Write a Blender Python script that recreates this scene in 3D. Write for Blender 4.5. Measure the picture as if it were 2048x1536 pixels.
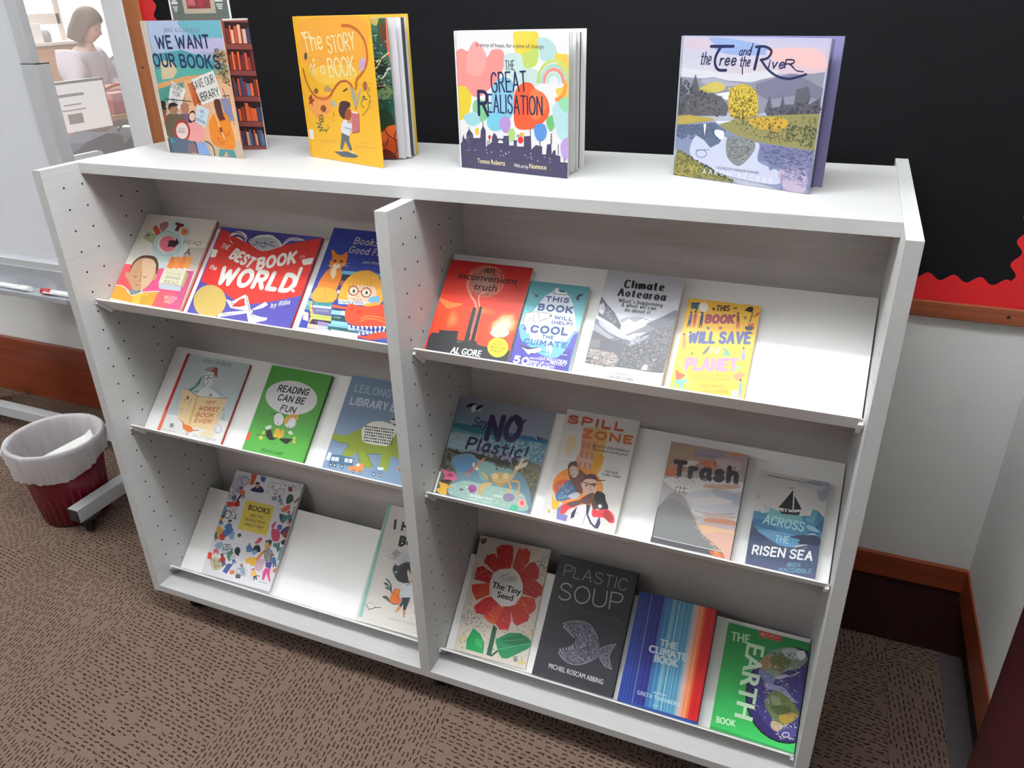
import bpy, bmesh, math, random
from mathutils import Vector, Matrix
from mathutils.geometry import tessellate_polygon

sc = bpy.context.scene
for o in list(bpy.data.objects):
    bpy.data.objects.remove(o)
COL = sc.collection

# ---------------------------------------------------------------- camera
cam = bpy.data.cameras.new('camera')
cam.sensor_width = 36.0
cam.lens = 1554.1666 * 36.0 / 2048.0
cam.clip_start = 0.02
camo = bpy.data.objects.new('camera', cam)
camo.location = (1.66382, -1.209975, 1.6125)
camo.rotation_euler = (1.1066, 0.0222, 0.3927)
COL.objects.link(camo)
sc.camera = camo

# ---------------------------------------------------------------- light, world, exposure
sc.view_settings.view_transform = 'Standard'
sc.view_settings.look = 'None'
sc.view_settings.gamma = 1.0
sc.view_settings.use_curve_mapping = False
sc.view_settings.exposure = 0.0
w = bpy.data.worlds.new('world')
sc.world = w
w.use_nodes = True
w.node_tree.nodes['Background'].inputs[0].default_value = (0.9, 0.93, 1.0, 1)
w.node_tree.nodes['Background'].inputs[1].default_value = 0.05


def area(name, loc, sx, sy, power, col=(1, 1, 1), rot=(0, 0, 0), spread=180):
    l = bpy.data.lights.new(name, 'AREA')
    l.shape = 'RECTANGLE'
    l.size = sx
    l.size_y = sy
    l.energy = power
    l.color = col
    l.spread = math.radians(spread)
    o = bpy.data.objects.new(name, l)
    o.location = loc
    o.rotation_euler = rot
    COL.objects.link(o)
    return o


area('ceiling_lamp', (1.10, -0.32, 2.62), 1.6, 0.06, 18.5, (0.96, 0.985, 1.0))
area('ceiling_lamp', (-2.2, -0.32, 2.62), 1.25, 0.12, 8, (0.96, 0.985, 1.0))
area('ceiling_lamp', (-4.2, -2.2, 2.62), 1.25, 0.3, 125, (0.94, 0.97, 1.0))
# added up-facing fill lights, bounced off the ceiling to lift the shade
for lx, ly, lp in ((1.15, -0.4, 90), (-2.2, -0.6, 58), (-0.8, -2.5, 36)):
    area('ceiling_fill', (lx, ly, 2.42), 1.25, 0.3, lp, (0.93, 0.975, 1.0), rot=(math.pi, 0, 0))
area('ceiling_lamp', (-2.2, 1.9, 2.62), 1.2, 0.6, 36, (1.0, 0.98, 0.97))
area('ceiling_lamp', (-3.6, 3.2, 2.62), 1.2, 0.6, 36, (1.0, 0.98, 0.97))

# ---------------------------------------------------------------- helpers


def lin(h):
    r = []
    for i in (0, 2, 4):
        c = int(h[i:i + 2], 16) / 255
        r.append(c / 12.92 if c <= 0.04045 else ((c + 0.055) / 1.055) ** 2.4)
    return (*r, 1.0)


def nt(name):
    m = bpy.data.materials.new(name)
    m.use_nodes = True
    t = m.node_tree
    return m, t, t.nodes['Principled BSDF']


def node(t, kind, **kw):
    n = t.nodes.new(kind)
    for k, v in kw.items():
        setattr(n, k, v)
    return n


def plain(name, col, rough=0.5, metal=0.0, var=0.06, scale=30, bump=0.0, bscale=200, coat=0.0, stretch=(1, 1, 1)):
    """a painted or moulded surface: base colour with a faint noise variation, optional fine bump"""
    m, t, b = nt(name)
    c = lin(col)
    tc = node(t, 'ShaderNodeTexCoord')
    mp = node(t, 'ShaderNodeMapping')
    mp.inputs['Scale'].default_value = stretch
    t.links.new(tc.outputs['Object'], mp.inputs['Vector'])
    n = node(t, 'ShaderNodeTexNoise')
    n.inputs['Scale'].default_value = scale
    n.inputs['Detail'].default_value = 4
    t.links.new(mp.outputs[0], n.inputs['Vector'])
    r = node(t, 'ShaderNodeValToRGB')
    r.color_ramp.elements[0].position = 0.3
    r.color_ramp.elements[1].position = 0.7
    r.color_ramp.elements[0].color = (*[x * (1 - var) for x in c[:3]], 1)
    r.color_ramp.elements[1].color = (*[min(1, x * (1 + var)) for x in c[:3]], 1)
    t.links.new(n.outputs['Fac'], r.inputs['Fac'])
    t.links.new(r.outputs['Color'], b.inputs['Base Color'])
    b.inputs['Roughness'].default_value = rough
    b.inputs['Metallic'].default_value = metal
    b.inputs['Coat Weight'].default_value = coat
    if bump:
        n2 = node(t, 'ShaderNodeTexNoise')
        n2.inputs['Scale'].default_value = bscale
        n2.inputs['Detail'].default_value = 3
        t.links.new(mp.outputs[0], n2.inputs['Vector'])
        bp = node(t, 'ShaderNodeBump')
        bp.inputs['Strength'].default_value = bump
        bp.inputs['Distance'].default_value = 0.002
        t.links.new(n2.outputs['Fac'], bp.inputs['Height'])
        t.links.new(bp.outputs[0], b.inputs['Normal'])
    return m


def wood(name, c0, c1, axis, rough=0.5, scale=1.0, bump=0.06, lo=0.3, hi=0.7):
    """grain streaks running along one axis"""
    m, t, b = nt(name)
    tc = node(t, 'ShaderNodeTexCoord')
    mp = node(t, 'ShaderNodeMapping')
    s = [60 * scale, 60 * scale, 60 * scale]
    s['xyz'.index(axis)] = 1.6 * scale
    mp.inputs['Scale'].default_value = s
    t.links.new(tc.outputs['Object'], mp.inputs['Vector'])
    n = node(t, 'ShaderNodeTexNoise')
    n.inputs['Scale'].default_value = 2.0
    n.inputs['Detail'].default_value = 6
    n.inputs['Roughness'].default_value = 0.6
    n.inputs['Distortion'].default_value = 0.6
    t.links.new(mp.outputs[0], n.inputs['Vector'])
    r = node(t, 'ShaderNodeValToRGB')
    r.color_ramp.elements[0].position = lo
    r.color_ramp.elements[1].position = hi
    r.color_ramp.elements[0].color = lin(c0)
    r.color_ramp.elements[1].color = lin(c1)
    t.links.new(n.outputs['Fac'], r.inputs['Fac'])
    t.links.new(r.outputs['Color'], b.inputs['Base Color'])
    b.inputs['Roughness'].default_value = rough
    bp = node(t, 'ShaderNodeBump')
    bp.inputs['Strength'].default_value = bump
    bp.inputs['Distance'].default_value = 0.0006
    t.links.new(n.outputs['Fac'], bp.inputs['Height'])
    t.links.new(bp.outputs[0], b.inputs['Normal'])
    return m


def mathn(t, op, a, b=None, c=None):
    n = node(t, 'ShaderNodeMath', operation=op)
    for i, v in enumerate((a, b, c)):
        if v is None:
            continue
        if isinstance(v, (int, float)):
            n.inputs[i].default_value = v
        else:
            t.links.new(v, n.inputs[i])
    return n.outputs[0]


def carpet_mat():
    m, t, b = nt('carpet_tiles')
    geo = node(t, 'ShaderNodeNewGeometry')
    nz = node(t, 'ShaderNodeTexNoise')
    nz.inputs['Scale'].default_value = 55
    nz.inputs['Detail'].default_value = 1
    t.links.new(geo.outputs['Position'], nz.inputs['Vector'])
    sep = node(t, 'ShaderNodeSeparateXYZ')
    t.links.new(geo.outputs['Position'], sep.inputs[0])
    X, Y = sep.outputs[0], sep.outputs[1]
    P = 0.507
    tx = mathn(t, 'DIVIDE', mathn(t, 'ADD', X, 0.057 + 20 * P), P)
    ty = mathn(t, 'DIVIDE', mathn(t, 'ADD', Y, 0.448 + 20 * 0.5035), 0.5035)
    ix, iy = mathn(t, 'FLOOR', tx), mathn(t, 'FLOOR', ty)
    par = mathn(t, 'MODULO', mathn(t, 'ADD', ix, iy), 2.0)
    wob = mathn(t, 'MULTIPLY', mathn(t, 'SUBTRACT', nz.outputs['Fac'], 0.5), 0.010)
    # u runs along the dashes, v across them; turned a quarter on every other tile
    u = mathn(t, 'ADD', mathn(t, 'MULTIPLY', X, mathn(t, 'SUBTRACT', 1.0, par)), mathn(t, 'MULTIPLY', Y, par))
    v = mathn(t, 'ADD', mathn(t, 'MULTIPLY', Y, mathn(t, 'SUBTRACT', 1.0, par)), mathn(t, 'MULTIPLY', X, par))
    v = mathn(t, 'ADD', v, mathn(t, 'MULTIPLY', u, 0.10))
    v = mathn(t, 'ADD', v, wob)
    vr = mathn(t, 'DIVIDE', v, 0.0115)
    row = mathn(t, 'FLOOR', vr)
    wn = node(t, 'ShaderNodeTexWhiteNoise', noise_dimensions='1D')
    t.links.new(row, wn.inputs['W'])
    ur = mathn(t, 'ADD', mathn(t, 'DIVIDE', u, 0.0215), mathn(t, 'MULTIPLY', wn.outputs['Value'], 7.0))
    ce = mathn(t, 'FLOOR', ur)
    wn2 = node(t, 'ShaderNodeTexWhiteNoise', noise_dimensions='2D')
    cb = node(t, 'ShaderNodeCombineXYZ')
    t.links.new(row, cb.inputs[0])
    t.links.new(ce, cb.inputs[1])
    t.links.new(cb.outputs[0], wn2.inputs['Vector'])
    fu = mathn(t, 'ABSOLUTE', mathn(t, 'SUBTRACT', mathn(t, 'FRACT', ur), 0.5))
    fv = mathn(t, 'ABSOLUTE', mathn(t, 'SUBTRACT', mathn(t, 'FRACT', vr), 0.5))
    ln = mathn(t, 'ADD', 0.24, mathn(t, 'MULTIPLY', wn2.outputs['Value'], 0.16))
    mask = mathn(t, 'MULTIPLY', mathn(t, 'LESS_THAN', fu, ln), mathn(t, 'LESS_THAN', fv, 0.155))
    mask = mathn(t, 'MULTIPLY', mask, mathn(t, 'GREATER_THAN', wn2.outputs['Value'], 0.15))
    # seams between the tiles
    sx = mathn(t, 'ABSOLUTE', mathn(t, 'SUBTRACT', mathn(t, 'FRACT', tx), 0.5))
    sy = mathn(t, 'ABSOLUTE', mathn(t, 'SUBTRACT', mathn(t, 'FRACT', ty), 0.5))
    seam = mathn(t, 'GREATER_THAN', mathn(t, 'MAXIMUM', sx, sy), 0.4975)
    n2 = node(t, 'ShaderNodeTexNoise')
    n2.inputs['Scale'].default_value = 420
    n2.inputs['Detail'].default_value = 2
    t.links.new(geo.outputs['Position'], n2.inputs['Vector'])
    r = node(t, 'ShaderNodeValToRGB')
    r.color_ramp.elements[0].color = lin('59493f')
    r.color_ramp.elements[1].color = lin('7b675b')
    r.color_ramp.elements[0].position = 0.25
    r.color_ramp.elements[1].position = 0.75
    t.links.new(n2.outputs['Fac'], r.inputs['Fac'])
    mx = node(t, 'ShaderNodeMix', data_type='RGBA')
    t.links.new(mask, mx.inputs[0])
    t.links.new(r.outputs[0], mx.inputs[6])
    mx.inputs[7].default_value = lin('35241f')
    mx2 = node(t, 'ShaderNodeMix', data_type='RGBA')
    t.links.new(mathn(t, 'MULTIPLY', seam, 0.35), mx2.inputs[0])
    t.links.new(mx.outputs[2], mx2.inputs[6])
    mx2.inputs[7].default_value = lin('4a3830')
    t.links.new(mx2.outputs[2], b.inputs['Base Color'])
    b.inputs['Roughness'].default_value = 0.95
    b.inputs['Specular IOR Level'].default_value = 0.15
    bp = node(t, 'ShaderNodeBump')
    bp.inputs['Strength'].default_value = 0.5
    bp.inputs['Distance'].default_value = 0.002
    t.links.new(mathn(t, 'SUBTRACT', n2.outputs['Fac'], mask), bp.inputs['Height'])
    t.links.new(bp.outputs[0], b.inputs['Normal'])
    return m


def print_mat(name, rough, coat):
    m, t, b = nt(name)
    a = node(t, 'ShaderNodeVertexColor', layer_name='Ink')
    t.links.new(a.outputs['Color'], b.inputs['Base Color'])
    b.inputs['Roughness'].default_value = rough
    b.inputs['Coat Weight'].default_value = coat
    b.inputs['Coat Roughness'].default_value = 0.2
    b.inputs['Specular IOR Level'].default_value = 0.35
    return m


def emit(name, col, s):
    m, t, b = nt(name)
    b.inputs['Base Color'].default_value = lin(col)
    b.inputs['Emission Color'].default_value = lin(col)
    b.inputs['Emission Strength'].default_value = s
    return m


def matte(*a, **k):
    m = plain(*a, **k)
    m.node_tree.nodes['Principled BSDF'].inputs['Specular IOR Level'].default_value = 0.12
    return m


M = {}
M['ash_x'] = wood('whitewashed_ash_along', 'c0bab8', 'cdc7c5', 'x', scale=1.6)
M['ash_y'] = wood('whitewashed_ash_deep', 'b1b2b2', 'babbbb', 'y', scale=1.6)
M['top'] = wood('pale_top_board', 'b3b3b3', 'bbbbbb', 'x', rough=0.4, scale=1.6)
M['shelf'] = plain('white_shelf_sheet', 'f1f0ef', 0.35, var=0.01)
M['hole'] = plain('drilled_hole', '0c0b0b', 0.9)
M['black'] = plain('black_plastic', '1c1c1e', 0.45)
M['rubber'] = plain('black_rubber', '151516', 0.7, bump=0.1)
M['wall'] = plain('painted_wall', 'd9dad8', 0.7, var=0.02, scale=6, bump=0.15, bscale=90)
M['far_wall'] = plain('far_room_wall', '857d76', 0.8, var=0.05, scale=3)
M['white_trim'] = plain('white_painted_trim', 'e6e7ea', 0.5, var=0.02)
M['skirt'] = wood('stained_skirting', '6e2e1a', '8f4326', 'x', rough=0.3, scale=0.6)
M['skirt_shaded'] = wood('shaded_skirting_low', '2a120d', '371a12', 'x', rough=0.5, scale=0.6)  # skirting wood darkened to paint in the shade on its lower part
M['skirt_y'] = wood('stained_skirting_side', '6e2e1a', '8f4326', 'y', rough=0.3, scale=0.6)
M['dark_door'] = wood('dark_red_door_wood', '351214', '46191a', 'z', rough=0.35, scale=0.5)
M['frame'] = wood('brown_board_frame', '75391f', '8d4d31', 'x', rough=0.4, scale=0.5)
M['frame_z'] = wood('brown_board_frame_upright', '8a5330', 'a8683f', 'z', rough=0.4, scale=0.5)
M['paper_black'] = matte('black_backing_paper', '0f0f12', 0.7, var=0.12, scale=3, bump=0.35, bscale=5, stretch=(1, 1, 5))
M['red'] = plain('red_card_border', 'b91117', 0.5, var=0.05, scale=8)
M['carpet'] = carpet_mat()
M['vinyl'] = plain('grey_floor_edge', '4c4446', 0.8, var=0.08)
M['ceil'] = plain('ceiling_white', 'e4e4e2', 0.9, var=0.01)
M['cover'] = print_mat('printed_cover', 0.45, 0.03)
M['jacket'] = print_mat('glossy_cover', 0.33, 0.08)
M['paper'] = plain('page_edges', 'e9e4d8', 0.8, var=0.05, scale=8, stretch=(1, 1, 300))
M['paper_std'] = plain('page_sheets', 'eceae6', 0.7, var=0.02)
M['board_white'] = plain('whiteboard_enamel', 'ced1d7', 0.25, var=0.01)
M['alu'] = plain('grey_painted_steel', 'b3b5b8', 0.4, metal=0.15, var=0.02)
M['alu_d'] = plain('grey_tray_aluminium', 'a9adb2', 0.35, metal=0.35, var=0.02)
M['bin'] = plain('maroon_plastic', '6e0f1e', 0.35, var=0.05)
M['white_pl'] = plain('white_plastic', 'eeeeee', 0.4, var=0.01)
M['red_pl'] = plain('red_plastic', 'b0282a', 0.4)
M['grey_pl'] = plain('grey_plastic', '8d9296', 0.4)
M['card'] = plain('white_carton', 'f0efec', 0.6, var=0.02)
M['skin'] = plain('skin', 'e6bfae', 0.5, var=0.03)
M['hair'] = plain('brown_hair', '6b5a4a', 0.6, var=0.12, scale=40, stretch=(1, 1, 0.1))
M['lilac'] = plain('pale_lilac_cloth', 'd6d3e2', 0.85, var=0.04, bump=0.2)
M['navy'] = plain('navy_cloth', '3c4258', 0.8, var=0.15, scale=20)
M['bagblack'] = plain('black_cloth', '2e2f35', 0.75, var=0.15)
M['counter'] = wood('honey_counter_wood', 'c08a5c', 'd6a878', 'y', rough=0.4, scale=0.4)
M['cream'] = plain('cream_paint', 'e6dcd2', 0.6, var=0.02)
M['redgoods'] = plain('red_tray_plastic', 'b5332f', 0.45, var=0.06)
M['pink'] = plain('pink_card', 'dba0a2', 0.6)
M['grey_cloth'] = plain('grey_cloth', '8c8c90', 0.8, var=0.08)
M['screen_text'] = plain('screen_grey', 'b4b6ba', 0.5)
M['screen'] = emit('lit_screen', 'd6dadd', 0.75)
M['daylight'] = emit('daylight_window', 'f4f8ff', 3.0)

# liner: thin translucent plastic film
m, t, b = nt('bin_liner_film')
b.inputs['Base Color'].default_value = lin('f2f2f6')
b.inputs['Roughness'].default_value = 0.3
tr = node(t, 'ShaderNodeBsdfTransparent')
tl = node(t, 'ShaderNodeBsdfTranslucent')
tl.inputs[0].default_value = lin('f4f4f8')
m1 = node(t, 'ShaderNodeMixShader')
m1.inputs[0].default_value = 0.35
t.links.new(b.outputs[0], m1.inputs[1])
t.links.new(tl.outputs[0], m1.inputs[2])
m2 = node(t, 'ShaderNodeMixShader')
m2.inputs[0].default_value = 0.22
t.links.new(m1.outputs[0], m2.inputs[1])
t.links.new(tr.outputs[0], m2.inputs[2])
t.links.new(m2.outputs[0], t.nodes['Material Output'].inputs[0])
M['liner'] = m
# office pane: mostly clear, glare haze painted in as a white translucent veil
m, t, b = nt('glare_haze_glass')
b.inputs['Base Color'].default_value = lin('f6f8fa')
b.inputs['Roughness'].default_value = 0.5
tl = node(t, 'ShaderNodeBsdfTranslucent')
tl.inputs[0].default_value = lin('ffffff')
tr = node(t, 'ShaderNodeBsdfTransparent')
m2 = node(t, 'ShaderNodeMixShader')
m2.inputs[0].default_value = 0.80
t.links.new(tl.outputs[0], m2.inputs[1])
t.links.new(tr.outputs[0], m2.inputs[2])
t.links.new(m2.outputs[0], t.nodes['Material Output'].inputs[0])
M['glass'] = m


class MB:
    """collects shapes for ONE mesh object"""

    def __init__(s):
        s.v, s.f, s.m, s.sm = [], [], [], []
        s.mats = []

    def mi(s, mat):
        if mat not in s.mats:
            s.mats.append(mat)
        return s.mats.index(mat)

    def face(s, pts, mat, smooth=False):
        n = len(s.v)
        s.v += [tuple(p) for p in pts]
        s.f.append(tuple(range(n, n + len(pts))))
        s.m.append(s.mi(mat))
        s.sm.append(smooth)

    def box(s, x0, x1, y0, y1, z0, z1, mat, mx=None):
        c = [Vector(p) for p in ((x0, y0, z0), (x1, y0, z0), (x1, y1, z0), (x0, y1, z0), (x0, y0, z1), (x1, y0, z1), (x1, y1, z1), (x0, y1, z1))]
        if mx is not None:
            c = [mx @ p for p in c]
        n = len(s.v)
        s.v += [tuple(p) for p in c]
        for q in ((0, 3, 2, 1), (4, 5, 6, 7), (0, 1, 5, 4), (1, 2, 6, 5), (2, 3, 7, 6), (3, 0, 4, 7)):
            s.f.append(tuple(n + i for i in q))
            s.m.append(s.mi(mat))
            s.sm.append(False)

    def prism(s, pts, d, mat, smooth=False):
        """polygon pts (3D) extruded by vector d"""
        d = Vector(d)
        a = [Vector(p) for p in pts]
        bt = [p + d for p in a]
        n, k = len(s.v), len(a)
        s.v += [tuple(p) for p in a + bt]
        for tri in tessellate_polygon([a]):
            s.f.append(tuple(n + i for i in tri))
            s.m.append(s.mi(mat))
            s.sm.append(False)
            s.f.append(tuple(n + k + i for i in reversed(tri)))
            s.m.append(s.mi(mat))
            s.sm.append(False)
        for i in range(k):
            j = (i + 1) % k
            s.f.append((n + i, n + j, n + k + j, n + k + i))
            s.m.append(s.mi(mat))
            s.sm.append(smooth)

    def tube(s, pts, rad, mat, seg=10, cap=True):
        pts = [Vector(p) for p in pts]
        rad = rad if isinstance(rad, (list, tuple)) else [rad] * len(pts)
        n = len(s.v)
        up = None
        for i, p in enumerate(pts):
            d = (pts[min(i + 1, len(pts) - 1)] - pts[max(i - 1, 0)]).normalized()
            if up is None:
                up = d.orthogonal().normalized()
            up = (up - d * up.dot(d)).normalized()
            sd = d.cross(up)
            for k in range(seg):
                a = 2 * math.pi * k / seg
                s.v.append(tuple(p + rad[i] * (math.cos(a) * up + math.sin(a) * sd)))
        for i in range(len(pts) - 1):
            for k in range(seg):
                k2 = (k + 1) % seg
                s.f.append((n + i * seg + k, n + i * seg + k2, n + (i + 1) * seg + k2, n + (i + 1) * seg + k))
                s.m.append(s.mi(mat))
                s.sm.append(True)
        if cap:
            for base, rev in ((n, True), (n + (len(pts) - 1) * seg, False)):
                r = [base + k for k in range(seg)]
                s.f.append(tuple(reversed(r) if rev else r))
                s.m.append(s.mi(mat))
                s.sm.append(False)

    def lathe(s, prof, c, mat, seg=40, fn=None, axis='z'):
        """profile [(r, h)...] turned about an axis through c; fn(a, i, r, h) may alter r, h"""
        n = len(s.v)
        for i, (r, h) in enumerate(prof):
            for k in range(seg):
                a = 2 * math.pi * k / seg
                rr, hh = fn(a, i, r, h) if fn else (r, h)
                p = {'z': (rr * math.cos(a), rr * math.sin(a), hh), 'x': (hh, rr * math.cos(a), rr * math.sin(a)), 'y': (rr * math.sin(a), hh, rr * math.cos(a))}[axis]
                s.v.append((c[0] + p[0], c[1] + p[1], c[2] + p[2]))
        for i in range(len(prof) - 1):
            for k in range(seg):
                k2 = (k + 1) % seg
                s.f.append((n + i * seg + k, n + i * seg + k2, n + (i + 1) * seg + k2, n + (i + 1) * seg + k))
                s.m.append(s.mi(mat))
                s.sm.append(True)

    def disc(s, c, r, axis, mat, seg=10, sign=1):
        pts = []
        for k in range(seg):
            a = 2 * math.pi * k / seg * sign
            u, v = r * math.cos(a), r * math.sin(a)
            pts.append({'x': (c[0], c[1] + u, c[2] + v), 'y': (c[0] + u, c[1], c[2] + v), 'z': (c[0] + u, c[1] + v, c[2])}[axis])
        s.face(pts, mat)

    def build(s, name, parent=None, bevel=0.0, solid=0.0, sub=0, weld=False):
        off = Vector(parent.get('_o', (0, 0, 0))) if parent is not None else Vector((0, 0, 0))
        me = bpy.data.meshes.new(name)
        me.from_pydata([tuple(Vector(p) - off) for p in s.v], [], s.f)
        for mt in s.mats:
            me.materials.append(M[mt])
        me.polygons.foreach_set('material_index', s.m)
        me.polygons.foreach_set('use_smooth', s.sm)
        if weld:
            bm = bmesh.new()
            bm.from_mesh(me)
            bmesh.ops.remove_doubles(bm, verts=bm.verts, dist=1e-5)
            bmesh.ops.recalc_face_normals(bm, faces=bm.faces)
            bm.to_mesh(me)
            bm.free()
        me.update()
        o = bpy.data.objects.new(name, me)
        COL.objects.link(o)
        if parent is not None:
            o.parent = parent
            o['_o'] = tuple(off)
        if solid:
            md = o.modifiers.new('solid', 'SOLIDIFY')
            md.thickness = solid
            md.offset = 0
        if sub:
            md = o.modifiers.new('sub', 'SUBSURF')
            md.levels = md.render_levels = sub
        if bevel:
            md = o.modifiers.new('bevel', 'BEVEL')
            md.width = bevel
            md.segments = 2
            md.limit_method = 'ANGLE'
            md.angle_limit = math.radians(50)
        return o


def tag(o, label=None, cat=None, group=None, kind=None):
    for k, v in (('label', label), ('category', cat), ('group', group), ('kind', kind)):
        if v:
            o[k] = v
    return o


def thing(name, loc, label, cat, group=None):
    o = bpy.data.objects.new(name, None)
    o.empty_display_size = 0.05
    o.location = loc
    o['_o'] = tuple(loc)
    COL.objects.link(o)
    return tag(o, label, cat, group)


def structure(name, mb, bevel=0.0):
    return tag(mb.build(name, bevel=bevel), kind='structure')


# ---------------------------------------------------------------- the room
b = MB()
b.face([(-6.2, -3.6, 0), (2.100, -3.6, 0), (2.100, 6.0, 0), (-6.2, 6.0, 0)], 'carpet')
b.face([(2.100, -3.6, -0.002), (2.30, -3.6, -0.002), (2.30, 1.0, -0.002), (2.100, 1.0, -0.002)], 'vinyl')
structure('floor', b)
b = MB()
b.box(-6.2, 2.3, -3.6, 6.0, 2.66, 2.70, 'ceil')
structure('ceiling', b)
b = MB()
b.box(-0.385, 2.30, 0.658, 0.93, 0, 2.66, 'wall')
structure('wall_back', b)
b = MB()                                     # wall behind the whiteboard, with the office opening
b.box(-6.2, -1.80, 0.905, 1.0, 0, 2.66, 'wall')
b.box(-1.80, -0.385, 0.905, 1.0, 0, 0.93, 'wall')
b.box(-1.80, -0.385, 0.905, 1.0, 2.15, 2.66, 'wall')
structure('wall_left', b)
b = MB()
b.box(2.115, 2.30, -3.6, 0.658, 0.198, 2.66, 'wall')
structure('wall_right', b)
b = MB()
b.box(-6.2, 2.3, -3.7, -3.6, 0, 2.66, 'far_wall')
structure('wall_front', b)
b = MB()
b.box(-6.3, -6.2, -3.6, 0.905, 0, 2.66, 'far_wall')
b.box(-4.95, -4.85, 1.0, 6.0, 0, 2.66, 'cream')
structure('wall_far_left', b)
b = MB()
b.box(-6.2, 2.3, 6.0, 6.1, 0, 2.66, 'cream')
structure('wall_office_back', b)
b = MB()
b.box(-0.386, -0.306, 0.640, 0.6575, 0, 2.3, 'white_trim')
structure('trim_1', b, 0.002)
# skirtings
b = MB()
b.box(1.70, 2.156, 0.652, 0.6575, 0, 0.215, 'skirt_shaded')
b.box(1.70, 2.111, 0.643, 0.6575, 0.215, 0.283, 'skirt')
structure('baseboard_back', b, 0.002)
b = MB()
b.box(2.157, 2.30, -3.6, 0.6575, -0.002, 0.198, 'skirt_shaded')
b.box(2.110, 2.1145, -3.5, 0.652, 0.190, 0.283, 'skirt_y')
structure('baseboard_right', b, 0.001)
b = MB()
b.box(-6.2, -0.39, 0.888, 0.9045, 0, 0.225, 'skirt')
b.box(-6.2, -0.39, 0.882, 0.9045, 0.225, 0.285, 'skirt')
structure('baseboard_left', b, 0.003)
b = MB()
b.box(2.085, 2.1145, -0.9, 0.13, 0, 2.1, 'dark_door')
structure('door_1', b, 0.004)
# office window in the dividing wall: frame and pane with painted glare haze
b = MB()
b.box(-1.80, -0.386, 0.90, 1.005, 0.90, 0.93, 'white_trim')
b.box(-1.83, -1.80, 0.90, 1.005, 0.90, 2.18, 'white_trim')
b.box(-1.80, -0.386, 0.90, 1.005, 2.15, 2.18, 'white_trim')
wf = structure('window_1', b, 0.002)
b = MB()
b.box(-1.80, -0.386, 0.955, 0.958, 0.93, 2.15, 'glass')
b.build('window_pane', wf)

# ---------------------------------------------------------------- notice board
nb = thing('notice_board', (0.9, 0.657, 1.55), 'large black papered notice board with red scalloped edging and brown wooden frame behind the bookcase', 'notice board')
b = MB()
b.box(-0.249, 2.112, 0.652, 0.657, 0.984, 2.15, 'paper_black')
b.build('backing_paper', nb)
b = MB()
b.box(-0.305, 2.112, 0.641, 0.657, 0.947, 0.984, 'frame')
b.disc((2.043, 0.6408, 0.966), 0.004, 'y', 'hole', 10)
b.build('bottom_rail', nb, 0.002)
b = MB()
b.box(-0.305, -0.249, 0.641, 0.657, 0.984, 2.15, 'frame_z')
b.disc((-0.279, 0.6408, 1.446), 0.0035, 'y', 'hole', 10)
b.build('side_rail', nb, 0.002)
b = MB()
b.box(-0.305, 2.112, 0.641, 0.657, 2.15, 2.20, 'frame')
b.build('top_rail', nb, 0.002)


def scallop(lo, hi, base, mid, amp, pitch, ph, horiz):
    """wavy-edged strip; returns polygon on the board plane"""
    pts = []
    n = int((hi - lo) / pitch * 14)
    for i in range(n + 1):
        s_ = lo + (hi - lo) * i / n
        e = mid + amp * math.cos(2 * math.pi * (s_ - ph) / pitch)
        pts.append((s_, e) if horiz else (e, s_))
    pts += [(hi, base), (lo, base)] if horiz else [(base, hi), (base, lo)]
    return [(p[0], 0.6500, p[1]) for p in pts]


for nm, args in (('bottom', (-0.249, 2.112, 0.984, 1.0385, 0.0075, 0.0505, 1.9225, True)), ('right', (0.986, 2.15, 2.112, 2.029, -0.0075, 0.0505, 1.080, False)), ('left', (0.99, 2.15, -0.249, -0.197, 0.0075, 0.0505, 1.607, False)), ('top', (-0.249, 2.112, 2.15, 2.10, -0.0075, 0.0505, 0.0, True))):
    b = MB()
    b.prism([(p[0], p[1] - (0.0 if nm in ('bottom', 'top') else 0.0006), p[2]) for p in scallop(*args)], (0, 0.0018, 0), 'red')
    b.build('scalloped_border', nb)

# ---------------------------------------------------------------- bookcase
XL, XR, DY = 0.0245, 1.7617, 0.640
bc = thing('bookcase', (0.893, 0.3265, 0), 'long low whitewashed wooden bookcase with sloping white display shelves on casters', 'bookcase')
HC = (0.0475, 0.0975, 0.1970, 0.2470)


def holes(b, x, sign):
    for ci, y in enumerate(HC):
        for i in range(23):
            z = 1.24 - 0.05 * i - (0.05 if ci > 1 else 0)
            if 0.118 < z < 1.26:
                b.disc((x, y, z), 0.0026, 'x', 'hole', 10, sign)


b = MB()
b.box(0, XL, 0, DY, 0.09, 1.288, 'ash_y')
holes(b, XL + 0.0002, 1)
b.build('side_panel', bc)
b = MB()
b.box(XR, 1.7862, 0, DY, 0.09, 1.288, 'ash_y')
holes(b, XR - 0.0002, -1)
b.build('side_panel', bc)
DX0, DX1 = 0.8794, 0.9064
b = MB()
b.box(DX0, DX1, 0, DY, 0.112, 1.2635, 'ash_y')
holes(b, DX1 + 0.0002, 1)
holes(b, DX0 - 0.0002, -1)
b.build('divider', bc)
b = MB()
b.box(XL, XR, 0.101, 0.5545, 1.2637, 1.288, 'top')
b.build('top_board', bc, 0.0006)
b = MB()
b.box(XL, XR, 0.0005, DY, 0.09, 0.112, 'top')
b.build('bottom_board', bc, 0.0006)
for x0, x1 in ((XL, DX0), (DX1, XR)):
    b = MB()
    b.box(x0, x1, 0.3120, 0.3245, 0.112, 1.2635, 'ash_x')
    b.build('back_panel', bc)
R2 = 2 ** -0.5
SHELF_K = {'a': 0.854, 'b': 0.503, 'c': 0.033}


def slope(x, s, n, k):
    """point on a display shelf: s up the slope from the lip, n out along its normal"""
    return Vector((x, 0.083 + (s - n) * R2, 0.083 + k + (s + n) * R2))


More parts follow.
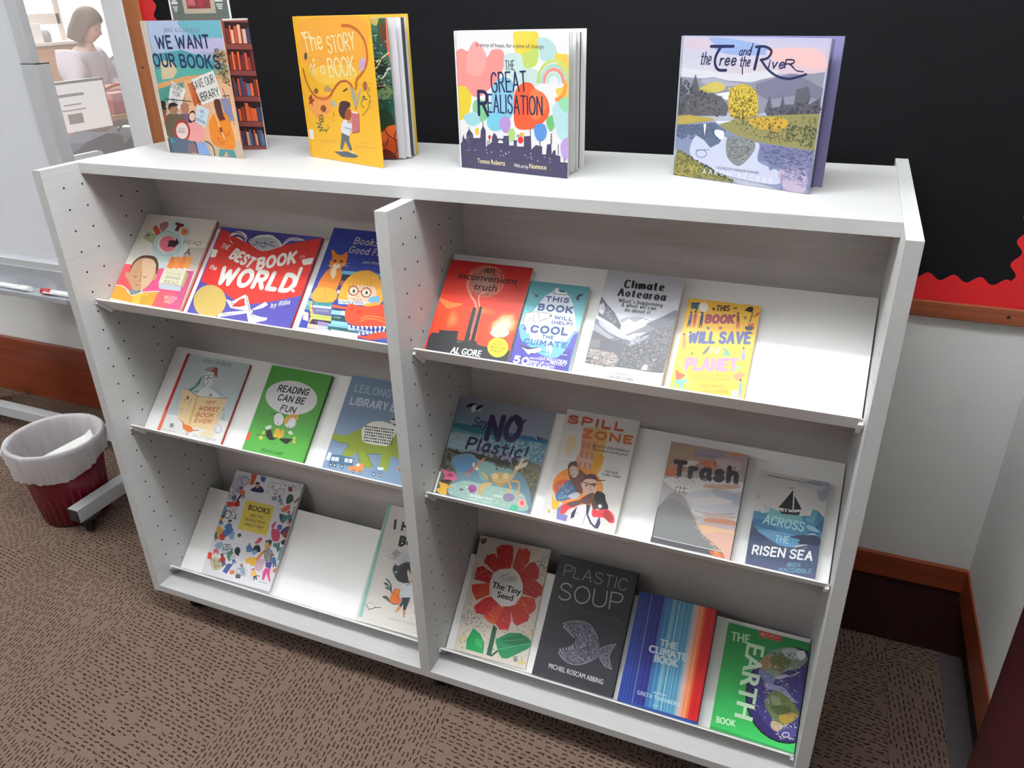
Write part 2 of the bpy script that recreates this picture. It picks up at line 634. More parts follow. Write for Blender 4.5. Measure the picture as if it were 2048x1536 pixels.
for x0, x1 in ((XL + 0.002, DX0 - 0.002), (DX1 + 0.002, XR - 0.003)):
    for k in SHELF_K.values():
        b = MB()
        T = 0.003
        a = [slope(x0, -T, -T, k), slope(x1, -T, -T, k), slope(x1, 0.245, -T, k), slope(x0, 0.245, -T, k)]
        b.prism(a, slope(0, 0, T, 0) - slope(0, 0, 0, 0), 'shelf')
        lp = []
        r = 0.012
        for (cx, a0) in ((x1 - r, 0), (x0 + r, 90)):
            for i in range(6):
                an = math.radians(a0 + 90 * i / 5)
                lp.append(slope(cx + r * math.cos(an), 0, 0.055 - r + r * math.sin(an), k))
        lp = [slope(x1, 0, 0, k)] + lp + [slope(x0, 0, 0, k)]
        b.prism(lp, slope(0, -T, 0, 0) - slope(0, 0, 0, 0), 'shelf')
        sh = b.build('display_shelf', bc)
        for xe, sg in ((x0, 1), (x1, -1)):
            b = MB()
            q = [slope(xe, -0.0035, 0.045, k), slope(xe, -0.0035, -0.004, k), slope(xe, -0.011, -0.004, k), slope(xe, -0.011, 0.045, k)]
            b.prism(q, (sg * 0.007, 0, 0), 'shelf')
            b.build('bracket', sh)


def caster(b_parent, x, y, r=0.036, top=0.0895, name='caster', yaw=0.4, wmat='rubber'):
    b = MB()
    b.box(x - 0.035, x + 0.035, y - 0.035, y + 0.035, top - 0.004, top, 'black')
    mx = Matrix.Translation((x, y, 0)) @ Matrix.Rotation(yaw, 4, 'Z')
    for sx in (-1, 1):
        b.prism([mx @ Vector((sx * 0.017, -0.022, top - 0.004)), mx @ Vector((sx * 0.017, 0.022, top - 0.004)), mx @ Vector((sx * 0.017, 0.026, r)), mx @ Vector((sx * 0.017, 0.010, r - 0.01))], mx.to_3x3() @ Vector((0.003 * sx, 0, 0)), 'black')
    c = b.build(name, b_parent)
    b = MB()
    pr = [(0.006, -0.013), (r - 0.004, -0.013), (r, -0.009), (r, 0.009), (r - 0.004, 0.013), (0.006, 0.013)]
    b.lathe(pr, (0, 0.016, r), wmat, 24, axis='x')
    b.v = [tuple(mx @ Vector(p)) for p in b.v]
    b.build('wheel', c)
    return c


for x in (0.085, 0.893, 1.70):
    for y in (0.060, 0.593):
        caster(bc, x, y, yaw=0.5 if x < 1 else -0.4)

# ---------------------------------------------------------------- printed covers
ART = {
'how': ('ece6da', '''P d3e2e0 1 388 1015 514 1017 606 966 654 894 658 793 623 605 516 468 405 498 286 619 248 777 301 911
P c9bdb2 0 706 722 901 738 917 481 817 494 671 544
E 8fc4c2 416 734 175 18 66 -136
E d9e6e2 417 733 162 17 61 -125
E 8fc4c2 420 731 139 14 54 -111
E e9e8e0 420 731 128 13 49 -101
E f0838f 431 734 103 11 44 -90
R e06b7a 5.5 0 6.29 431 734 81 8 34 -71
R e06b7a 5.5 0 6.29 431 734 65 7 27 -56
R e06b7a 5.5 0 6.29 431 734 48 5 20 -42
R e06b7a 5.5 0 6.29 431 734 32 3 13 -27
P 3a2330 0 431 774 512 778 505 811 570 760 527 695 519 711 442 701
P b9bf8e 0 116 851 246 820 238 716 87 770
P 4c4a40 0 119 816 158 807 150 793 115 803
L d9553a 57.9 0 191 892 248 846
P bd7a83 1 233 948 308 977 339 924 296 859 244 906
P 7c2f3c 0 415 981 533 967 534 933 503 939 491 882 445 886 450 947 418 953
E f0a37d 576 886 51 5 22 -47
E e8834c 576 886 33 3 15 -31
E c9502f 576 886 13 1 5 -11
S 2a2826 0.1 0 0 1 619 755 837 754 45 |READ
S 5a4a44 0.15 0 0 1 682 632 756 636 74 |A
P e8813f 0 537 604 600 602 611 471 536 483
P ee9450 0 606 611 669 610 679 479 604 491
P e98a45 0 674 619 736 617 746 486 672 498
P f0a055 0 742 626 804 624 813 494 739 506
P f0595f 0 -12 460 76 465 262 315 304 155 105 196 -9 232
P dd5687 0 369 452 516 468 537 446 889 482 901 62 543 63 358 202
P f0606a 0 576 229 762 236 753 59 543 63
P c9577f 0 789 475 889 482 905 63 809 60
P f5a13a 0 -1 216 92 219 230 145 265 133 369 179 561 219 552 65 301 64 5 80
P f7be52 0 266 132 371 175 446 181 429 61 301 64
L fdf3e6 10.8 1 -3 220 90 223 205 175 262 140 365 187 570 222
P 7d8c8e 1 193 198 322 214 347 185 259 145 222 161
P 5b3d2e 1 100 379 94 488 156 563 244 585 347 575 420 508 445 436 431 368 379 511 195 525 116 465 117 356
P c69a72 1 105 380 117 482 185 545 322 547 387 496 433 393 414 283 331 215 252 198 157 269 101 329
P d9b594 1 203 538 324 543 387 496 433 393 414 283 348 222 259 398
E c69a72 93 345 24 7 29 -38
E c69a72 446 365 24 -3 4 -35
L 4a3025 6.4 1 176 348 200 332 221 350
L 4a3025 6.3 1 299 358 323 343 344 360
L 8a6246 6.3 0 251 405 288 301 270 297
L 8a4a3a 6.3 1 242 266 274 251 297 265
P ece6c9 0 516 468 789 475 804 314 518 308
P c2ccd4 0 520 304 806 310 818 255 555 251
P b6ab7e 0 791 471 834 439 833 293 800 313
S 8f9a86 0.16 0 0 1 572 413 755 418 17 |A NOVEL
S 8f9a86 0.16 0 0 1 577 364 755 367 33 |GRAND
S 8f9a86 0.16 0 0 1 581 316 756 317 33 |READ
P c7a03a 1 383 152 437 159 477 119 481 71 396 68
S ffd9cf 0.13 0.1 0 1 660 155 813 158 37 |MELISSA
S ffd9cf 0.13 0.1 0 1 680 113 791 116 33 |SWEET'''),
'best': ('514aa0', '''P d8322a 0 10 963 155 929 576 776 779 856 1032 935 1181 979 1203 388 889 285 582 205 312 318 15 390
P f2efe6 0 -22 743 69 735 75 710 69 693 76 676 67 654 10 652 7 712
E efece4 251 883 104 10 32 -74
E 44407f 266 871 82 -27 -7 -42
E efece4 271 859 67 -22 -5 -31
L 2c2a4a 8.1 1 160 939 246 938 332 891 375 857
P d8322a 0 164 909 576 776 333 738 142 872
P efece4 1 393 858 442 919 521 952 620 957 708 920 779 856 744 831 575 778
P b9bcc4 1 412 848 449 902 534 919 623 928 697 902 759 849 735 830 577 784
L 262447 8.0 1 400 863 440 923 530 953 630 954 720 912
L 262447 7.1 1 453 826 558 862 706 835
L 262447 7.1 1 466 874 485 862 497 873
L 262447 7.0 1 637 883 660 871 671 882
L 262447 6.2 0 573 881 585 847 575 840
L 262447 7.0 1 535 835 577 818 611 834
L efece4 7.8 1 779 856 821 931 911 950 1007 933
L efece4 7.8 1 786 860 837 926 916 937 992 934
L efece4 7.7 1 793 866 855 920 922 923 976 935
S efe9df 0.15 0.15 0 1 87 763 183 746 54 |THE
S efe9df 0.23 0.1 0 1 236 659 503 580 127 |BEST
S efe9df 0.23 0.08 0 1 608 571 990 684 140 |BOOK
S efe9df 0.16 0.1 0 1 1028 745 1071 758 37 |in
S efe9df 0.16 0.15 0 1 52 529 133 517 54 |the
S f6f3ec 0.23 0.1 0 1 213 372 1057 386 206 |WORLD
L f6f3ec 36.4 0 1084 646 1081 469
E f6f3ec 1084 417 17 2 6 -15
P efece4 0 1173 773 1103 754 1056 740 1059 720 1070 705 1091 683 1159 699 1175 713
P f4f1ea 0 382 245 462 230 579 318 612 306 704 173 831 274 868 251 830 214 716 167 583 161 472 167
P d8322a 0 475 179 540 261 585 283 630 212 572 188
P f4f1ea 0 358 71 374 97 506 131 721 176 739 154 439 74 373 57
P f4f1ea 0 597 256 618 291 729 137 832 123 916 123 913 99 791 54 730 50
L 2c2a4a 5.9 0 591 312 706 150
L 2c2a4a 5.1 0 568 196 448 220
L 2c2a4a 5.1 0 408 102 459 93 514 112
L 2c2a4a 5.0 0 712 135 765 114
L 2c2a4a 5.0 0 711 178 748 175
S f4f1ea 0.14 0.2 0 1 911 221 1094 284 49 |by Rilla
E c4a95c 210 202 197 -56 -25 -155
L d8c27e 4.4 0 172 317 270 329'''),
'friends': ('34429a', '''S d8ccc0 0.13 0.12 2 1 265 951 778 944 72 |Books Make
S d8ccc0 0.13 0.12 2 1 243 858 792 852 71 |Good Friends
S d8d6e0 0.1 0.3 0 1 419 769 603 772 31 |Jane Mount
P 6db0c4 0 246 676 666 691 670 658 248 642
P 2c2c34 0 253 634 680 650 690 602 261 584
P b3623e 0 265 576 716 596 723 556 270 534
P 2c3a5c 0 258 524 732 549 738 512 261 487
P c9c4b8 0 264 483 746 509 750 477 266 449
P 57616b 0 259 448 757 477 769 422 270 391
P 3f94a0 0 66 348 255 351 263 315 71 311
P e6e6ea 0 72 308 264 315 266 294 71 287
P 6f6a94 0 69 282 277 292 292 239 80 229
P b8bc5e 0 99 226 297 228 309 180 109 177
P 3b2d44 0 98 172 310 180 323 133 108 123
P 8a7aa2 0 177 166 305 159 313 123 182 129
P d8b89c 0 83 128 192 127 202 87 90 88
P b5b9c9 0 192 127 318 124 328 84 199 86
P e9e7dd 0 2 79 341 88 349 52 7 43
P c95a35 0 264 340 427 332 432 304 266 311
P 2d3060 0 293 310 434 312 439 284 295 281
P 8cc3dd 0 279 288 433 291 442 251 285 247
P e6e9ee 0 379 293 433 291 442 251 385 252
P 1f4a4c 0 297 240 441 243 454 196 306 192
P 8cc3dd 0 312 189 478 191 487 151 318 148
P 74aebd 0 292 157 499 157 506 126 296 125
P 2b5a62 0 297 133 593 138 599 106 300 101
P ece6cf 0 334 105 614 105 628 50 346 50
P 9fb4cf 0 502 149 737 142 740 119 502 125
P 54779c 0 568 134 742 127 744 107 567 114
P 6db0a8 0 -11 347 53 346 66 297 -1 297
P c8c4bb 0 -5 237 53 228 79 148 17 157
P 5e8f8a 0 -1 297 63 297 73 256 6 256
P 9aa2ac 0 -5 424 51 422 68 365 9 366
S 24525a 0.14 0 0 1 118 321 228 327 13 |READ MORE
S d8d6e6 0.14 0 0 1 115 258 239 262 13 |ADVENTURE
S 8a8c3e 0.14 0 0 1 129 197 289 202 13 |MYSTERIES
S b8aac8 0.14 0 0 1 149 145 283 147 12 |TALES
S 8a8880 0.14 0 0 1 17 65 278 65 12 |THE BOOK OF TREES AND
S e0eee8 0.14 0 0 1 324 215 398 217 13 |STORY
P e2822f 1 98 781 61 856 80 867 135 829 190 830 215 859 240 853 255 789 254 729 230 696 262 610 254 473 265 373 249 355 51 350 43 490 56 577 84 649 108 682 84 745
P f0a03c 1 47 482 250 473 266 369 54 355
P e8973d 0 123 474 149 477 184 372 158 368
P f2dcb4 1 131 681 173 690 193 636 181 583 137 629
P f4e3c4 1 129 711 159 740 199 731 212 707 179 686 141 690
E 7a4a1c 133 761 18 2 5 -13
E 1f1712 133 761 10 1 3 -9
E 7a4a1c 203 765 17 2 5 -12
E 1f1712 203 765 10 1 3 -9
P 5a3524 0 157 734 176 734 171 723
L f3e6d2 3.5 0 230 722 292 725
L f3e6d2 3.5 0 216 733 290 754
L f3e6d2 3.6 0 125 710 75 709
P e9a23f 1 33 327 53 334 65 280 104 227 107 160 86 133 84 207 46 269
E f3d59a 56 296 12 2 3 -8
E f3d59a 72 256 12 2 3 -8
E f3d59a 87 216 12 2 3 -8
E f3d59a 102 177 12 2 3 -8
P e0a136 1 295 520 325 609 390 676 469 702 548 702 635 654 710 562 751 469 726 392 642 364 427 378 312 379 299 462
P e8c0a4 1 378 463 392 524 451 556 555 560 638 545 674 442 600 383 481 376 413 392
L c9872a 5.2 0 361 609 366 521
L c9872a 5.1 0 389 628 405 525
L c9872a 5.1 0 418 647 443 530
L c9872a 5.1 0 447 665 481 534
L c9872a 5.1 0 486 655 519 539
L c9872a 5.1 0 525 644 556 544
L c9872a 5.1 0 564 633 594 548
R 8c3a2a 9.4 0 6.29 429 495 47 6 16 -43
E f8f4ee 431 495 29 4 8 -22
E 241a16 431 493 17 2 6 -16
E f4f0ea 418 495 8 1 3 -7
R 8c3a2a 9.3 0 6.29 561 494 47 6 15 -43
E f8f4ee 562 494 28 4 8 -22
E 241a16 563 493 17 2 6 -16
E f4f0ea 550 495 8 1 3 -7
L 8c3a2a 8.5 0 475 496 514 497
P f5efe8 0 457 419 531 420 531 406 472 402
L 9c4a3c 5.0 0 457 419 531 420 531 406 472 402 457 419
L a0634e 5.1 0 477 446 503 447
P e9edf2 0 310 396 593 403 570 371 322 352
S 3b4a86 0.12 0.3 0 1 327 361 568 375 29 |Charlie & Kitty
P 6fa8c6 1 611 451 698 474 713 419 617 410
P ee4a2c 1 414 343 449 368 503 363 609 360 781 407 932 410 996 219 874 209 673 177 517 180 454 208 423 270
E c23422 476 318 14 -2 1 -24
E c23422 559 304 18 14 17 -16
L f7803f 11.5 1 598 244 655 276 756 282 845 270
L f7803f 11.4 1 606 221 672 254 783 253 858 231
P f7f4ee 0 485 171 519 170 519 127
P f7f4ee 0 531 171 564 169 563 130
P f7f4ee 0 576 171 609 169 607 133
P f7f4ee 0 618 177 652 175 649 139
P f7f4ee 0 661 183 694 181 692 145
P f7f4ee 0 703 189 736 187 734 151
P f7f4ee 0 746 195 779 193 776 157
P f7f4ee 0 788 201 820 199 818 163
P f7f4ee 0 830 206 862 205 859 169
P e8492c 1 620 85 703 93 775 132 892 156 1016 158 1039 91 918 81 797 67 661 67
P f7f4ee 0 619 89 649 91 623 126
P f7f4ee 0 656 100 686 102 661 135
P f7f4ee 0 693 111 723 113 699 145
P f7f4ee 0 730 122 760 124 736 154
P f7f4ee 0 767 133 797 135 774 163
P f7f4ee 0 804 144 834 146 811 173
P f7f4ee 0 841 154 870 156 848 182
P f7f4ee 0 877 165 907 167 885 191
P f7f4ee 0 914 176 943 178 922 200
P 5a58a0 0 796 71 871 98 992 107 1002 54 899 62'''),
'incon': ('e03421', '''G d3242a,c02226,c23020,d93a20 2 879 750 888 740 484 3 462
G f04a22,c83a20,e84a28,f0401f 3 462 740 484 755 51 34 54
P f07a3a 1 -8 517 114 491 225 491 180 458 90 432
B f58a45 f3472b 637 356 127 63 54 -88
B f9dcc8 f58a45 635 362 94 46 39 -64
B f5cdb5 f9dcc8 615 293 76 11 16 -57
B f9854a ee4424 174 340 62 -10 -1 -98
B e8703a d03a20 417 448 146 5 7 -40
R c9644c 15.1 0 6.29 359 717 159 19 41 -141
R b97a66 15.1 0 6.29 359 717 137 16 35 -121
R a8857a 15.1 0 6.29 359 717 114 14 29 -101
B a98a80 b0584a 359 717 125 15 29 -101
L cf8a74 17.8 1 358 460 328 518 268 580 217 658 218 749
L d8a08a 9.5 1 379 484 353 549 354 591 393 623
L d58f76 6.9 1 207 762 260 818 335 848 423 851 494 817
L d58f76 5.4 1 507 797 536 717 511 638 444 588
F 2a1713 0.012 0.08 333 796 422 796 62 |an
F 3a1512 0.012 0.08 110 712 650 717 62 |inconvenient
F 2a1713 0.012 0.08 281 630 488 634 61 |truth
F 7e3a2e 0 0 276 589 510 593 16 |THE CRISIS OF GLOBAL WARMING
P 2d2d31 0 8 155 29 200 91 205 82 231 165 236 258 246 268 169 329 168 374 178 441 181 455 153 518 146 570 147 769 138 752 38 18 38
P 2d2d31 0 325 470 348 471 364 454 384 166 331 162
P 262226 0 382 484 409 484 424 179 391 177
L a8a0a4 4.0 0 357 453 370 238
P e26a5c 0 367 455 377 456 388 187 374 178
L d9a07c 3.3 0 410 481 427 182
P 6b5a58 0 271 160 299 157 328 151 275 145
E f6e23a 638 154 87 13 23 -83
F 4a4520 0.015 0.1 610 193 675 196 17 |It's not
F 4a4520 0.015 0.1 590 171 691 175 17 |too late to
F 4a4520 0.015 0.1 566 141 704 141 21 |SAVE THE
F 4a4520 0.015 0.1 580 113 690 109 21 |PLANET
F f6f4f2 0.03 0.1 243 48 512 53 52 |AL GORE'''),
'cool': ('5fa3ae', '''G 63b2b4,63b2b4,b4e0dc,a8dcd6 -7 513 534 522 496 386 -9 384
P 5049a4 0 -11 385 498 388 493 48 -9 45
P dfe6f2 0 204 708 278 704 344 687 397 617 433 533 483 390 36 378 6 396 15 432 90 526 120 600 154 663
P 6aa9cf 1 -2 382 53 383 72 338 467 382 463 350 425 216 371 146 263 148 139 204 51 253 13 324
P dfe2f4 0 50 383 465 388 434 322 400 267 388 315 369 250 322 293 326 182 315 156 291 226 292 153 264 235 210 258 194 224 167 283 144 229 94 323 80 308
P 3f3a96 0 -7 57 84 133 162 114 170 42 -9 45
P 3c3a90 0 391 162 475 254 493 50 383 51
P f0f0ee 1 209 734 232 744 262 721 306 714 324 694 215 687
L 1c2430 5.0 0 220 690 208 715 222 746
P 1c2430 0 236 725 268 722 299 720 311 708 265 709
L 1c2430 4.3 0 209 686 325 691
P 1c2430 0 408 669 418 705 460 717 451 694 438 673 425 652
P e9eef0 0 432 672 449 700 443 674
L 1c2430 3.7 0 414 670 437 663
L 1c3444 3.8 0 35 674 61 661 74 656 97 678
P 1c3444 0 59 644 67 661 95 649 85 638
S 2a4a80 0.25 0 1 1 166 613 354 619 47 |THIS
S 2a4a80 0.25 0 1 1 122 523 403 532 65 |BOOK
S 31508a 0.25 0 1 1 277 468 421 469 33 |WILL
S 31508a 0.25 0 1 1 264 425 430 430 29 |(HELP)
S 2a4a80 0.25 0 1 1 112 325 409 340 72 |COOL
S 31508a 0.25 0 1 1 216 293 307 294 30 |THE
S 2b6298 0.25 0 1 1 81 223 429 235 51 |CLIMATE
P f1f1f3 1 21 433 22 478 48 498 107 509 168 510 216 517 243 495 238 478 212 459 177 454 155 432 172 403 193 393 118 396 83 435 78 384 48 379
L 2a2c34 3.7 1 45 379 27 389 22 478 48 496 107 509 181 510 230 509 246 489 206 461 152 432
L 2a2c34 3.1 1 100 489 101 438 135 404
L 2a2c34 3.1 0 127 505 153 451
L 2a2c34 3.1 0 76 460 58 413
E 22242a 240 490 8 1 2 -7
P f4f4f6 1 58 204 117 194 177 197 222 210 234 187 198 163 143 142 98 173
P 1e2238 1 46 206 128 199 210 211 177 197 120 182 60 198
P 1e2238 0 107 162 168 140 193 159 140 151
L 1e2238 3.6 0 236 181 303 179
S f6f6fa 0.24 0 0 1 35 52 153 48 68 |50
F f2f4fa 0.03 0.15 162 105 225 109 13 |WAYS TO
F f2f4fa 0.03 0.15 231 109 471 114 24 |CUT POLLUTION,
F f2f4fa 0.03 0.15 165 72 287 78 21 |SPEAK UP
F f2f4fa 0.03 0.15 295 81 328 82 11 |AND
F f2f4fa 0.03 0.15 334 86 469 89 22 |PROTECT
F f2f4fa 0.03 0.15 160 43 375 50 25 |OUR PLANET!
L f2f2f6 4.1 0 410 180 454 183'''),
'aote': ('c9cad3', '''S 141418 0.3 0 2 0.34 167 792 469 800 66 |Climate
S 141418 0.3 0 2 0.34 132 718 496 720 62 |Aotearoa
S 141418 0.22 0 2 0.34 146 664 487 665 32 |What's happening
S 141418 0.22 0 2 0.34 179 630 445 631 32 |& what we can
S 141418 0.22 0 2 0.34 213 592 410 594 31 |do about it
P 8f9098 0 192 511 232 545 295 561 361 563 432 540 407 469 253 448
P dfe1e8 0 207 491 261 535 306 512 364 549 426 536 369 464 277 401 234 416
P e4e5ec 0 0 521 125 480 229 437 294 354 246 361 134 381 0 492
P 4b4c58 0 4 694 63 632 139 569 212 470 210 434 132 481 94 497 11 530 1 616
P c9cad4 0 3 624 34 639 58 594 50 542 11 559
X 8d8e98 40 21.1 4.2 3 10 625 81 612 195 468 91 511
P 6a6b76 0 0 506 66 472 182 409 303 345 249 348 138 367 64 392 -2 426
P aeb0ba 0 28 488 135 438 272 365 246 361 130 402 43 454
P 8e909b 0 0 463 95 404 194 354 136 345 6 406
P 77787f 0 264 399 379 479 491 566 579 645 613 653 613 540 455 427 288 353
P 5e5f6a 0 398 511 610 653 611 582 477 479
P 5a5960 0 3 405 157 341 247 354 302 348 421 436 506 497 612 575 606 136 389 132 239 129 4 127 1 254
P b9bcc6 0 243 375 326 419 419 443 370 400 300 355
P 9a9ca6 0 300 355 371 394 455 427 402 370 322 316
X 8d8b90 260 17.6 4.7 5 249 348 607 568 614 154 256 139
X 3e3c42 200 17.6 4.7 6 249 348 607 568 614 154 256 139
X a9a5a8 60 22.8 3.4 7 305 335 571 492 563 221 287 178
P 8c8482 0 5 251 221 238 258 188 232 128 9 135
X b3a69c 60 27.4 5.5 8 4 241 228 232 229 141 14 143
X 4a4040 50 27.4 6.2 9 4 241 228 232 231 135 16 136
P 6f6d70 0 -11 320 79 330 87 264 4 255
X 57545a 40 20.6 5.5 11 79 330 249 348 239 276 95 261
P e6e1dd 0 12 125 85 129 174 122 239 129 389 132 518 129 609 136 607 38 1 29
X 5c5656 20 27.2 4.8 12 -3 130 244 133 241 119 0 116
P f2f1ef 0 452 183 481 181 484 140 439 137
X a9a4a0 30 15.8 4.6 13 378 179 538 217 547 143 452 135
F 4a4a4e 0.005 0 262 67 357 69 23 |Edited by
F 3a3a3e 0.015 0 216 32 403 35 25 |HELEN CLARK'''),
'save': ('f2bb3f', '''P 3c5f78 0 25 748 88 756 95 705 32 696
P 2b3b60 0 25 748 85 756 87 746 27 738
P fbf5e6 0 164 727 150 718 164 705 147 704 155 687 139 694 140 676 127 689 120 673 114 691 101 680 103 698 86 695 94 710 78 716 92 725 78 737 95 738 87 756 103 748 103 767 115 753 122 769 128 752 141 762 140 744 156 747 148 732
S 4a2a2e 0.2 0.08 0 1 222 702 311 712 51 |THIS
S a8405a 0.27 0.08 0 1 163 590 357 614 79 |BOOK
S 44578c 0.26 0.08 0 1 69 413 499 470 103 |WILL SAVE
S b9b6a8 0.2 0.1 0 1 233 355 305 366 50 |THE
S dd8fa9 0.28 0.08 0 1 88 195 439 243 110 |PLANET
F c08436 0.005 0.15 133 158 413 198 18 |A CLIMATE JUSTICE PRIMER FOR
F c08436 0.005 0.15 149 133 418 171 18 |ACTIVISTS AND CHANGEMAKERS
S b8862e 0.11 0.15 0 1 218 83 390 108 29 |DANY SIGWALT
S b8862e 0.11 0.15 0 1 221 40 416 70 28 |AURELIA DURAND
P 4a5c94 0 34 653 52 655 56 604 31 600
P 2b2f55 0 32 602 55 605 53 546 47 545 44 579 38 544 31 543
E 4a2a20 40 667 9 1 2 -11
P cf4a34 0 64 662 83 664 89 611 65 608
P d8543a 0 66 609 89 612 90 551 85 550 80 585 75 549 69 548
E 4a2a20 71 677 9 1 2 -11
P 2c3052 0 115 660 133 662 139 610 115 607
P 2c3052 0 116 608 139 611 140 552 134 551 129 585 125 550 118 549
E 4a2a20 121 674 9 1 2 -11
L 4a2a20 8.6 0 77 692 59 723
L 2c3052 8.6 0 130 660 102 650
E f4efe6 106 654 9 1 2 -10
P 7a4a36 0 375 688 392 690 403 640 380 637
P d0573a 0 381 638 403 641 409 583 403 582 396 615 394 581 388 580
E 4a2a20 381 703 8 1 2 -11
L 7a4a36 7.8 0 379 681 344 686
E 4a2418 198 717 11 1 2 -11
P 6f8a3c 1 335 740 363 759 361 736
E b6492c 275 571 13 2 2 -12
P 4a8a80 0 170 569 199 566 198 544 180 545
P 8a6a34 0 422 680 445 693 444 664 433 666
P 3a2622 1 424 732 444 764 477 768 480 733 462 724 444 731
L 3a2622 7.1 0 481 727 476 643
P c8522e 0 461 698 495 697 527 739 526 714 496 690
P c8522e 0 467 629 504 641 509 610 465 610
P 33484c 1 451 608 509 610 497 583 458 581
P e08a5a 0 17 468 35 470 47 420 23 416
P e87f52 0 24 418 47 421 54 363 48 362 40 395 39 361 32 360
E 6a3a2a 23 483 9 1 2 -11
L f7ead0 7.9 0 43 473 63 489
P 4a4c58 0 98 354 122 332 139 335 105 333
L 6a6a4a 3.6 0 91 372 139 395
P 7c6a72 1 183 348 207 402 228 414 214 365 195 343
P 6fa38c 1 314 411 348 410 378 365 329 357 340 390
P a9a0c0 0 460 423 477 426 486 385 464 381
P 8f8fb8 0 464 383 486 386 490 339 484 338 479 365 476 336 469 335
E 7a5a4a 466 435 8 1 2 -10
E b9ac5a 513 437 6 1 1 -7
P 8a8a40 0 43 307 50 315 51 296
P e7c04a 0 491 308 498 315 498 297
P 8fb89a 1 428 273 463 294 457 266 436 256
P e58a5e 0 428 209 470 253 513 226 459 171
P 7f95bd 0 481 171 498 174 510 116 488 112
P 7f95bd 0 489 114 510 117 517 51 512 50 504 88 503 49 497 48
E 3a2620 487 187 8 1 2 -10
P f7f3ea 0 439 101 485 106 486 49 446 45
X 5a5a5a 24 8.0 2.3 14 445 93 480 99 482 57 450 52
P fbdf72 0 18 272 47 270 143 92 138 70 126 77 79 168
P e0542e 1 26 172 79 168 92 158 59 122 33 123
P e0542e 0 14 186 40 190 40 175 21 168
P 6fb69a 0 31 117 115 131 110 99 93 96 108 49 86 45 61 85 44 82 37 43 23 44 30 92'''),
'worst': ('c6d1d6', '''P f0efec 0 53 210 185 216 853 269 876 20 46 9
P c8382e 0 -7 907 41 907 38 241 43 17 0 9 -3 217
P e26a55 0 0 243 40 242 47 18 -1 11
S 3a4446 0.07 0.35 0 1 235 837 619 843 51 |Allan Ahlberg
P e9ecec 1 326 695 354 734 450 749 497 688 489 618 456 578 385 600
L 3c4648 4.6 1 321 694 367 606 426 577 468 597 480 659 460 725
P a35a52 1 320 763 366 798 452 810 478 788 500 705 460 725 427 754 347 750
P c3a29c 1 324 755 367 795 426 802 385 756
R 3c4648 5.6 0 6.29 366 686 29 5 10 -21
R 3c4648 5.5 0 6.29 425 702 32 5 9 -21
L 3c4648 4.6 0 391 688 398 650 418 651
P 3a2a2a 0 406 625 418 627 420 602
L 3c4648 3.7 0 331 730 362 729
L 3c4648 3.7 0 481 702 497 688 484 651
P 5d8a7c 0 301 682 312 692 320 607 280 540 237 498 207 519 268 564
P 8fb0a4 0 256 502 319 521 401 543 346 508 290 495
L 7a8a8a 3.7 0 221 556 251 578 280 583
P e7ecec 1 341 473 371 564 465 579 613 519 607 489 475 470
P 8a9a8a 0 483 497 509 527 535 493 491 490
L 6a7678 3.6 1 503 586 616 537 729 505
L 6a7678 3.7 0 371 564 334 489
P f0d3a4 0 121 514 211 511 345 465 473 474 733 497 732 322 744 118 568 135 387 135 217 171 163 306
P e0b874 0 336 464 366 464 384 294 395 161 371 148 352 296
L 6a5a44 4.6 1 126 514 224 505 345 465 473 474 733 497
P 7a4a30 0 218 452 244 440 251 402 227 411
X 9a7050 20 20.4 6.5 15 160 442 297 414 315 332 215 349
S cf5f2a 0.17 0.2 0 1 495 393 606 413 45 |MY
S cf5f2a 0.17 0.2 0 1 430 314 675 337 54 |WORST
S cf5f2a 0.17 0.2 0 1 427 244 646 269 52 |BOOK
S cf5f2a 0.17 0.2 0 1 436 181 651 204 46 |EVER!
X 8a9698 26 37.2 3.7 16 91 413 160 442 231 250 157 254
X 8a9698 26 35.7 3.6 17 660 393 743 407 808 261 704 250
P e07a38 1 301 144 365 139 419 132 460 98 418 70 349 86 323 98
L e07a38 10.7 0 446 96 529 111
L c5602a 9.1 0 311 146 270 168
L c5602a 7.2 0 388 68 393 36
L c5602a 7.1 0 409 68 412 39
P ecd8b8 1 555 99 716 137 734 75 603 59
R c9cfe4 19.3 0 6.29 756 169 45 8 19 -42
X b9c2dc 20 26.5 5.3 18 676 204 792 209 811 122 719 129
E 8a8e90 167 103 25 4 10 -22
L 7a7a80 3.6 0 138 77 207 85
L b0b0b4 5.4 0 59 37 248 42
S a0a2a8 0.07 0.35 0 1 484 36 785 39 31 |Bruce Ingman'''),
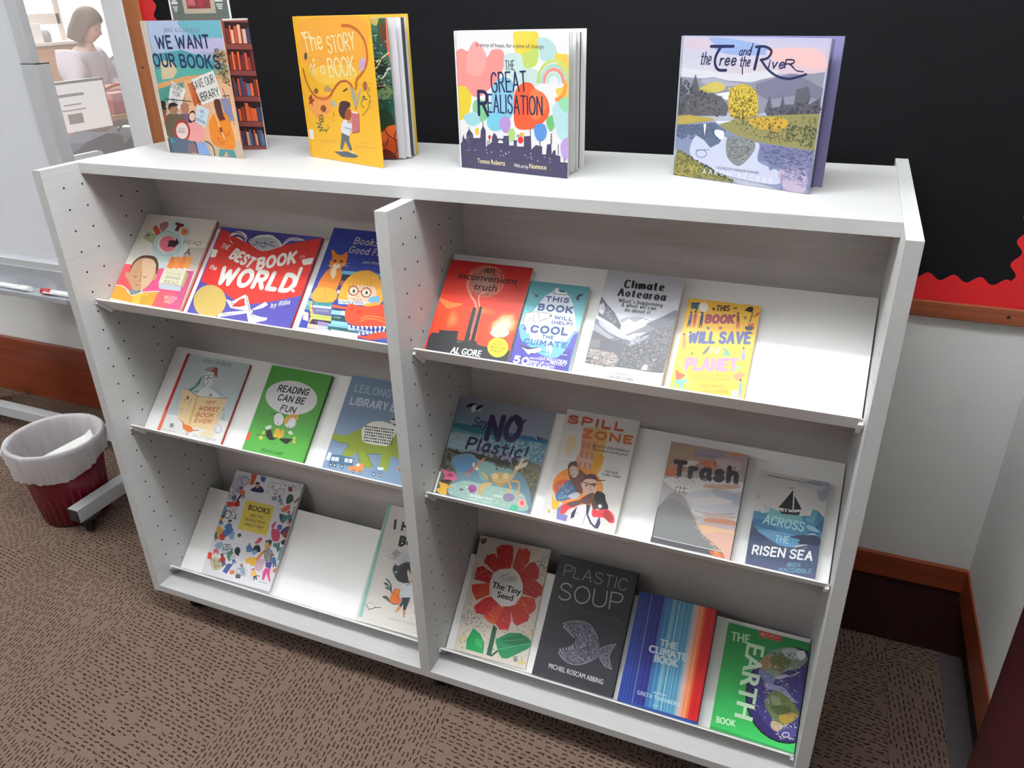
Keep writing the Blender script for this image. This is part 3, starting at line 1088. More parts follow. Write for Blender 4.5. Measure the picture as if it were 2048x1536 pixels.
'read': ('57a646', '''E eceaec 359 641 311 22 48 -177
S 16161a 0.17 0.12 0 1 173 677 539 691 76 |READING
S 16161a 0.17 0.12 0 1 211 585 528 592 74 |CAN BE
S 16161a 0.17 0.12 0 1 285 483 456 485 70 |FUN
E f0eef0 304 396 65 3 16 -69
R 2a2c2a 5.1 0 6.29 304 396 65 3 16 -69
L 2a2c2a 4.2 0 304 373 317 343
L 2a2c2a 4.3 0 179 424 246 444
L 2a2c2a 4.3 0 187 450 248 448
E 2a2c2a 253 396 5 1 2 -5
E 2a2c2a 262 374 5 1 2 -5
P d9a83e 1 370 401 385 444 437 474 499 481 531 446 514 419 440 422 423 371 388 368
E f0eef0 455 385 54 35 44 -45
P d9a83e 1 377 395 395 442 446 474 509 478 529 438 482 454 437 429 415 369 389 365
L 2a2c2a 4.2 1 388 356 430 332 476 333 518 364 510 418
L 2a2c2a 4.2 0 445 359 455 333
P e0b03c 1 305 253 312 294 349 305 374 266 366 217 318 212
P e0b03c 1 374 266 379 299 405 304 427 260 412 218 374 210
P 20261e 1 214 261 260 273 315 207 361 208 319 176 273 176 227 207
P 20261e 1 390 205 465 223 545 227 526 207 495 170 447 177
P eef0ec 1 180 286 223 318 255 308 224 270
P eef0ec 0 456 289 494 308 529 279 484 267
E c6c04c 183 231 16 0 3 -20
E c6c04c 174 177 24 5 9 -21
E c6c04c 559 239 16 -1 1 -18
E c6c04c 569 201 20 4 7 -18
L 20261e 5.1 0 116 193 230 211
L 20261e 4.1 0 517 206 595 181
L 20261e 4.2 0 270 295 302 261
L 20261e 4.1 0 425 276 479 278
L 4a6a3c 3.3 0 322 145 385 149
S 182018 0.1 0.35 0 1 227 40 482 46 39 |Munro Leaf
P e2573a 0 -1 201 44 201 46 125 -1 124'''),
'lei': ('8198b4', '''S b3c3d4 0.17 0 0 1 78 822 486 821 88 |LEILONG
S b3c3d4 0.16 0.1 0 1 514 817 601 818 47 |the
S d5dee6 0.19 0 0 1 78 685 491 692 87 |LIBRARY
S d5dee6 0.19 0 0 1 539 692 723 697 86 |BUS
S 6f86aa 0.1 0 0 1 76 615 348 622 17 |JULIA LIU & BEI LYNN
P 8f9e34 1 5 365 63 368 149 380 235 440 307 485 372 553 451 577 564 580 674 536 860 461 947 400 915 294 800 263 705 268 686 249 693 127 612 141 577 266 447 241 425 253 479 201 533 133 458 111 403 131 327 234 274 184 177 181 194 256 206 298 116 297 6 313
P efece0 1 297 475 358 543 435 573 520 580 663 542 627 370 565 349 463 343 355 350 320 399
P 2c2c2c 0 316 510 334 510 337 494 320 493
P 3a3a40 0 342 511 359 512 362 495 345 495
P 8a8a8c 0 367 512 384 513 387 497 370 496
P 55565a 0 392 514 409 514 412 498 395 497
P 2c2c2c 0 417 515 434 516 437 499 420 499
P 3a3a40 0 442 516 459 517 462 501 445 500
P 8a8a8c 0 467 518 484 518 487 502 470 501
P 55565a 0 492 519 509 520 512 504 495 503
P 2c2c2c 0 517 520 534 521 537 505 520 504
P 3a3a40 0 541 522 558 522 561 506 544 506
P 8a8a8c 0 566 523 583 524 586 508 569 507
P 55565a 0 591 524 608 525 611 509 594 508
P 2c2c2c 0 615 526 632 527 635 510 618 510
P 55565a 0 328 483 345 483 348 467 331 466
P 2c2c2c 0 353 484 370 485 373 469 356 468
P 3a3a40 0 378 485 395 486 398 470 381 469
P 8a8a8c 0 403 487 420 488 423 471 406 471
P 55565a 0 428 488 445 489 448 473 431 472
P 2c2c2c 0 453 490 470 490 473 474 456 473
P 3a3a40 0 478 491 495 492 498 476 481 475
P 8a8a8c 0 503 492 520 493 523 477 506 476
P 55565a 0 528 494 545 494 548 478 531 478
P 2c2c2c 0 552 495 569 496 572 480 555 479
P 3a3a40 0 577 496 594 497 597 481 580 480
P 8a8a8c 0 602 498 619 499 621 483 604 482
P 55565a 0 626 499 643 500 646 484 629 483
P 8a8a8c 0 329 454 347 455 350 439 332 438
P 55565a 0 354 455 372 456 375 440 357 439
P 2c2c2c 0 379 457 397 458 400 441 382 441
P 3a3a40 0 404 458 422 459 425 443 407 442
P 8a8a8c 0 429 460 447 460 450 444 432 443
P 55565a 0 454 461 471 462 474 446 457 445
P 2c2c2c 0 479 462 496 463 499 447 482 446
P 3a3a40 0 504 464 521 465 524 449 507 448
P 8a8a8c 0 529 465 546 466 549 450 532 449
P 55565a 0 553 467 570 468 573 451 556 451
P 2c2c2c 0 578 468 595 469 598 453 581 452
P 3a3a40 0 603 470 620 470 622 454 606 453
P 8a8a8c 0 627 471 644 472 647 456 630 455
P 3a3a40 0 340 427 358 428 361 412 344 411
P 8a8a8c 0 365 429 383 430 386 413 369 412
P 55565a 0 391 430 408 431 411 415 394 414
P 2c2c2c 0 416 432 433 432 436 416 419 415
P 3a3a40 0 440 433 458 434 461 418 443 417
P 8a8a8c 0 465 434 482 435 485 419 468 418
P 55565a 0 490 436 507 437 510 421 493 420
P 2c2c2c 0 515 437 532 438 535 422 518 421
P 3a3a40 0 540 439 557 440 560 424 543 423
P 8a8a8c 0 564 440 581 441 584 425 567 424
P 55565a 0 589 442 606 442 609 426 592 426
P 2c2c2c 0 613 443 630 444 633 428 616 427
P 3a3a40 0 638 444 655 445 658 429 641 428
P 2c2c2c 0 342 399 359 400 362 383 345 383
P 3a3a40 0 367 400 384 401 387 385 370 384
P 8a8a8c 0 392 402 409 403 412 386 395 386
P 55565a 0 417 403 434 404 437 388 420 387
P 2c2c2c 0 442 405 459 405 462 389 445 389
P 3a3a40 0 466 406 484 407 487 391 469 390
P 8a8a8c 0 491 408 508 408 511 392 494 391
P 55565a 0 516 409 533 410 536 394 519 393
P 2c2c2c 0 541 411 558 411 561 395 544 394
P 3a3a40 0 565 412 582 413 585 397 568 396
P 8a8a8c 0 590 413 607 414 610 398 593 397
P 55565a 0 614 415 631 416 634 400 617 399
P 2c2c2c 0 639 416 656 417 659 401 642 400
P 55565a 0 353 372 370 373 373 357 356 356
P 2c2c2c 0 378 374 395 374 398 358 381 357
P 3a3a40 0 403 375 420 376 423 360 406 359
P 8a8a8c 0 428 377 445 377 448 361 431 361
P 55565a 0 453 378 470 379 473 363 456 362
P 2c2c2c 0 477 380 495 380 498 364 480 364
P 3a3a40 0 502 381 519 382 522 366 505 365
P 8a8a8c 0 527 383 544 383 547 367 530 367
P 55565a 0 552 384 569 385 571 369 554 368
P 2c2c2c 0 576 386 593 386 596 370 579 370
P 3a3a40 0 601 387 618 388 620 372 604 371
P 8a8a8c 0 625 389 642 389 645 373 628 373
P 55565a 0 650 390 666 391 669 375 652 374
L 3d4a2a 4.1 0 8 309 118 293 206 298
L 3d4a2a 4.1 0 169 180 208 291
L 3d4a2a 4.0 0 401 272 533 133
L 3d4a2a 4.0 0 447 241 577 266
L 3d4a2a 4.0 0 327 234 399 130
P e6e2d8 1 564 604 600 627 648 587 599 579
P 2c2c30 0 570 613 589 633 630 616
P 2c2c30 0 607 580 649 584 656 565 621 565
P 4f6f8c 0 58 162 160 178 314 172 325 92 203 87 58 79
P e8eef2 0 70 144 110 146 113 107 73 105
P e8eef2 0 113 148 153 150 156 111 117 109
P e8eef2 0 217 157 257 158 259 120 221 118
P e8eef2 0 265 161 304 162 307 124 268 122
E 2c3640 85 64 18 4 7 -19
E cfd8e0 85 64 10 2 4 -11
E 2c3640 130 67 18 4 7 -19
E cfd8e0 130 67 10 2 4 -11
E 2c3640 215 70 18 4 7 -19
E cfd8e0 215 70 10 2 4 -11
P ee8c50 0 283 88 363 108 362 135 430 140 438 107 444 54 296 51
P f6efe4 0 357 126 392 137 397 110 361 103
E 2c2c30 347 50 15 3 6 -16
E f0ece6 347 50 7 1 3 -9
E 2c2c30 423 55 15 3 6 -16
E f0ece6 423 55 7 1 3 -9
P 6f8ca8 0 524 85 579 112 585 144 652 149 663 90 557 76
P eef1f4 0 586 140 652 149 654 119 595 115
E 2a3038 570 65 16 3 6 -16
E e6eaee 570 65 9 2 3 -9
E 2a3038 639 67 16 3 5 -16
E e6eaee 639 67 9 2 3 -9
P e58a62 0 790 165 812 200 887 204 893 159 804 149
E 2c2c30 825 161 14 3 4 -13
E eeeeee 825 161 7 1 2 -6
P f2f3f4 0 19 182 57 178 58 102 13 102'''),
'bpeople': ('eceaf0', '''P eed65a 0 271 932 681 930 696 584 290 585
F 2e2a22 0.02 0 340 824 643 827 60 |BOOKS
F 5a5030 0.012 0 393 752 580 757 35 |AND THE
F 5a5030 0.012 0 348 693 636 702 35 |PEOPLE WHO
F 5a5030 0.012 0 363 640 622 645 34 |MAKE THEM
P cfc9dc 1 -17 1099 56 1197 209 1193 217 1110 148 1035 117 987 31 1013
R 6f7fa0 9.0 0 6.29 167 1143 52 10 18 -44
P b3a6bd 1 74 1032 151 1088 179 1020 94 983
P d8602c 0 214 1241 309 1253 300 1121 242 1110 238 1198
P 5a6aa8 0 363 1242 440 1235 438 1177 390 1174 369 1212
P 2c2850 1 285 1050 314 1087 385 1126 459 1093 463 1053 345 1041
E c9a08c 360 1121 30 6 12 -31
P 2c2850 1 318 1139 344 1165 389 1147 356 1136
X 8a8890 50 33.1 6.6 21 475 1210 732 1236 771 1070 509 1061
P f4f2f6 0 573 1192 662 1198 678 1124 596 1119
L 7a7880 5.4 0 573 1192 662 1198 678 1124 596 1119 573 1192
P e6e2ea 0 654 1140 742 1146 758 1088 667 1076
L 8a8890 4.3 0 654 1140 742 1146 758 1088 667 1076 654 1140
P 8a94ac 1 608 1024 659 1048 685 1013 633 992
P 9a4a4a 0 776 1183 839 1190 848 1135 794 1135
X 7a7880 30 26.0 5.4 22 739 1217 961 1228 972 1169 846 1155
P f4f2f4 0 707 986 789 992 809 925 727 919
L 9a98a0 4.3 0 707 986 789 992 809 925 727 919 707 986
P 2f5a50 1 804 1046 820 1099 873 1099 900 1044 859 995 817 997
P e0705c 1 783 915 863 986 889 931 817 886
P b0585c 0 913 1026 971 1108 987 1080 935 1015
P 3f7f78 1 786 860 898 862 949 912 901 823 864 766 814 786
P 35406a 0 777 868 817 856 831 789 802 803
L 2a2a30 9.5 0 949 977 956 864
P d3a0ac 1 901 823 959 839 967 756 913 775
P 6a6ab0 1 797 722 849 743 872 698 826 678
P d54a70 1 743 662 801 683 864 656 877 561 792 553
P d54a70 1 725 708 750 753 772 757 756 674
P 4a3f78 1 866 667 922 737 974 738 985 632 902 635
P 9a3f44 1 906 655 972 698 981 611 920 618
P 4a2a28 1 912 548 941 593 975 581 966 530
P 6fa3ac 0 922 491 969 521 1006 364 941 350 932 435
P 35705f 0 871 500 894 564 929 473 910 430
P 3a3c48 1 742 543 795 544 793 459 769 489
P 4f8a8c 1 823 520 888 533 889 485 842 485
P e24a36 0 10 852 111 882 146 827 46 797
P 7a7f9a 1 60 914 90 961 134 918 111 882
P b8362c 1 126 875 176 905 206 849 154 823
L 1f2230 24.4 0 153 901 180 973
X 5a5868 30 27.0 6.7 23 -8 985 113 997 145 920 17 895
P 7fa8bc 1 -20 774 26 814 66 719 4 686
P 3a4a80 0 -7 684 47 705 52 603 6 594
R 2e3040 9.9 0 6.29 85 717 44 9 18 -44
X 9a988c 60 22.1 6.6 24 100 787 181 803 228 689 159 676
L 1f2230 11.0 0 203 735 205 685
P e9a84e 0 -6 561 91 570 104 421 35 407
P f2eef0 1 20 648 128 659 137 549 45 561
P 4f78b0 1 128 616 186 618 208 553 127 550
L 4f78b0 14.9 1 130 604 106 573 134 550
E e0c4b8 154 637 20 1 3 -19
P 352a4a 1 128 631 127 658 149 666 175 659 178 642 152 648 144 629
P 4f78b0 1 99 521 214 575 233 528 142 449
P c03a40 1 73 465 122 495 161 433 108 411
P 2a2a30 0 31 401 60 392 53 380
P 7fb2cc 1 207 472 229 537 271 526 275 456 241 449
P f2f0f2 1 325 489 378 496 404 437 331 428
L f2f0f2 13.7 1 328 479 310 447 338 429
E 8a5c4a 346 511 18 2 5 -18
P 1f2028 1 323 504 318 527 339 537 362 533 368 516 343 521 337 502
P 8fb0c0 1 55 330 93 388 158 382 140 308
P 4f7ab0 1 491 425 544 436 580 376 505 361
L 4f7ab0 14.4 1 495 414 480 379 511 362
E b0705c 510 449 19 4 7 -18
P eceaee 1 487 440 479 464 499 476 524 474 532 457 505 460 502 439
P c8505c 1 597 503 616 546 658 545 660 525 630 480 611 466
P 26242e 1 594 449 649 461 688 397 608 380
L 26242e 15.3 1 599 438 582 401 615 382
E e8c8bc 614 474 20 4 8 -19
P c8505c 1 589 465 582 492 602 504 629 501 637 483 609 486 606 465
P 2f333e 1 342 340 366 385 416 366 426 298 377 298
P f2eff4 1 441 381 482 399 504 345 452 294 422 308
P f4f2f4 1 615 368 622 409 651 366 640 334
P 76b0c8 1 583 371 624 404 648 375 615 339
P e6b23c 1 522 270 611 318 673 312 676 244 603 219
P e07f34 1 662 309 738 448 743 405 699 308
P d8b0c4 1 688 305 775 324 785 239 759 185 680 206
P a8a8a4 1 729 412 773 450 852 428 876 336 793 308
X 5c5c60 90 16.8 6.3 25 725 421 845 446 880 327 793 308
P 5a4a9a 0 797 299 889 319 890 242 823 247
P e0488a 0 821 237 890 242 900 187 945 101 916 114 858 187 852 99 823 112 806 185
E d8607a 103 270 39 8 16 -37
E f0d0c8 110 246 21 4 8 -18
P e0452f 0 -3 247 58 250 72 174 15 176
P c9bfa0 1 68 183 129 216 277 158 180 68 84 117
X 8a806a 60 23.8 7.6 26 68 183 254 212 262 135 161 84
R 3a3c48 7.6 0 6.29 205 351 32 7 13 -31
X 6a6c78 70 23.8 7.6 27 170 324 234 407 321 346 227 217
P 3f8f78 0 265 304 317 355 336 220 318 206 271 246
P 4a5a94 0 307 174 385 191 341 64 279 80
P d07a3c 1 376 111 432 123 441 86 391 75
P d07f4a 1 925 240 990 283 998 218 946 216
P e9ecee 0 459 158 511 165 524 104 470 102
L 2c3a34 6.3 0 459 158 511 165 524 104 470 102 459 158
P 50585a 0 463 91 538 98 538 54 476 45
X 8a889a 24 31.5 5.3 28 518 191 614 192 610 84 569 66
L 2a2a2e 9.3 0 734 129 779 136
P f0edf2 1 555 218 625 223 704 57 643 121
L b8b4c0 4.1 0 628 185 695 65
P 8a8890 0 177 983 212 997 253 944 239 939 206 974 221 932 209 927
P d8703a 1 148 1023 186 1038 225 994 172 974
L d8703a 11.4 1 154 1015 149 986 176 976
E c99a84 157 1044 13 5 9 -14
P 3a3440 1 142 1035 130 1054 144 1064 163 1065 172 1053 152 1052 154 1036
P 2a2a30 0 916 830 951 844 989 792 976 787 944 821 958 780 946 775
P 4f8a8c 1 889 870 926 885 963 842 911 822
L 4f8a8c 11.1 1 894 862 890 834 915 823
E e8c8bc 898 891 13 5 9 -13
P 5a3a2a 1 883 881 874 900 885 912 905 913 913 900 893 899 895 883
P 3a4a80 0 -2 628 33 642 72 593 60 587 27 621 42 581 29 576
P e6b23c 1 -29 667 7 681 45 641 -6 620
L e6b23c 10.9 1 -25 659 -28 631 -1 622
E 8a5c4a -20 686 13 5 9 -13
P 2a2a34 1 -36 677 -47 696 -35 706 -15 707 -6 695 -26 694 -24 678
P 3a4a80 0 1008 463 1046 478 1088 422 1073 416 1038 454 1054 408 1040 403
P d54a70 1 977 507 1018 523 1059 476 1001 453
L d54a70 12.3 1 983 497 977 466 1006 455
E e8c8bc 988 530 15 6 10 -15
P 3a2a2a 1 970 519 960 539 973 552 994 553 1004 540 982 538 983 520
P 3a4a80 0 888 322 924 337 964 284 949 278 917 314 931 270 918 266
P 4f78b0 1 858 363 897 379 936 335 882 313
L 4f78b0 11.6 1 863 354 859 324 886 315
E e8c8bc 869 385 14 6 9 -14
P 6a4a3a 1 852 374 842 394 855 405 875 406 884 394 864 392 864 376
P 8a8890 0 523 138 557 152 595 103 581 98 550 130 565 92 553 86
P 8fb0c0 1 496 175 532 190 569 150 518 129
L 8fb0c0 10.7 1 501 167 497 140 522 131
E 8a5c4a 505 195 13 5 9 -12
P c8505c 1 490 186 480 203 492 213 511 214 519 204 500 202 502 187
P 3a4a80 0 220 189 256 204 297 154 283 149 250 182 266 141 253 136
P b8362c 1 191 229 230 244 269 203 215 181
L b8362c 11.3 1 197 221 193 193 220 182
E 8a5c4a 201 250 13 5 9 -13
P 2a2a30 1 186 240 175 258 187 270 207 271 216 259 195 258 197 241
P 8a8890 0 752 461 786 475 823 425 809 420 779 453 793 414 781 408
P e9a84e 1 725 498 761 513 797 472 747 452
L e9a84e 10.7 1 731 491 726 463 751 454
E c99a84 734 518 13 5 9 -13
P 352a4a 1 720 509 709 527 722 537 741 538 749 527 730 526 731 511
P 3a4a80 0 349 238 382 252 420 205 407 199 376 231 391 192 378 188
P c9bfd8 1 322 275 358 289 393 250 345 230
L c9bfd8 10.5 1 327 267 323 240 349 232
E e8c8bc 332 293 13 5 9 -12
P 8a5a3a 1 316 284 306 302 318 312 337 313 345 302 326 301 328 286
P 8a8890 0 725 997 754 1008 788 963 776 959 748 989 761 953 750 949
P 7fa8bc 1 701 1031 733 1043 765 1007 721 989
L 7fa8bc 9.5 1 706 1024 701 999 724 991
E c99a84 710 1049 11 4 8 -12
P 2f2a30 1 696 1040 688 1056 698 1066 715 1067 721 1056 705 1055 707 1041
P 3a4a80 0 2 446 35 459 73 412 60 407 29 439 44 400 32 396
P 3f7f78 1 -26 482 9 497 46 457 -4 438
L 3f7f78 10.5 1 -21 475 -24 448 1 440
E 8a5c4a -17 501 12 5 9 -12
P 4a2a28 1 -32 492 -41 509 -30 520 -11 521 -3 510 -22 509 -20 494
P 2a2a30 0 695 127 728 141 765 93 752 88 721 120 736 81 724 76
P f0c05a 1 668 164 704 178 740 139 690 118
L f0c05a 10.6 1 673 156 669 129 694 120
E c99a84 677 183 13 5 9 -12
P b0705c 1 663 174 652 191 665 202 683 203 691 192 673 191 674 176
L 8a8890 5.1 0 791 76 907 78
X 9896a4 14 22.1 5.5 29 116 749 772 817 850 555 309 463'''),
'hate': ('ece4de', '''P 9fd0c4 0 -2 1269 39 1272 76 49 27 37
L 6fb0a2 6.3 0 22 1269 54 44
S 26221f 0.24 0 0 1 158 1015 192 1022 119 |I
S 26221f 0.24 0 0 1 246 1019 602 1051 106 |HATE
S 26221f 0.28 0 0 1 269 853 732 885 120 |BOOKS
B cdd2d6 ece4de 394 607 222 9 21 -253
B bfc6cc cdd2d6 419 674 108 24 36 -114
P b5b0ac 0 205 761 244 821 318 791 259 721
P c9c4c0 0 204 709 270 703 327 782 261 732
L 7a7672 4.3 0 193 706 252 724 270 703
X a8a49f 24 25.9 4.3 31 142 810 321 838 346 760 170 722
P 3a3b3e 1 275 652 322 652 367 693 429 717 524 707 580 528 475 499 430 493 370 500 309 547 329 593 280 582 268 620
P 2a2b2e 1 376 664 462 683 516 513 427 503 351 526
L 2a2b2e 7.4 0 270 667 311 650
P 4a4b4e 0 274 601 328 562 309 547 272 590
P e8c8b0 1 443 618 454 636 514 573 516 513 486 536 460 581
P e9ecee 1 433 484 516 513 540 528 586 509 615 376 453 348 443 436
L 3a3a3c 5.2 0 470 477 519 504
P 2f3c3c 0 466 346 561 368 546 236 514 228 501 289 486 246 459 260 474 303
P e0946a 0 459 260 491 248 458 190 435 209
P e0946a 0 514 228 546 236 551 183 532 173
P 8a9a80 0 411 194 458 190 438 183
P 8a9a80 0 527 172 568 167 537 158
P f07a30 1 334 361 362 417 422 411 426 362 462 320 453 278 390 259 339 292
P f59a4a 0 358 396 421 431 405 357
P 2c4a3c 1 216 491 259 485 310 436 333 365 309 385 282 450
P 3c6a54 1 210 438 252 453 314 386 270 416
P 3c6a54 1 240 399 271 412 304 384
P 4a5a3c 1 239 298 290 320 351 274 313 285
L 5a4a34 7.2 1 302 283 390 259 453 278
P f2efea 0 83 186 132 213 191 177 127 141
L 3a3a3a 7.3 0 77 185 128 139 192 175 256 192
L 6a6a6a 4.2 0 87 192 132 215 194 179
F b3aaa4 0 0 390 100 732 109 21 |MARIAJO ILUSTRAJO
L d8cdc8 4.0 0 54 44 755 33
P 6a6a68 0 643 234 693 236 692 202'''),
'noplas': ('8f99ad', '''G 9aa3b6,a2a6b6,9a9fb4,7f93ac 2 970 947 958 942 710 -5 701
P 7f9fb6 1 -2 777 209 781 370 702 -5 701
P 3f7f94 0 -6 705 314 717 572 706 946 711 944 671 583 667 251 639 -18 656
P 2f6f9f 0 572 706 946 711 948 656 605 647
P 6fa3b4 0 -20 664 251 639 583 667 944 671 941 464 798 484 538 529 196 529 -30 553
P a8c4cc 1 -17 597 168 623 350 591 292 498 128 467 -19 488
X b8d0d8 180 33.2 11.6 33 204 622 938 662 937 479 373 514
X 5f94ac 120 36.4 8.3 34 222 617 938 662 937 479 377 498
X d4e0e2 60 25.2 8.4 35 2 592 925 619 926 493 10 510
P 6a6a5f 0 -16 464 138 436 234 462 475 452 649 430 796 491 941 464 969 236 959 35 -3 30
X 4c4840 110 50.0 25.0 36 -7 449 800 476 815 360 -2 236
X 8a8064 60 47.4 20.6 37 686 445 941 464 946 232 753 348
P 3a352f 1 18 454 154 439 269 461 443 446 644 445 623 401 402 414 145 412
P 6f8fa0 1 92 328 100 387 190 434 273 445 354 404 488 407 547 378 694 384 794 348 872 270 928 151 940 77 841 25 175 31 169 190 165 262
P 5f8ab0 1 111 324 215 410 321 398 318 292 189 266
P 86aca6 1 354 404 547 378 663 377 719 294 457 224 367 302
P 9ab8ae 1 173 38 233 179 465 195 794 200 896 121 855 35
X b8ccc0 70 32.4 11.3 38 140 144 832 208 834 54 156 35
S 38305e 0.13 0.15 0 1 197 703 333 710 95 |Say
S 3a2d5c 0.21 0.12 0 1 370 583 660 629 263 |NO
L 3a2d5c 19.4 1 603 868 606 811 648 794 687 850
S 4a5a8c 0.12 0 0 1 702 657 756 639 54 |to
S 38305e 0.18 0.12 0 1 195 475 773 487 129 |Plastic!
P 1f2026 1 81 872 109 911 158 924 181 903 142 887
P f0f2f2 1 140 895 171 909 189 862 166 837 139 853
P 1f2026 0 175 880 205 911 258 925 222 884 189 862
P e8ecee 0 202 864 254 894 222 855
P 24262c 0 835 715 847 729 856 711 903 721 864 696 843 700
P e4e8ea 0 812 706 847 701 841 692
P d3b27a 1 493 288 538 320 640 341 709 331 704 291 667 244 620 207 566 223 516 252
P b3925e 1 536 241 603 239 679 262 628 208 576 217
E e6cfa4 547 290 27 5 8 -27
E e6cfa4 645 310 28 6 8 -27
L 8a6a44 3.9 0 584 306 601 270
L d3b27a 20.7 1 510 243 462 265 418 300
P e9e2cc 1 300 353 337 344 376 328 366 306 328 318
P e9e2cc 0 298 361 320 373 321 341
L d3b27a 23.5 1 699 306 718 357 719 412
P e9dcc0 1 706 402 731 431 748 489 784 505 766 453 812 478 805 429 762 405 735 384
L cfa968 20.6 1 526 215 450 191 430 116
L cfa968 20.6 1 513 204 472 172 450 104
L cfa968 20.2 1 708 276 781 275 802 155
L cfa968 20.2 1 689 256 716 215 684 154
E 16161a 540 357 8 2 3 -11
E 16161a 621 379 6 1 3 -9
P 8f8a72 0 487 294 481 229 556 229
P d88070 0 256 244 395 437 412 430 276 235
P c9483c 0 280 277 311 319 324 309 296 268
P d86a90 1 11 251 92 243 153 243 189 194 160 164 131 174 60 151 72 194
E 9a4a6a 119 212 33 7 5 -17
P e8b84a 1 20 55 54 86 27 129 75 130 109 161 112 122 166 117 124 84 132 30 81 27
P 4a3a34 1 35 146 106 169 144 160 102 128
E a85a94 365 134 40 8 11 -36
X 7a3a6a 30 16.0 4.8 39 314 163 394 180 416 105 337 89
E 8a7f96 724 127 54 11 11 -38
R c9c4c8 3.9 0 6.29 724 127 58 12 12 -42
E f0a8a0 852 104 39 8 10 -38
E d05a5a 856 105 14 3 5 -19
E 4fb08a 795 49 38 8 7 -26
P c8e0cc 1 578 123 650 131 663 114 591 107
E 6a6a74 264 105 21 4 4 -12
F f4f4f2 0.015 0.1 357 63 584 70 26 |Ned & Shane Nealon
F e8ecec 0 0.1 356 37 584 43 17 |Illustrated by Tamsyn Martin
P f2f2f0 0 -8 227 22 229 20 26 -7 25'''),
'spill': ('e9e4e0', '''P f2ede8 0 -27 798 185 837 218 567 -3 540
G e9b09c,f2cf7a,f0a83c,e8966a 183 877 416 896 405 485 221 487
P f6d9b8 0 69 778 134 794 149 666 126 646 124 605 80 600 71 701
P efbf52 0 371 661 432 641 422 512 377 503
P e8b49c 0 192 626 354 633 362 500 179 527
P eaa83a 0 402 667 422 631 410 565 404 524 343 480 333 621
P c98a70 0 208 743 232 744 236 691 212 690
P eeb89a 0 216 728 227 728 227 717
P c98a70 0 254 743 278 745 283 692 259 691
P eeb89a 0 263 729 274 729 273 718
P c98a70 0 301 744 325 745 329 693 305 692
P eeb89a 0 309 729 320 730 320 719
P c98a70 0 212 650 236 652 240 602 216 600
P eeb89a 0 221 636 232 636 231 627
P c98a70 0 259 651 282 653 286 603 263 601
P eeb89a 0 267 637 278 637 277 628
P c98a70 0 305 652 329 653 332 604 309 602
P eeb89a 0 313 638 324 638 323 629
P c98a70 0 217 559 241 560 244 513 220 511
P eeb89a 0 225 544 236 545 235 538
P c98a70 0 263 560 287 561 290 514 267 512
P eeb89a 0 271 545 282 546 281 539
P c98a70 0 309 561 333 562 336 515 312 514
P eeb89a 0 317 546 328 547 327 540
S d2604a 0.26 0 0 1 38 883 531 894 84 |SPILL
S dc7a3a 0.26 0 0 1 199 778 628 794 83 |ZONE
F 3a3432 0.02 0 311 715 628 722 20 |SCOTT WESTERFELD
F 3a3432 0.02 0 315 682 624 690 19 |AND ALEX PUVILLAND
L a8a2a0 3.1 0 462 559 586 564
L a8a2a0 3.1 0 455 538 578 545
F 3a3432 0.02 0 462 510 577 515 21 |THE NEW
F 3a3432 0.02 0 441 480 603 487 21 |YORK TIMES
E ee8f34 258 336 223 24 25 -177
P e8b23a 0 44 244 143 124 84 104 63 185
P e9b83c 0 71 187 134 193 136 119 84 104
P d95a3a 1 63 344 150 385 201 309 111 251 55 279
G e8883a,e8923a,f0a040,d8702c 129 469 396 491 479 335 314 301
P 6f4a40 1 129 501 151 545 197 555 225 504 271 481 312 442 314 301 239 285 171 398
P d9b8a4 1 148 473 167 513 221 503 236 459 215 415 181 423
L 4a302a 3.9 0 161 471 177 471
L 4a302a 3.9 0 206 484 222 484
L 7a3c36 4.7 0 186 436 206 436
P 4f6f90 1 86 253 154 370 194 371 252 296 235 237 128 184 90 207
X 9ab4cc 40 23.5 6.3 43 67 329 201 372 225 243 107 203
P c9d0da 1 199 253 253 292 295 281 267 236 212 233
P f2eff4 0 281 177 367 211 494 139 526 32 383 15 269 36 265 112
P 3a3650 0 367 211 406 212 403 127 448 68 503 34 490 24 435 57 389 123
P 3a3650 0 258 110 296 180 289 79 263 57
P 3a3a56 0 501 140 524 77 513 25 479 36
L 8a88a0 4.5 1 380 160 379 67 365 26
L 8a88a0 3.0 0 294 126 329 110
P 5a3548 1 283 397 308 457 367 477 408 454 415 424 378 432 318 420 300 377 296 344
P d8b09c 1 293 391 317 423 385 433 415 408 425 332 385 300 327 280 305 338
L 2e1c22 8.5 0 309 390 350 383 409 399
L 2e1c22 6.1 0 374 380 414 396
E 3a2a2a 330 367 12 2 1 -6
E 3a2a2a 399 377 10 2 1 -6
L 9a6a5c 4.6 0 368 375 373 337 385 335
P d8b09c 1 279 380 296 376 311 332 297 341
L 2e1c22 7.6 0 418 431 477 444
P 6a4038 1 300 228 350 285 404 320 430 279 410 228 353 208
P d83f44 1 153 150 200 183 300 228 323 202 228 135 200 90 160 89
P 6a4a48 1 200 183 299 232 322 205 245 162
P 7a78b0 0 128 121 158 159 162 82 233 82 231 27 143 31
P 1f1d22 1 423 324 454 342 504 325 522 283 561 214 513 189 465 194 429 248
E e4e8ec 487 217 16 3 4 -16
R 4a484e 6.8 0 6.29 487 217 25 5 6 -25
P 5a3a34 1 409 235 435 257 465 194 439 173
P d83f44 1 430 178 483 182 555 205 618 166 635 109 595 100 550 128 497 124 444 120
P a8302f 1 550 197 616 142 593 107 530 147
P c9a24a 0 49 96 68 96 69 69 54 70'''),
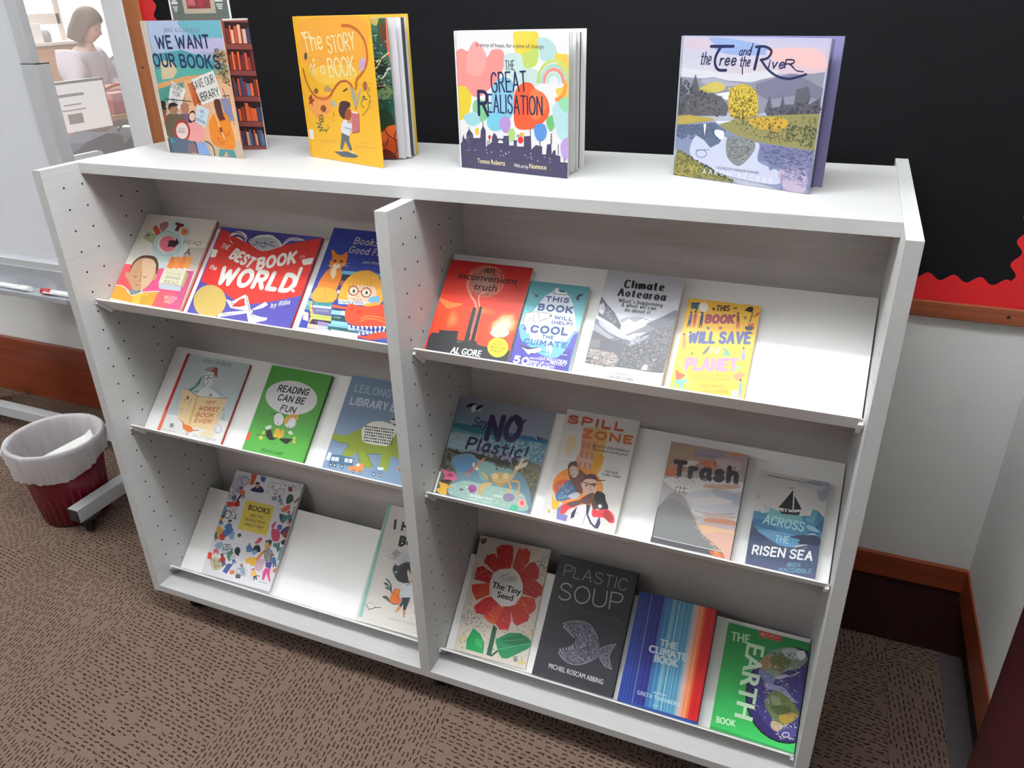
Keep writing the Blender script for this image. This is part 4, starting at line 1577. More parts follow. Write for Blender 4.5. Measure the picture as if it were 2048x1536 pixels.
'trash': ('bdb6b8', '''G b8a08c,c0a4a0,b8b0ba,c08a70 0 877 631 886 637 696 -7 625
P b9a68a 1 23 832 238 858 180 795 29 766
P a8a0b4 1 239 851 444 868 387 806 214 802
P d98a5c 1 270 761 391 785 400 735 321 712
P d07a50 1 0 626 93 660 92 593 9 584
P e0945a 1 503 887 576 894 556 853 501 857
P e6e2df 1 80 583 285 610 618 650 619 565 433 554 173 471 4 539
P d3a890 1 347 573 597 617 563 581 366 548
P c9c9d0 1 205 449 303 513 622 551 631 343 342 308 261 375
P b0b4c4 1 402 534 631 539 631 461 515 472
P d9d4d0 1 279 351 623 355 623 314 329 305
P c98f72 1 410 308 621 327 622 285 405 265
P b9a8ac 1 351 260 622 285 621 251 385 226
P e4b48c 1 342 237 622 244 635 206 504 162 392 186
P d8ac9c 1 409 169 627 218 646 32 581 30 503 94
P e2d4ca 1 111 715 202 755 260 744 172 690
P cdbcc0 1 388 799 578 807 575 741 455 732
P dcd2d0 1 224 425 445 486 582 472 365 405
P c8b0a8 1 378 337 601 364 599 336 410 308
L b4a4a8 9.4 1 295 340 470 350 610 387
L d8b8a4 10.6 1 439 224 559 230 620 257
S 4a3f40 0.26 0 0 1 80 583 576 620 153 |Trash
X 3f3a3c 120 10.0 5.7 53 38 760 597 775 586 643 83 569
X e0dcd8 60 14.1 4.2 54 90 607 608 633 428 582 116 547
F 8a7a80 0.01 0 206 804 387 806 25 |andy mulligan
L 5a5654 4.9 1 116 510 114 452
L 5a5654 4.9 1 150 517 147 459
L 5a5654 4.9 1 183 524 181 466
L 5a5654 4.2 0 117 503 207 508
L 5a5654 4.2 0 159 469 210 476
X 6a6460 40 9.9 3.5 55 80 583 288 596 258 533 108 516
P 7f7f80 0 -1 305 33 362 64 420 106 454 155 453 212 415 259 346 306 286 346 217 396 166 471 127 575 62 389 60 10 65
P 98908e 1 64 420 106 454 163 448 212 415 269 334 237 356 130 405 57 382
X b89a84 60 16.6 6.9 56 214 401 303 299 410 162 505 87 450 95 318 218
X c8a890 50 17.7 5.4 57 308 272 563 59 594 33 493 78
P 55555a 0 11 61 388 67 576 59 596 20 -1 18
P c9602f 1 471 52 564 53 589 22 503 25
X e0a070 40 15.9 4.0 58 471 52 575 62 596 20 498 17
L ecebe8 4.7 0 18 63 198 62 572 63
L 3a3a3e 6.9 0 0 298 9 71 0 19'''),
'risen': ('d2ccca', '''P a8b0bc 1 378 774 517 783 522 663 469 627 436 696 353 704
P c4c4cc 1 267 732 405 754 517 738 413 698
P b4b6ba 1 8 581 29 598 30 559 2 540
F 3a3a3e 0.01 0 54 744 470 745 17 |Award-winning author of How to Bee and The Dog Runner
P 3f7f9c 0 3 444 54 448 88 462 89 491 60 485 80 509 112 496 162 484 223 472 358 476 396 491 410 519 397 529 435 546 470 545 522 500 523 407 521 301 231 198 -2 277
P 6fa8ae 1 89 491 112 496 162 484 224 469 358 473 339 409 164 396 112 423
P 5f9ab0 1 418 502 435 543 470 538 449 446 389 458
P b8c8cc 1 54 448 88 462 92 489 65 489 87 507 112 499 112 461 68 438
P e4dcd8 0 385 485 410 519 399 529 429 542 419 496
P 2f6088 1 8 381 107 383 235 323 405 349 518 486 525 395 465 338 351 325 177 317 6 336
P 8fb2c8 1 402 411 453 416 510 379 435 381
P a8c0d0 1 396 332 467 363 512 324 438 325
P 5f92b8 1 33 284 147 319 305 320 330 313 370 279 342 230 251 215 127 255 76 275
P 3f4a66 0 -4 359 63 285 228 216 343 224 521 301 527 18 6 18
P 5a8fb8 1 156 262 238 299 356 294 370 273 332 224 239 218
P 2e3a58 1 -4 289 50 288 142 240 77 200 3 214
P 2c3450 1 297 300 463 350 523 326 524 283 372 261 373 292
P 4a5272 0 3 70 248 91 525 71 527 18 6 18
P 232323 0 268 674 285 511 179 510 218 580
P 232323 0 285 626 353 529 293 516
L e8e4e0 4.2 0 270 674 290 496
L 3a3a3a 3.1 0 270 690 233 681 262 682
P 232323 0 184 496 210 482 342 501 340 479 213 464 196 479
P 232323 0 219 500 230 506 233 487 221 485
P 232323 0 242 502 259 509 256 489 242 486
L 2a2a2a 3.0 0 288 512 288 493
P 232323 0 302 499 344 508 340 498
S a8d0d6 0.14 0.1 0 1 87 357 384 357 78 |ACROSS
S a8d0d6 0.13 0.1 0 1 196 233 294 243 56 |THE
S f4f6f8 0.17 0.12 0 1 46 99 478 148 78 |RISEN SEA
S 6fa0b4 0.14 0.1 0 1 316 64 404 85 34 |BREN
S 6fa0b4 0.14 0.1 0 1 260 14 491 54 35 |MACDIBBLE
L c8d0d8 2.3 0 308 188 401 222 432 247'''),
'seed': ('e2d8cc', '''X 8a8070 240 14.4 9.3 61 13 1174 779 1156 819 21 44 39
X b8a488 140 20.6 14.4 62 13 1174 779 1156 819 21 44 39
X 5a5048 60 13.9 10.0 63 -43 438 232 451 256 276 16 259
X d8c070 20 23.5 13.7 64 15 145 95 164 99 70 35 74
X 5a5450 50 15.7 8.8 65 603 984 774 1136 761 920 683 904
E e0c86a 785 337 25 6 5 -23
E d8cc7a 733 46 38 9 4 -17
E 8a8a8c 663 65 21 5 6 -26
P 8a6a4a 1 10 1143 70 1165 72 1115 33 1097
P cf2c2f 0 270 886 204 1081 251 1130 343 1148 385 1127 412 994 401 908 311 889
P d23a32 0 416 936 443 1128 533 1146 577 1116 584 1019 502 880
P c92a2e 0 502 880 596 1012 643 1031 709 967 721 873 577 785
P c3262c 0 571 788 695 853 781 809 790 726 735 680 589 692
P d8442e 0 584 671 725 678 762 587 713 515 649 525 537 566
P cf3a30 0 490 546 554 579 704 509 707 453 604 374 556 401
P c83034 0 389 410 421 531 501 544 533 414 525 319 438 299 380 342
P dc4c30 0 324 338 245 378 249 426 357 536 414 520 385 343
P cf2f30 0 266 401 149 404 107 462 201 569 268 598 367 538
P d8452f 0 244 608 117 527 48 604 31 669 214 727
P c62a30 0 216 718 37 729 43 849 101 876 231 829
P d03a38 0 238 840 105 921 114 993 201 1030 300 892
X e0663a 16 49.9 6.0 70 270 886 204 1081 251 1130 343 1148 385 1127 412 994 401 908 311 889
X e88a50 16 49.6 5.9 71 416 936 443 1128 533 1146 577 1116 584 1019 502 880
X b82028 16 49.1 5.9 72 502 880 596 1012 643 1031 709 967 721 873 577 785
X e0663a 16 48.7 5.8 73 571 788 695 853 781 809 790 726 735 680 589 692
X e88a50 16 48.4 5.8 74 584 671 725 678 762 587 713 515 649 525 537 566
X b82028 16 48.3 5.8 75 490 546 554 579 704 509 707 453 604 374 556 401
X e0663a 16 48.3 5.8 76 389 410 421 531 501 544 533 414 525 319 438 299 380 342
X e88a50 16 48.4 5.8 77 324 338 245 378 249 426 357 536 414 520 385 343
X b82028 16 48.7 5.8 78 266 401 149 404 107 462 201 569 268 598 367 538
X e0663a 16 49.3 5.9 79 244 608 117 527 48 604 31 669 214 727
X e88a50 16 49.6 6.0 80 216 718 37 729 43 849 101 876 231 829
X b82028 16 49.9 6.0 81 238 840 105 921 114 993 201 1030 300 892
P f2eeea 0 311 889 420 917 516 869 577 775 586 682 517 562 411 529 281 587 223 690 225 808
S 3a3632 0.06 0.3 0 1 335 792 478 807 43 |ERIC
S 3a3632 0.06 0.3 0 1 333 757 499 788 43 |CARLE
L 3a3632 4.0 0 311 806 411 871
L 3a3632 3.9 0 435 813 496 840
F 161616 0.03 0 252 689 567 677 58 |The Tiny
F 161616 0.03 0 330 605 500 601 58 |Seed
P 2c5f44 0 357 332 406 310 407 32 357 33
L 2c5f44 18.9 0 411 37 466 101
P 1f9a54 0 156 253 240 216 305 146 323 35 124 37 112 120 136 192
P 3fb26a 0 200 169 286 161 296 79 218 98
L bfe0c0 4.8 0 115 112 126 49
P 2f8a5c 0 416 200 541 294 658 317 756 288 815 242 752 177 581 50 522 41 483 77 441 141
P 256f4c 0 477 224 661 303 772 264 648 190 507 184
L 6fc09a 5.6 0 464 110 685 207 806 245
L 4aa878 5.6 0 503 202 710 269'''),
'soup': ('38393f', '''S c3c2c4 0.055 0 0 1 81 984 726 986 115 |PLASTIC
S c8c7c9 0.065 0 0 1 88 748 716 786 171 |SOUP
F 54545c 0 0 93 684 728 684 29 |AN ATLAS OF OCEAN POLLUTION
P 5c5a68 0 189 535 239 563 336 595 428 597 501 548 557 486 597 401 667 448 739 482 707 402 698 352 747 248 679 263 616 321 576 319 510 254 420 206 331 196 250 231 209 268 236 285 276 291 305 342 344 391 343 439 305 468 259 485 223 505
X 8e8c9a 260 17.7 8.9 81 189 535 239 563 336 595 428 597 501 548 557 486 597 401 667 448 739 482 707 402 698 352 747 248 679 263 616 321 576 319 510 254 420 206 331 196 250 231 209 268 236 285 276 291 305 342 344 391 343 439 305 468 259 485 223 505
X a5a3ae 110 13.8 6.9 82 189 535 239 563 336 595 428 597 501 548 557 486 597 401 667 448 739 482 707 402 698 352 747 248 679 263 616 321 576 319 510 254 420 206 331 196 250 231 209 268 236 285 276 291 305 342 344 391 343 439 305 468 259 485 223 505
X 3a3848 150 17.7 7.9 83 189 535 239 563 336 595 428 597 501 548 557 486 597 401 667 448 739 482 707 402 698 352 747 248 679 263 616 321 576 319 510 254 420 206 331 196 250 231 209 268 236 285 276 291 305 342 344 391 343 439 305 468 259 485 223 505
X 6a659a 60 15.8 6.9 84 189 535 239 563 336 595 428 597 501 548 557 486 597 401 667 448 739 482 707 402 698 352 747 248 679 263 616 321 576 319 510 254 420 206 331 196 250 231 209 268 236 285 276 291 305 342 344 391 343 439 305 468 259 485 223 505
P b8b7be 0 203 520 222 517 206 489
P b8b7be 0 225 506 243 503 228 477
P b8b7be 0 246 491 264 488 251 466
P b8b7be 0 267 477 285 475 274 454
P b8b7be 0 288 464 307 461 296 442
P b8b7be 0 309 450 328 447 319 431
P b8b7be 0 218 275 235 282 215 309
P b8b7be 0 245 290 262 297 244 322
P b8b7be 0 272 305 289 312 273 336
P b8b7be 0 300 320 317 327 302 349
P b8b7be 0 327 335 344 342 331 362
L 9a99a2 6.8 1 189 535 239 565 335 597 433 599 506 550 559 486
L 9a99a2 6.7 1 210 264 263 220 341 194 431 206 520 257 586 317
L 9a99a2 5.7 0 597 401 667 448 739 482 707 402 700 353 749 249 680 258 611 319
F d6d5d6 0.012 0 148 100 696 95 44 |MICHIEL ROSCAM ABBING'''),
'climb': ('2f4a94', '''P 3a4aa0 0 -7 1019 7 1019 24 21 9 21
P 2b3f92 0 7 1019 22 1019 38 21 24 21
P 34539e 0 22 1019 37 1019 53 21 38 21
P 2c3c8c 0 37 1019 51 1019 67 21 53 21
P 3550a0 0 51 1019 66 1019 82 21 67 21
P 2a3a88 0 66 1019 81 1019 97 22 82 21
P 3a4a98 0 81 1019 95 1019 111 22 97 22
P 2f3a86 0 95 1019 110 1019 125 22 111 22
P 46499a 0 110 1019 124 1019 140 22 125 22
P 33408e 0 124 1019 139 1019 154 22 140 22
P 2c3a88 0 139 1019 153 1019 169 22 154 22
P 3a3f90 0 153 1019 168 1019 183 22 169 22
P 2f3380 0 168 1019 182 1020 198 22 183 22
P 33388a 0 182 1020 197 1020 212 22 198 22
P 3f3f90 0 197 1020 211 1020 226 22 212 22
P 2a2c78 0 211 1020 225 1020 241 23 226 22
P 3a3a88 0 225 1020 240 1020 255 23 241 23
P 4a7ab0 0 240 1020 254 1020 269 23 255 23
P 3f6ea8 0 254 1020 269 1020 284 23 269 23
P 3a84b4 0 269 1020 283 1020 298 23 284 23
P 4a90bc 0 283 1020 297 1020 312 23 298 23
P 3f78b0 0 297 1020 312 1020 326 23 312 23
P 4f94b8 0 312 1020 326 1020 340 23 326 23
P 7fb0c4 0 326 1020 340 1020 355 23 340 23
P 86b4c6 0 340 1020 354 1020 369 23 355 23
P 5a9cb8 0 354 1020 369 1020 383 23 369 23
P 4a8ab0 0 369 1020 383 1020 397 24 383 23
P 9cc4d0 0 383 1020 397 1020 411 24 397 24
P 3f86ae 0 397 1020 411 1020 425 24 411 24
P 6aa6c0 0 411 1020 425 1020 439 24 425 24
P 4f94b8 0 425 1020 439 1020 453 24 439 24
P 5a9cbc 0 439 1020 453 1020 467 24 453 24
P 4a8cb4 0 453 1020 468 1020 481 24 467 24
P 6aa4be 0 468 1020 482 1020 495 24 481 24
P 4f90b4 0 482 1020 496 1020 509 24 495 24
P 5f9cba 0 496 1020 510 1020 523 24 509 24
P 8aaec0 0 510 1020 524 1020 537 24 523 24
P b4b4c0 0 524 1020 538 1020 551 25 537 24
P d8b4b0 0 538 1020 552 1020 565 25 551 25
P e0b0a4 0 552 1020 566 1020 579 25 565 25
P e8a08a 0 566 1020 580 1021 592 25 579 25
P ee8a60 0 580 1021 593 1021 606 25 592 25
P f0a070 0 593 1021 607 1021 620 25 606 25
P e87a4c 0 607 1021 621 1021 634 25 620 25
P e0603a 0 621 1021 635 1021 648 25 634 25
P d8302a 0 635 1021 649 1021 661 25 648 25
P cf2428 0 649 1021 663 1021 675 25 661 25
P d02428 0 663 1021 676 1021 689 26 675 25
P c81f24 0 676 1021 690 1021 702 26 689 26
P d22a2a 0 690 1021 704 1021 716 26 702 26
P cc2226 0 704 1021 718 1021 730 26 716 26
P c01c22 0 718 1021 732 1021 743 26 730 26
L 8fa8d0 4.2 0 117 1018 141 22
L 9fd0dc 3.3 0 433 1021 464 32
L 7fa0cc 3.3 0 269 1011 302 35
F c9d4dc 0.05 0 281 578 441 579 59 |THE
F c9d4dc 0.05 0 195 498 543 504 61 |CLIMATE
F c9d4dc 0.05 0 262 426 478 433 60 |BOOK
F d8e8ee 0.01 0 308 154 434 156 15 |CREATED BY
F c8e0ea 0.01 0 167 106 561 105 34 |GRETA THUNBERG
F c8e0ea 0.01 0 325 50 386 51 11 |ALLEN'''),
'earth': ('2f9c50', '''G 2c8a48,2f9450,46c86a,3cb65c -3 939 728 940 718 7 3 26
E 1a2a20 607 464 359 102 61 -398
E 3a2f6a 611 465 349 99 59 -388
E 44407f 638 482 310 88 54 -358
P 8a9a8a 1 321 675 386 764 480 834 588 867 686 844 713 781 641 691 576 664 515 613 472 557 433 581 377 601 330 623
P 7a7a4a 1 372 688 456 765 540 787 583 728 526 651 442 636
P a88a5a 1 330 677 398 749 436 670 393 614 330 623
P c0c6d0 1 499 830 607 859 658 801 578 762 515 780
P eef0f2 1 618 839 676 859 695 811 654 774 628 802
P 7a86b0 1 333 606 432 590 473 548 447 497 391 517 341 556
P b8b8cc 1 469 573 548 622 600 619 647 649 676 683 599 627 522 571
P 4a4484 1 491 545 680 658 732 646 738 493 680 425 586 484
P 9a9ac0 1 393 508 496 511 566 505 624 460 680 425 714 426 632 411 538 462 417 463
P 6f7f4a 1 430 388 471 452 538 462 612 431 689 367 715 333 688 265 628 214 582 183 532 177 486 249 422 325
P 8f9a74 1 460 414 529 416 555 355 497 346
P b89a4a 1 565 289 662 325 707 305 627 222 566 230
P c9b08a 1 509 213 596 204 586 159 538 137 499 168
P 56663a 1 474 323 604 369 644 329 534 271
X 8f8fb4 60 35.0 8.8 91 208 608 406 751 548 182 338 206
X b8b8d0 60 22.8 7.9 92 310 797 719 853 672 423 397 483
X 7a6a5a 90 26.3 8.8 93 310 743 564 856 704 270 424 317
X d0d0e0 50 28.4 7.5 94 516 172 707 246 703 110 580 90
P 5a5498 1 586 159 688 206 706 144 611 108
R e6e6f0 8.3 0 6.29 632 131 27 8 3 -19
X 5f7a4a 70 22.7 8.7 95 399 794 612 824 586 711 422 649
P c8342c 0 273 940 473 949 472 890 287 886
L e08a5c 4.4 0 273 940 473 949 472 890 287 886 273 940
S e8b8a8 0.13 0 0 1 294 897 461 905 30 |MILES KELLY
F c4e6c4 0.03 0 46 791 207 801 76 |THE
F cfeccc 0.03 0 193 802 192 163 150 |EARTH
F d6f2d2 0.03 0 46 64 210 74 52 |BOOK'''),
'we': ('c9b49c', '''G b9c8e0,6fb3c8,a8b8d8,a9c4d4 28 1164 997 1161 968 791 13 742
P b8c8e6 1 165 1163 470 1161 509 1084 427 977 150 916 45 1001
P 6fb4c4 1 508 1165 997 1161 994 1034 757 1002 522 1084
P c2bde0 1 477 977 834 1018 1009 1003 1008 906 681 904 491 894
P 4fa0ac 0 86 882 460 919 992 792 878 724 630 719 54 743
P 58b0a4 0 433 783 889 765 829 723 441 681 14 619 27 742
P d8c8a0 0 146 822 319 833 342 739 272 677 123 665
P e0a46c 0 14 619 420 698 655 719 987 676 997 421 35 476
P 4f9a8c 0 26 575 255 625 392 645 358 486 29 458
P e8b48c 0 410 663 991 692 983 158 332 122
F 7a8498 0 0 269 1066 726 1065 37 |JAKE ALEXANDER
P c9744a 0 441 638 508 648 583 459 474 437
P c9602f 0 478 630 596 598 570 458 474 437
X c0a060 90 71.9 9.2 101 839 946 1008 906 958 608 829 723
X 5a4a2a 60 71.8 7.2 102 861 938 1008 857 958 608 841 723
S 22305e 0.17 -0.02 0 1 152 923 805 931 118 |WE WANT
S 22365c 0.17 -0.02 0 1 63 771 889 765 121 |OUR BOOKS
P f4f2ee 0 503 674 795 755 852 528 575 454
S 26262a 0.1 0 0 1 514 579 792 653 73 |SAVE OUR
S 26262a 0.1 0 0 1 549 475 826 545 74 |LIBRARY
P f2f0ec 0 238 655 407 585 280 399 210 455 139 461
S 3a3a3c 0.09 0 0 1 214 597 354 561 48 |BOOKS
S 3a3a3c 0.09 0 0 1 227 531 313 510 44 |FOR
S 3a3a3c 0.09 0 0 1 196 472 279 462 41 |ALL
L 2a2a2e 6.7 0 109 496 448 481
L 2a2a2e 6.4 0 872 606 891 538 892 295
L 2a2a2e 5.4 0 887 546 886 295
L 2a2a2e 5.4 0 936 544 936 297
L 2a2a2e 7.4 0 855 541 937 548
P 8a8aa8 0 825 519 926 531 951 333 851 328
P b0483a 1 -91 202 -38 322 23 347 71 349 110 321 95 211
E 8a4f3c 51 377 40 2 -11 -36
P 2a1c1c 1 1 368 15 407 66 423 107 407 87 400 32 392
E 2a1a1a 64 445 41 1 -10 -33
P 6a5c46 1 6 169 76 331 157 365 222 367 274 330 255 181
E b07a5c 195 405 54 2 -15 -48
P 2a1a18 1 128 394 146 446 214 467 268 446 243 436 169 425
P 7a5a80 1 175 190 239 341 314 373 374 375 423 341 407 201
E b0785c 349 410 50 2 -13 -45
P b0785c 1 287 400 304 449 366 469 417 449 393 440 325 430
P 6a5c46 0 87 295 173 354 308 359 324 233 241 90 56 108 36 219
P f0a0a0 1 337 279 462 303 544 225 508 141 356 114 321 177
P 2a1c20 1 376 344 409 390 463 397 465 312 483 286 465 312 366 289
E f0c8b4 422 346 40 2 -11 -38
P e98a24 1 634 319 730 394 831 398 889 330 891 90 641 103 610 228
P 5a3026 1 739 499 810 510 820 450 822 362 775 325 743 394
P 5a3026 0 806 397 843 346 813 327
X c86a1a 26 55.9 5.6 103 654 248 879 241 868 97 654 103
P cfe0ea 0 513 461 661 418 565 253 449 302
S 3f5f86 0.1 0 0 1 537 386 587 379 32 |WE
S 3f5f86 0.1 0 0 1 466 316 572 281 31 |LIBRARIANS
L 3f5f86 4.5 0 530 359 542 346 563 365
L f2d8b0 11.1 0 694 471 786 170
P 8a3a20 0 747 266 780 272 783 232 748 222
E b8342f 250 211 110 13 -15 -98
E f0dcd4 250 211 82 9 -12 -76
S 5a3a3a 0.1 0 0 1 215 218 292 217 22 |SAVE
S 5a3a3a 0.1 0 0 1 192 194 292 193 18 |OUR BOOKS
P 55687c 0 23 134 137 149 410 117 326 10 9 0
P 3f5a70 0 23 134 84 109 66 4 11 5
P 8aa8e0 0 407 108 530 124 563 6 418 6
P 8a6a70 0 299 102 407 108 407 15 274 16
P 4f8f94 0 696 69 874 70 896 3 666 3
L 22222a 10.5 0 386 125 407 15
L 22222a 10.3 1 532 133 612 92 622 9
P d8a07a 0 731 7 782 56 796 11
P 4f8f94 0 68 146 140 112 61 80
P f0e4d4 0 7 236 35 238 23 1 2 0
P d8ccc0 0 28 1164 73 1164 35 238 7 236'''),
'story': ('f0b62a', '''P f2a93a 1 150 1151 918 1167 934 934 767 762 110 774 52 1004
P f5c44a 1 268 780 744 795 694 673 240 653
P f0a050 1 46 496 342 550 378 424 145 361
L c86428 24.2 1 652 1104 756 1099 847 1063 916 990 932 901 909 817 833 739 769 694 743 623
L b8572a 19.6 1 49 754 68 664 114 584 182 532 274 518 372 542 444 600 531 662 623 679 689 647 721 579 715 463
P d8742e 1 128 575 214 534 372 542 439 573 368 524 240 507
S f9e9b4 0.1 -0.05 0 1 113 891 366 918 159 |The
S f9e9b4 0.11 0 0 1 441 885 795 927 138 |STORY
S f9e9b4 0.1 0 0 1 157 704 237 712 133 |of
S f9e9b4 0.1 0 0 1 301 719 355 721 106 |a
S f9e9b4 0.1 0 0 1 418 697 761 728 155 |BOOK
L f9e9b4 11.0 1 94 1044 124 1005 211 1015 277 998
P c9a8c8 1 821 831 868 866 902 859 875 783 823 764
P b8906a 1 305 593 359 632 429 599 365 582
P b4b0a0 1 386 497 428 518 467 484 431 455
E 8a5a2a 197 579 32 2 -5 -24
E 4a4a50 109 859 22 1 -7 -30
P a0442c 0 75 517 123 552 130 510 168 503 123 482 124 449 97 471 62 460 85 489
L 5a6a3a 9.3 0 140 304 212 300 148 266 230 273 167 239 266 257 262 237 319 284
R 4a4a3a 10.4 0 6.29 219 348 32 2 -6 -29
E 4a4a3a 219 348 13 1 -2 -11
P 8a4a24 1 225 437 271 468 314 447 282 408 244 415
P 7a4424 0 563 597 628 627 640 614 577 589
P a85a40 1 851 680 887 682 892 631 854 612 839 645
L 6a6a34 9.4 1 879 548 814 540 794 504 825 479
E 6a6a34 835 563 20 1 -2 -12
L 5a5a34 5.7 1 922 641 887 596 914 546 874 474 793 415
X 6a4a20 26 11.0 9.8 111 173 1049 940 1055 899 883 694 673 161 650
X 6a4a20 18 12.0 10.8 112 517 665 949 684 911 441 829 628
X 8a6a3a 20 31.3 6.5 113 155 409 441 428 384 294 140 266
P a8a08a 1 673 638 737 588 715 463 685 542
P b0a890 1 816 636 730 464 754 563
P 4a2c30 1 494 468 516 505 578 519 643 508 644 477 595 447 551 371 501 386 479 430
P a8502f 1 569 427 634 458 650 423 625 367 563 358
P c46a70 0 652 437 745 425 735 280 635 258
P f0e4dc 0 653 442 739 434 723 424 658 428
L 8a3a44 6.1 0 749 426 735 280 638 259
P e6e6ee 1 515 341 579 364 641 332 625 285 577 226 484 255
L 7a7a84 6.1 0 537 297 626 290
P d89a80 0 578 355 640 368 643 346 589 333
P 5a6468 0 486 251 592 227 579 198 610 116 577 104 524 184 470 103 440 105 471 189
P 55606c 0 340 76 530 95 684 72 643 49 458 40
P e8e0dc 0 432 104 475 89 436 86
P e8e0dc 0 570 103 644 96 604 83
F c9922a 0 0.2 169 138 404 159 28 |Joseph Coelho
F c9922a 0 0 703 181 850 190 15 |Illustrated by
F c9922a 0 0 643 134 923 151 22 |Daniel Duncan
P eef0f4 0 3 241 78 242 71 159 9 156'''),
'great': ('f0eff0', '''P ee8f8a 1 -2 876 59 924 131 909 208 980 294 865 357 920 456 914 463 814 410 720 325 638 207 568 124 590 84 645 -12 650
P f2a09c 1 131 909 208 980 304 865 236 730 102 759
P ddc84c 1 567 1049 756 1050 774 947 727 902 630 818 573 885 556 982
P b8cc6a 1 631 886 708 925 774 947 764 836 706 797 639 803
P b4d4d4 1 765 999 848 1007 922 949 926 869 801 852 783 933
P c4dcd8 1 475 884 612 893 649 803 763 783 781 685 607 663 549 708 471 768
P f0c050 1 913 883 985 899 1031 871 1039 603 969 577 923 652 996 692
R b8cc6a 21.9 3.14 6.28 904 704 135 4 0 -149
R a8d0c0 21.9 3.14 6.28 904 704 107 3 0 -117
R e08a80 21.9 3.14 6.28 904 704 82 3 0 -89
R b4dcd0 21.9 3.14 6.28 904 704 53 2 0 -57
R ee8a3a 28.6 0.10 1.60 932 697 77 3 0 -114
R f0a050 11.8 -0.20 0.90 932 697 77 3 0 -107
P e0c63c 1 -3 626 84 641 139 582 129 499 81 413 -2 396
P 7fbf8a 1 157 525 206 552 299 524 306 442 240 380 177 402 148 459
P 9ed0d8 1 60 421 180 452 219 379 142 341 78 363
P 8ac0d8 1 346 654 430 720 529 708 546 598 522 437 375 322 291 342 285 424 331 541
P 74c0d4 1 285 424 421 464 501 420 438 342 333 319
P ee5a34 1 557 615 627 687 705 690 752 645 810 624 857 565 866 479 818 413 730 360 601 344 551 374 543 479
P f07848 1 704 636 800 624 847 533 780 435 702 447
P b48ccc 1 408 398 461 434 511 404 499 329 457 306 417 341
P a8cc74 1 488 320 530 348 554 308 538 257 502 247
P 5a8fd0 1 735 376 779 399 828 390 845 335 817 277 768 269 734 312
P 6fba74 1 842 431 881 464 919 443 922 403 885 346 852 375
P b8dce0 1 895 512 951 569 1025 557 1033 307 971 295 924 364
P 8fd0a4 1 951 569 1025 602 1035 496 979 508
P b898d4 1 972 263 1009 302 1033 299 1030 154 1001 144 972 199
E e8b43a 181 301 19 1 -2 -31
E d03a44 304 265 15 1 -1 -17
E f0a84a 615 304 24 2 0 -18
E d8302c 602 262 26 2 -1 -27
E 7aa8b0 579 292 14 1 0 -13
F 4a4444 0.008 0 200 941 819 935 27 |A story of hope, for a time of change
S 22284e 0.12 0 0 1 477 774 559 777 73 |THE
S 1f2c56 0.11 0 0 1 344 605 665 625 154 |GREAT
S 24264e 0.13 0 0 1 208 422 295 421 203 |R
S 1f2c56 0.12 0 0 1 302 454 804 456 145 |EALISATION
P 45415f 0 -5 185 24 205 40 271 54 233 70 234 73 277 103 317 141 277 142 247 213 252 221 312 244 351 269 315 265 187 324 226 331 273 353 304 378 276 383 259 440 263 441 284 492 288 495 213 537 216 538 257 568 260 567 210 633 214 635 293 700 301 703 195 728 221 748 235 803 227 802 169 837 168 847 246 885 253 890 172 905 206 924 207 926 171 968 166 968 121 1035 122 1031 0 0 0
L 3a3650 6.7 0 245 376 244 347
L 3a3650 6.4 0 695 358 695 293
L 3a3650 6.3 0 783 274 783 229
L 3a3650 6.8 0 103 317 103 330
L 3a3650 6.2 0 948 253 948 164
L 3a3650 6.7 0 303 250 302 220
L 3a3650 6.8 0 287 232 285 189
L 3a3650 6.2 0 1003 152 1003 120
E 1f1c2c 885 322 7 0 0 -6
E 1f1c2c 885 306 7 0 0 -6
E 1f1c2c 885 289 7 0 0 -6
E 1f1c2c 885 273 7 0 0 -6
E 1f1c2c 885 257 7 0 0 -6
X b8b4c8 8 11.8 7.9 121 72 260 138 264 121 160 77 156
X c8c4d4 24 9.0 14.0 122 11 169 895 168 876 109 19 117
P ece8ec 1 390 239 414 251 434 238 434 227 390 226
F f4e6b4 0.012 0 175 49 449 49 38 |Tomos Roberts
F f0eadc 0.008 0 535 48 671 45 27 |With art by
F f4e6b4 0.012 0 683 49 841 52 37 |Nomoco'''),
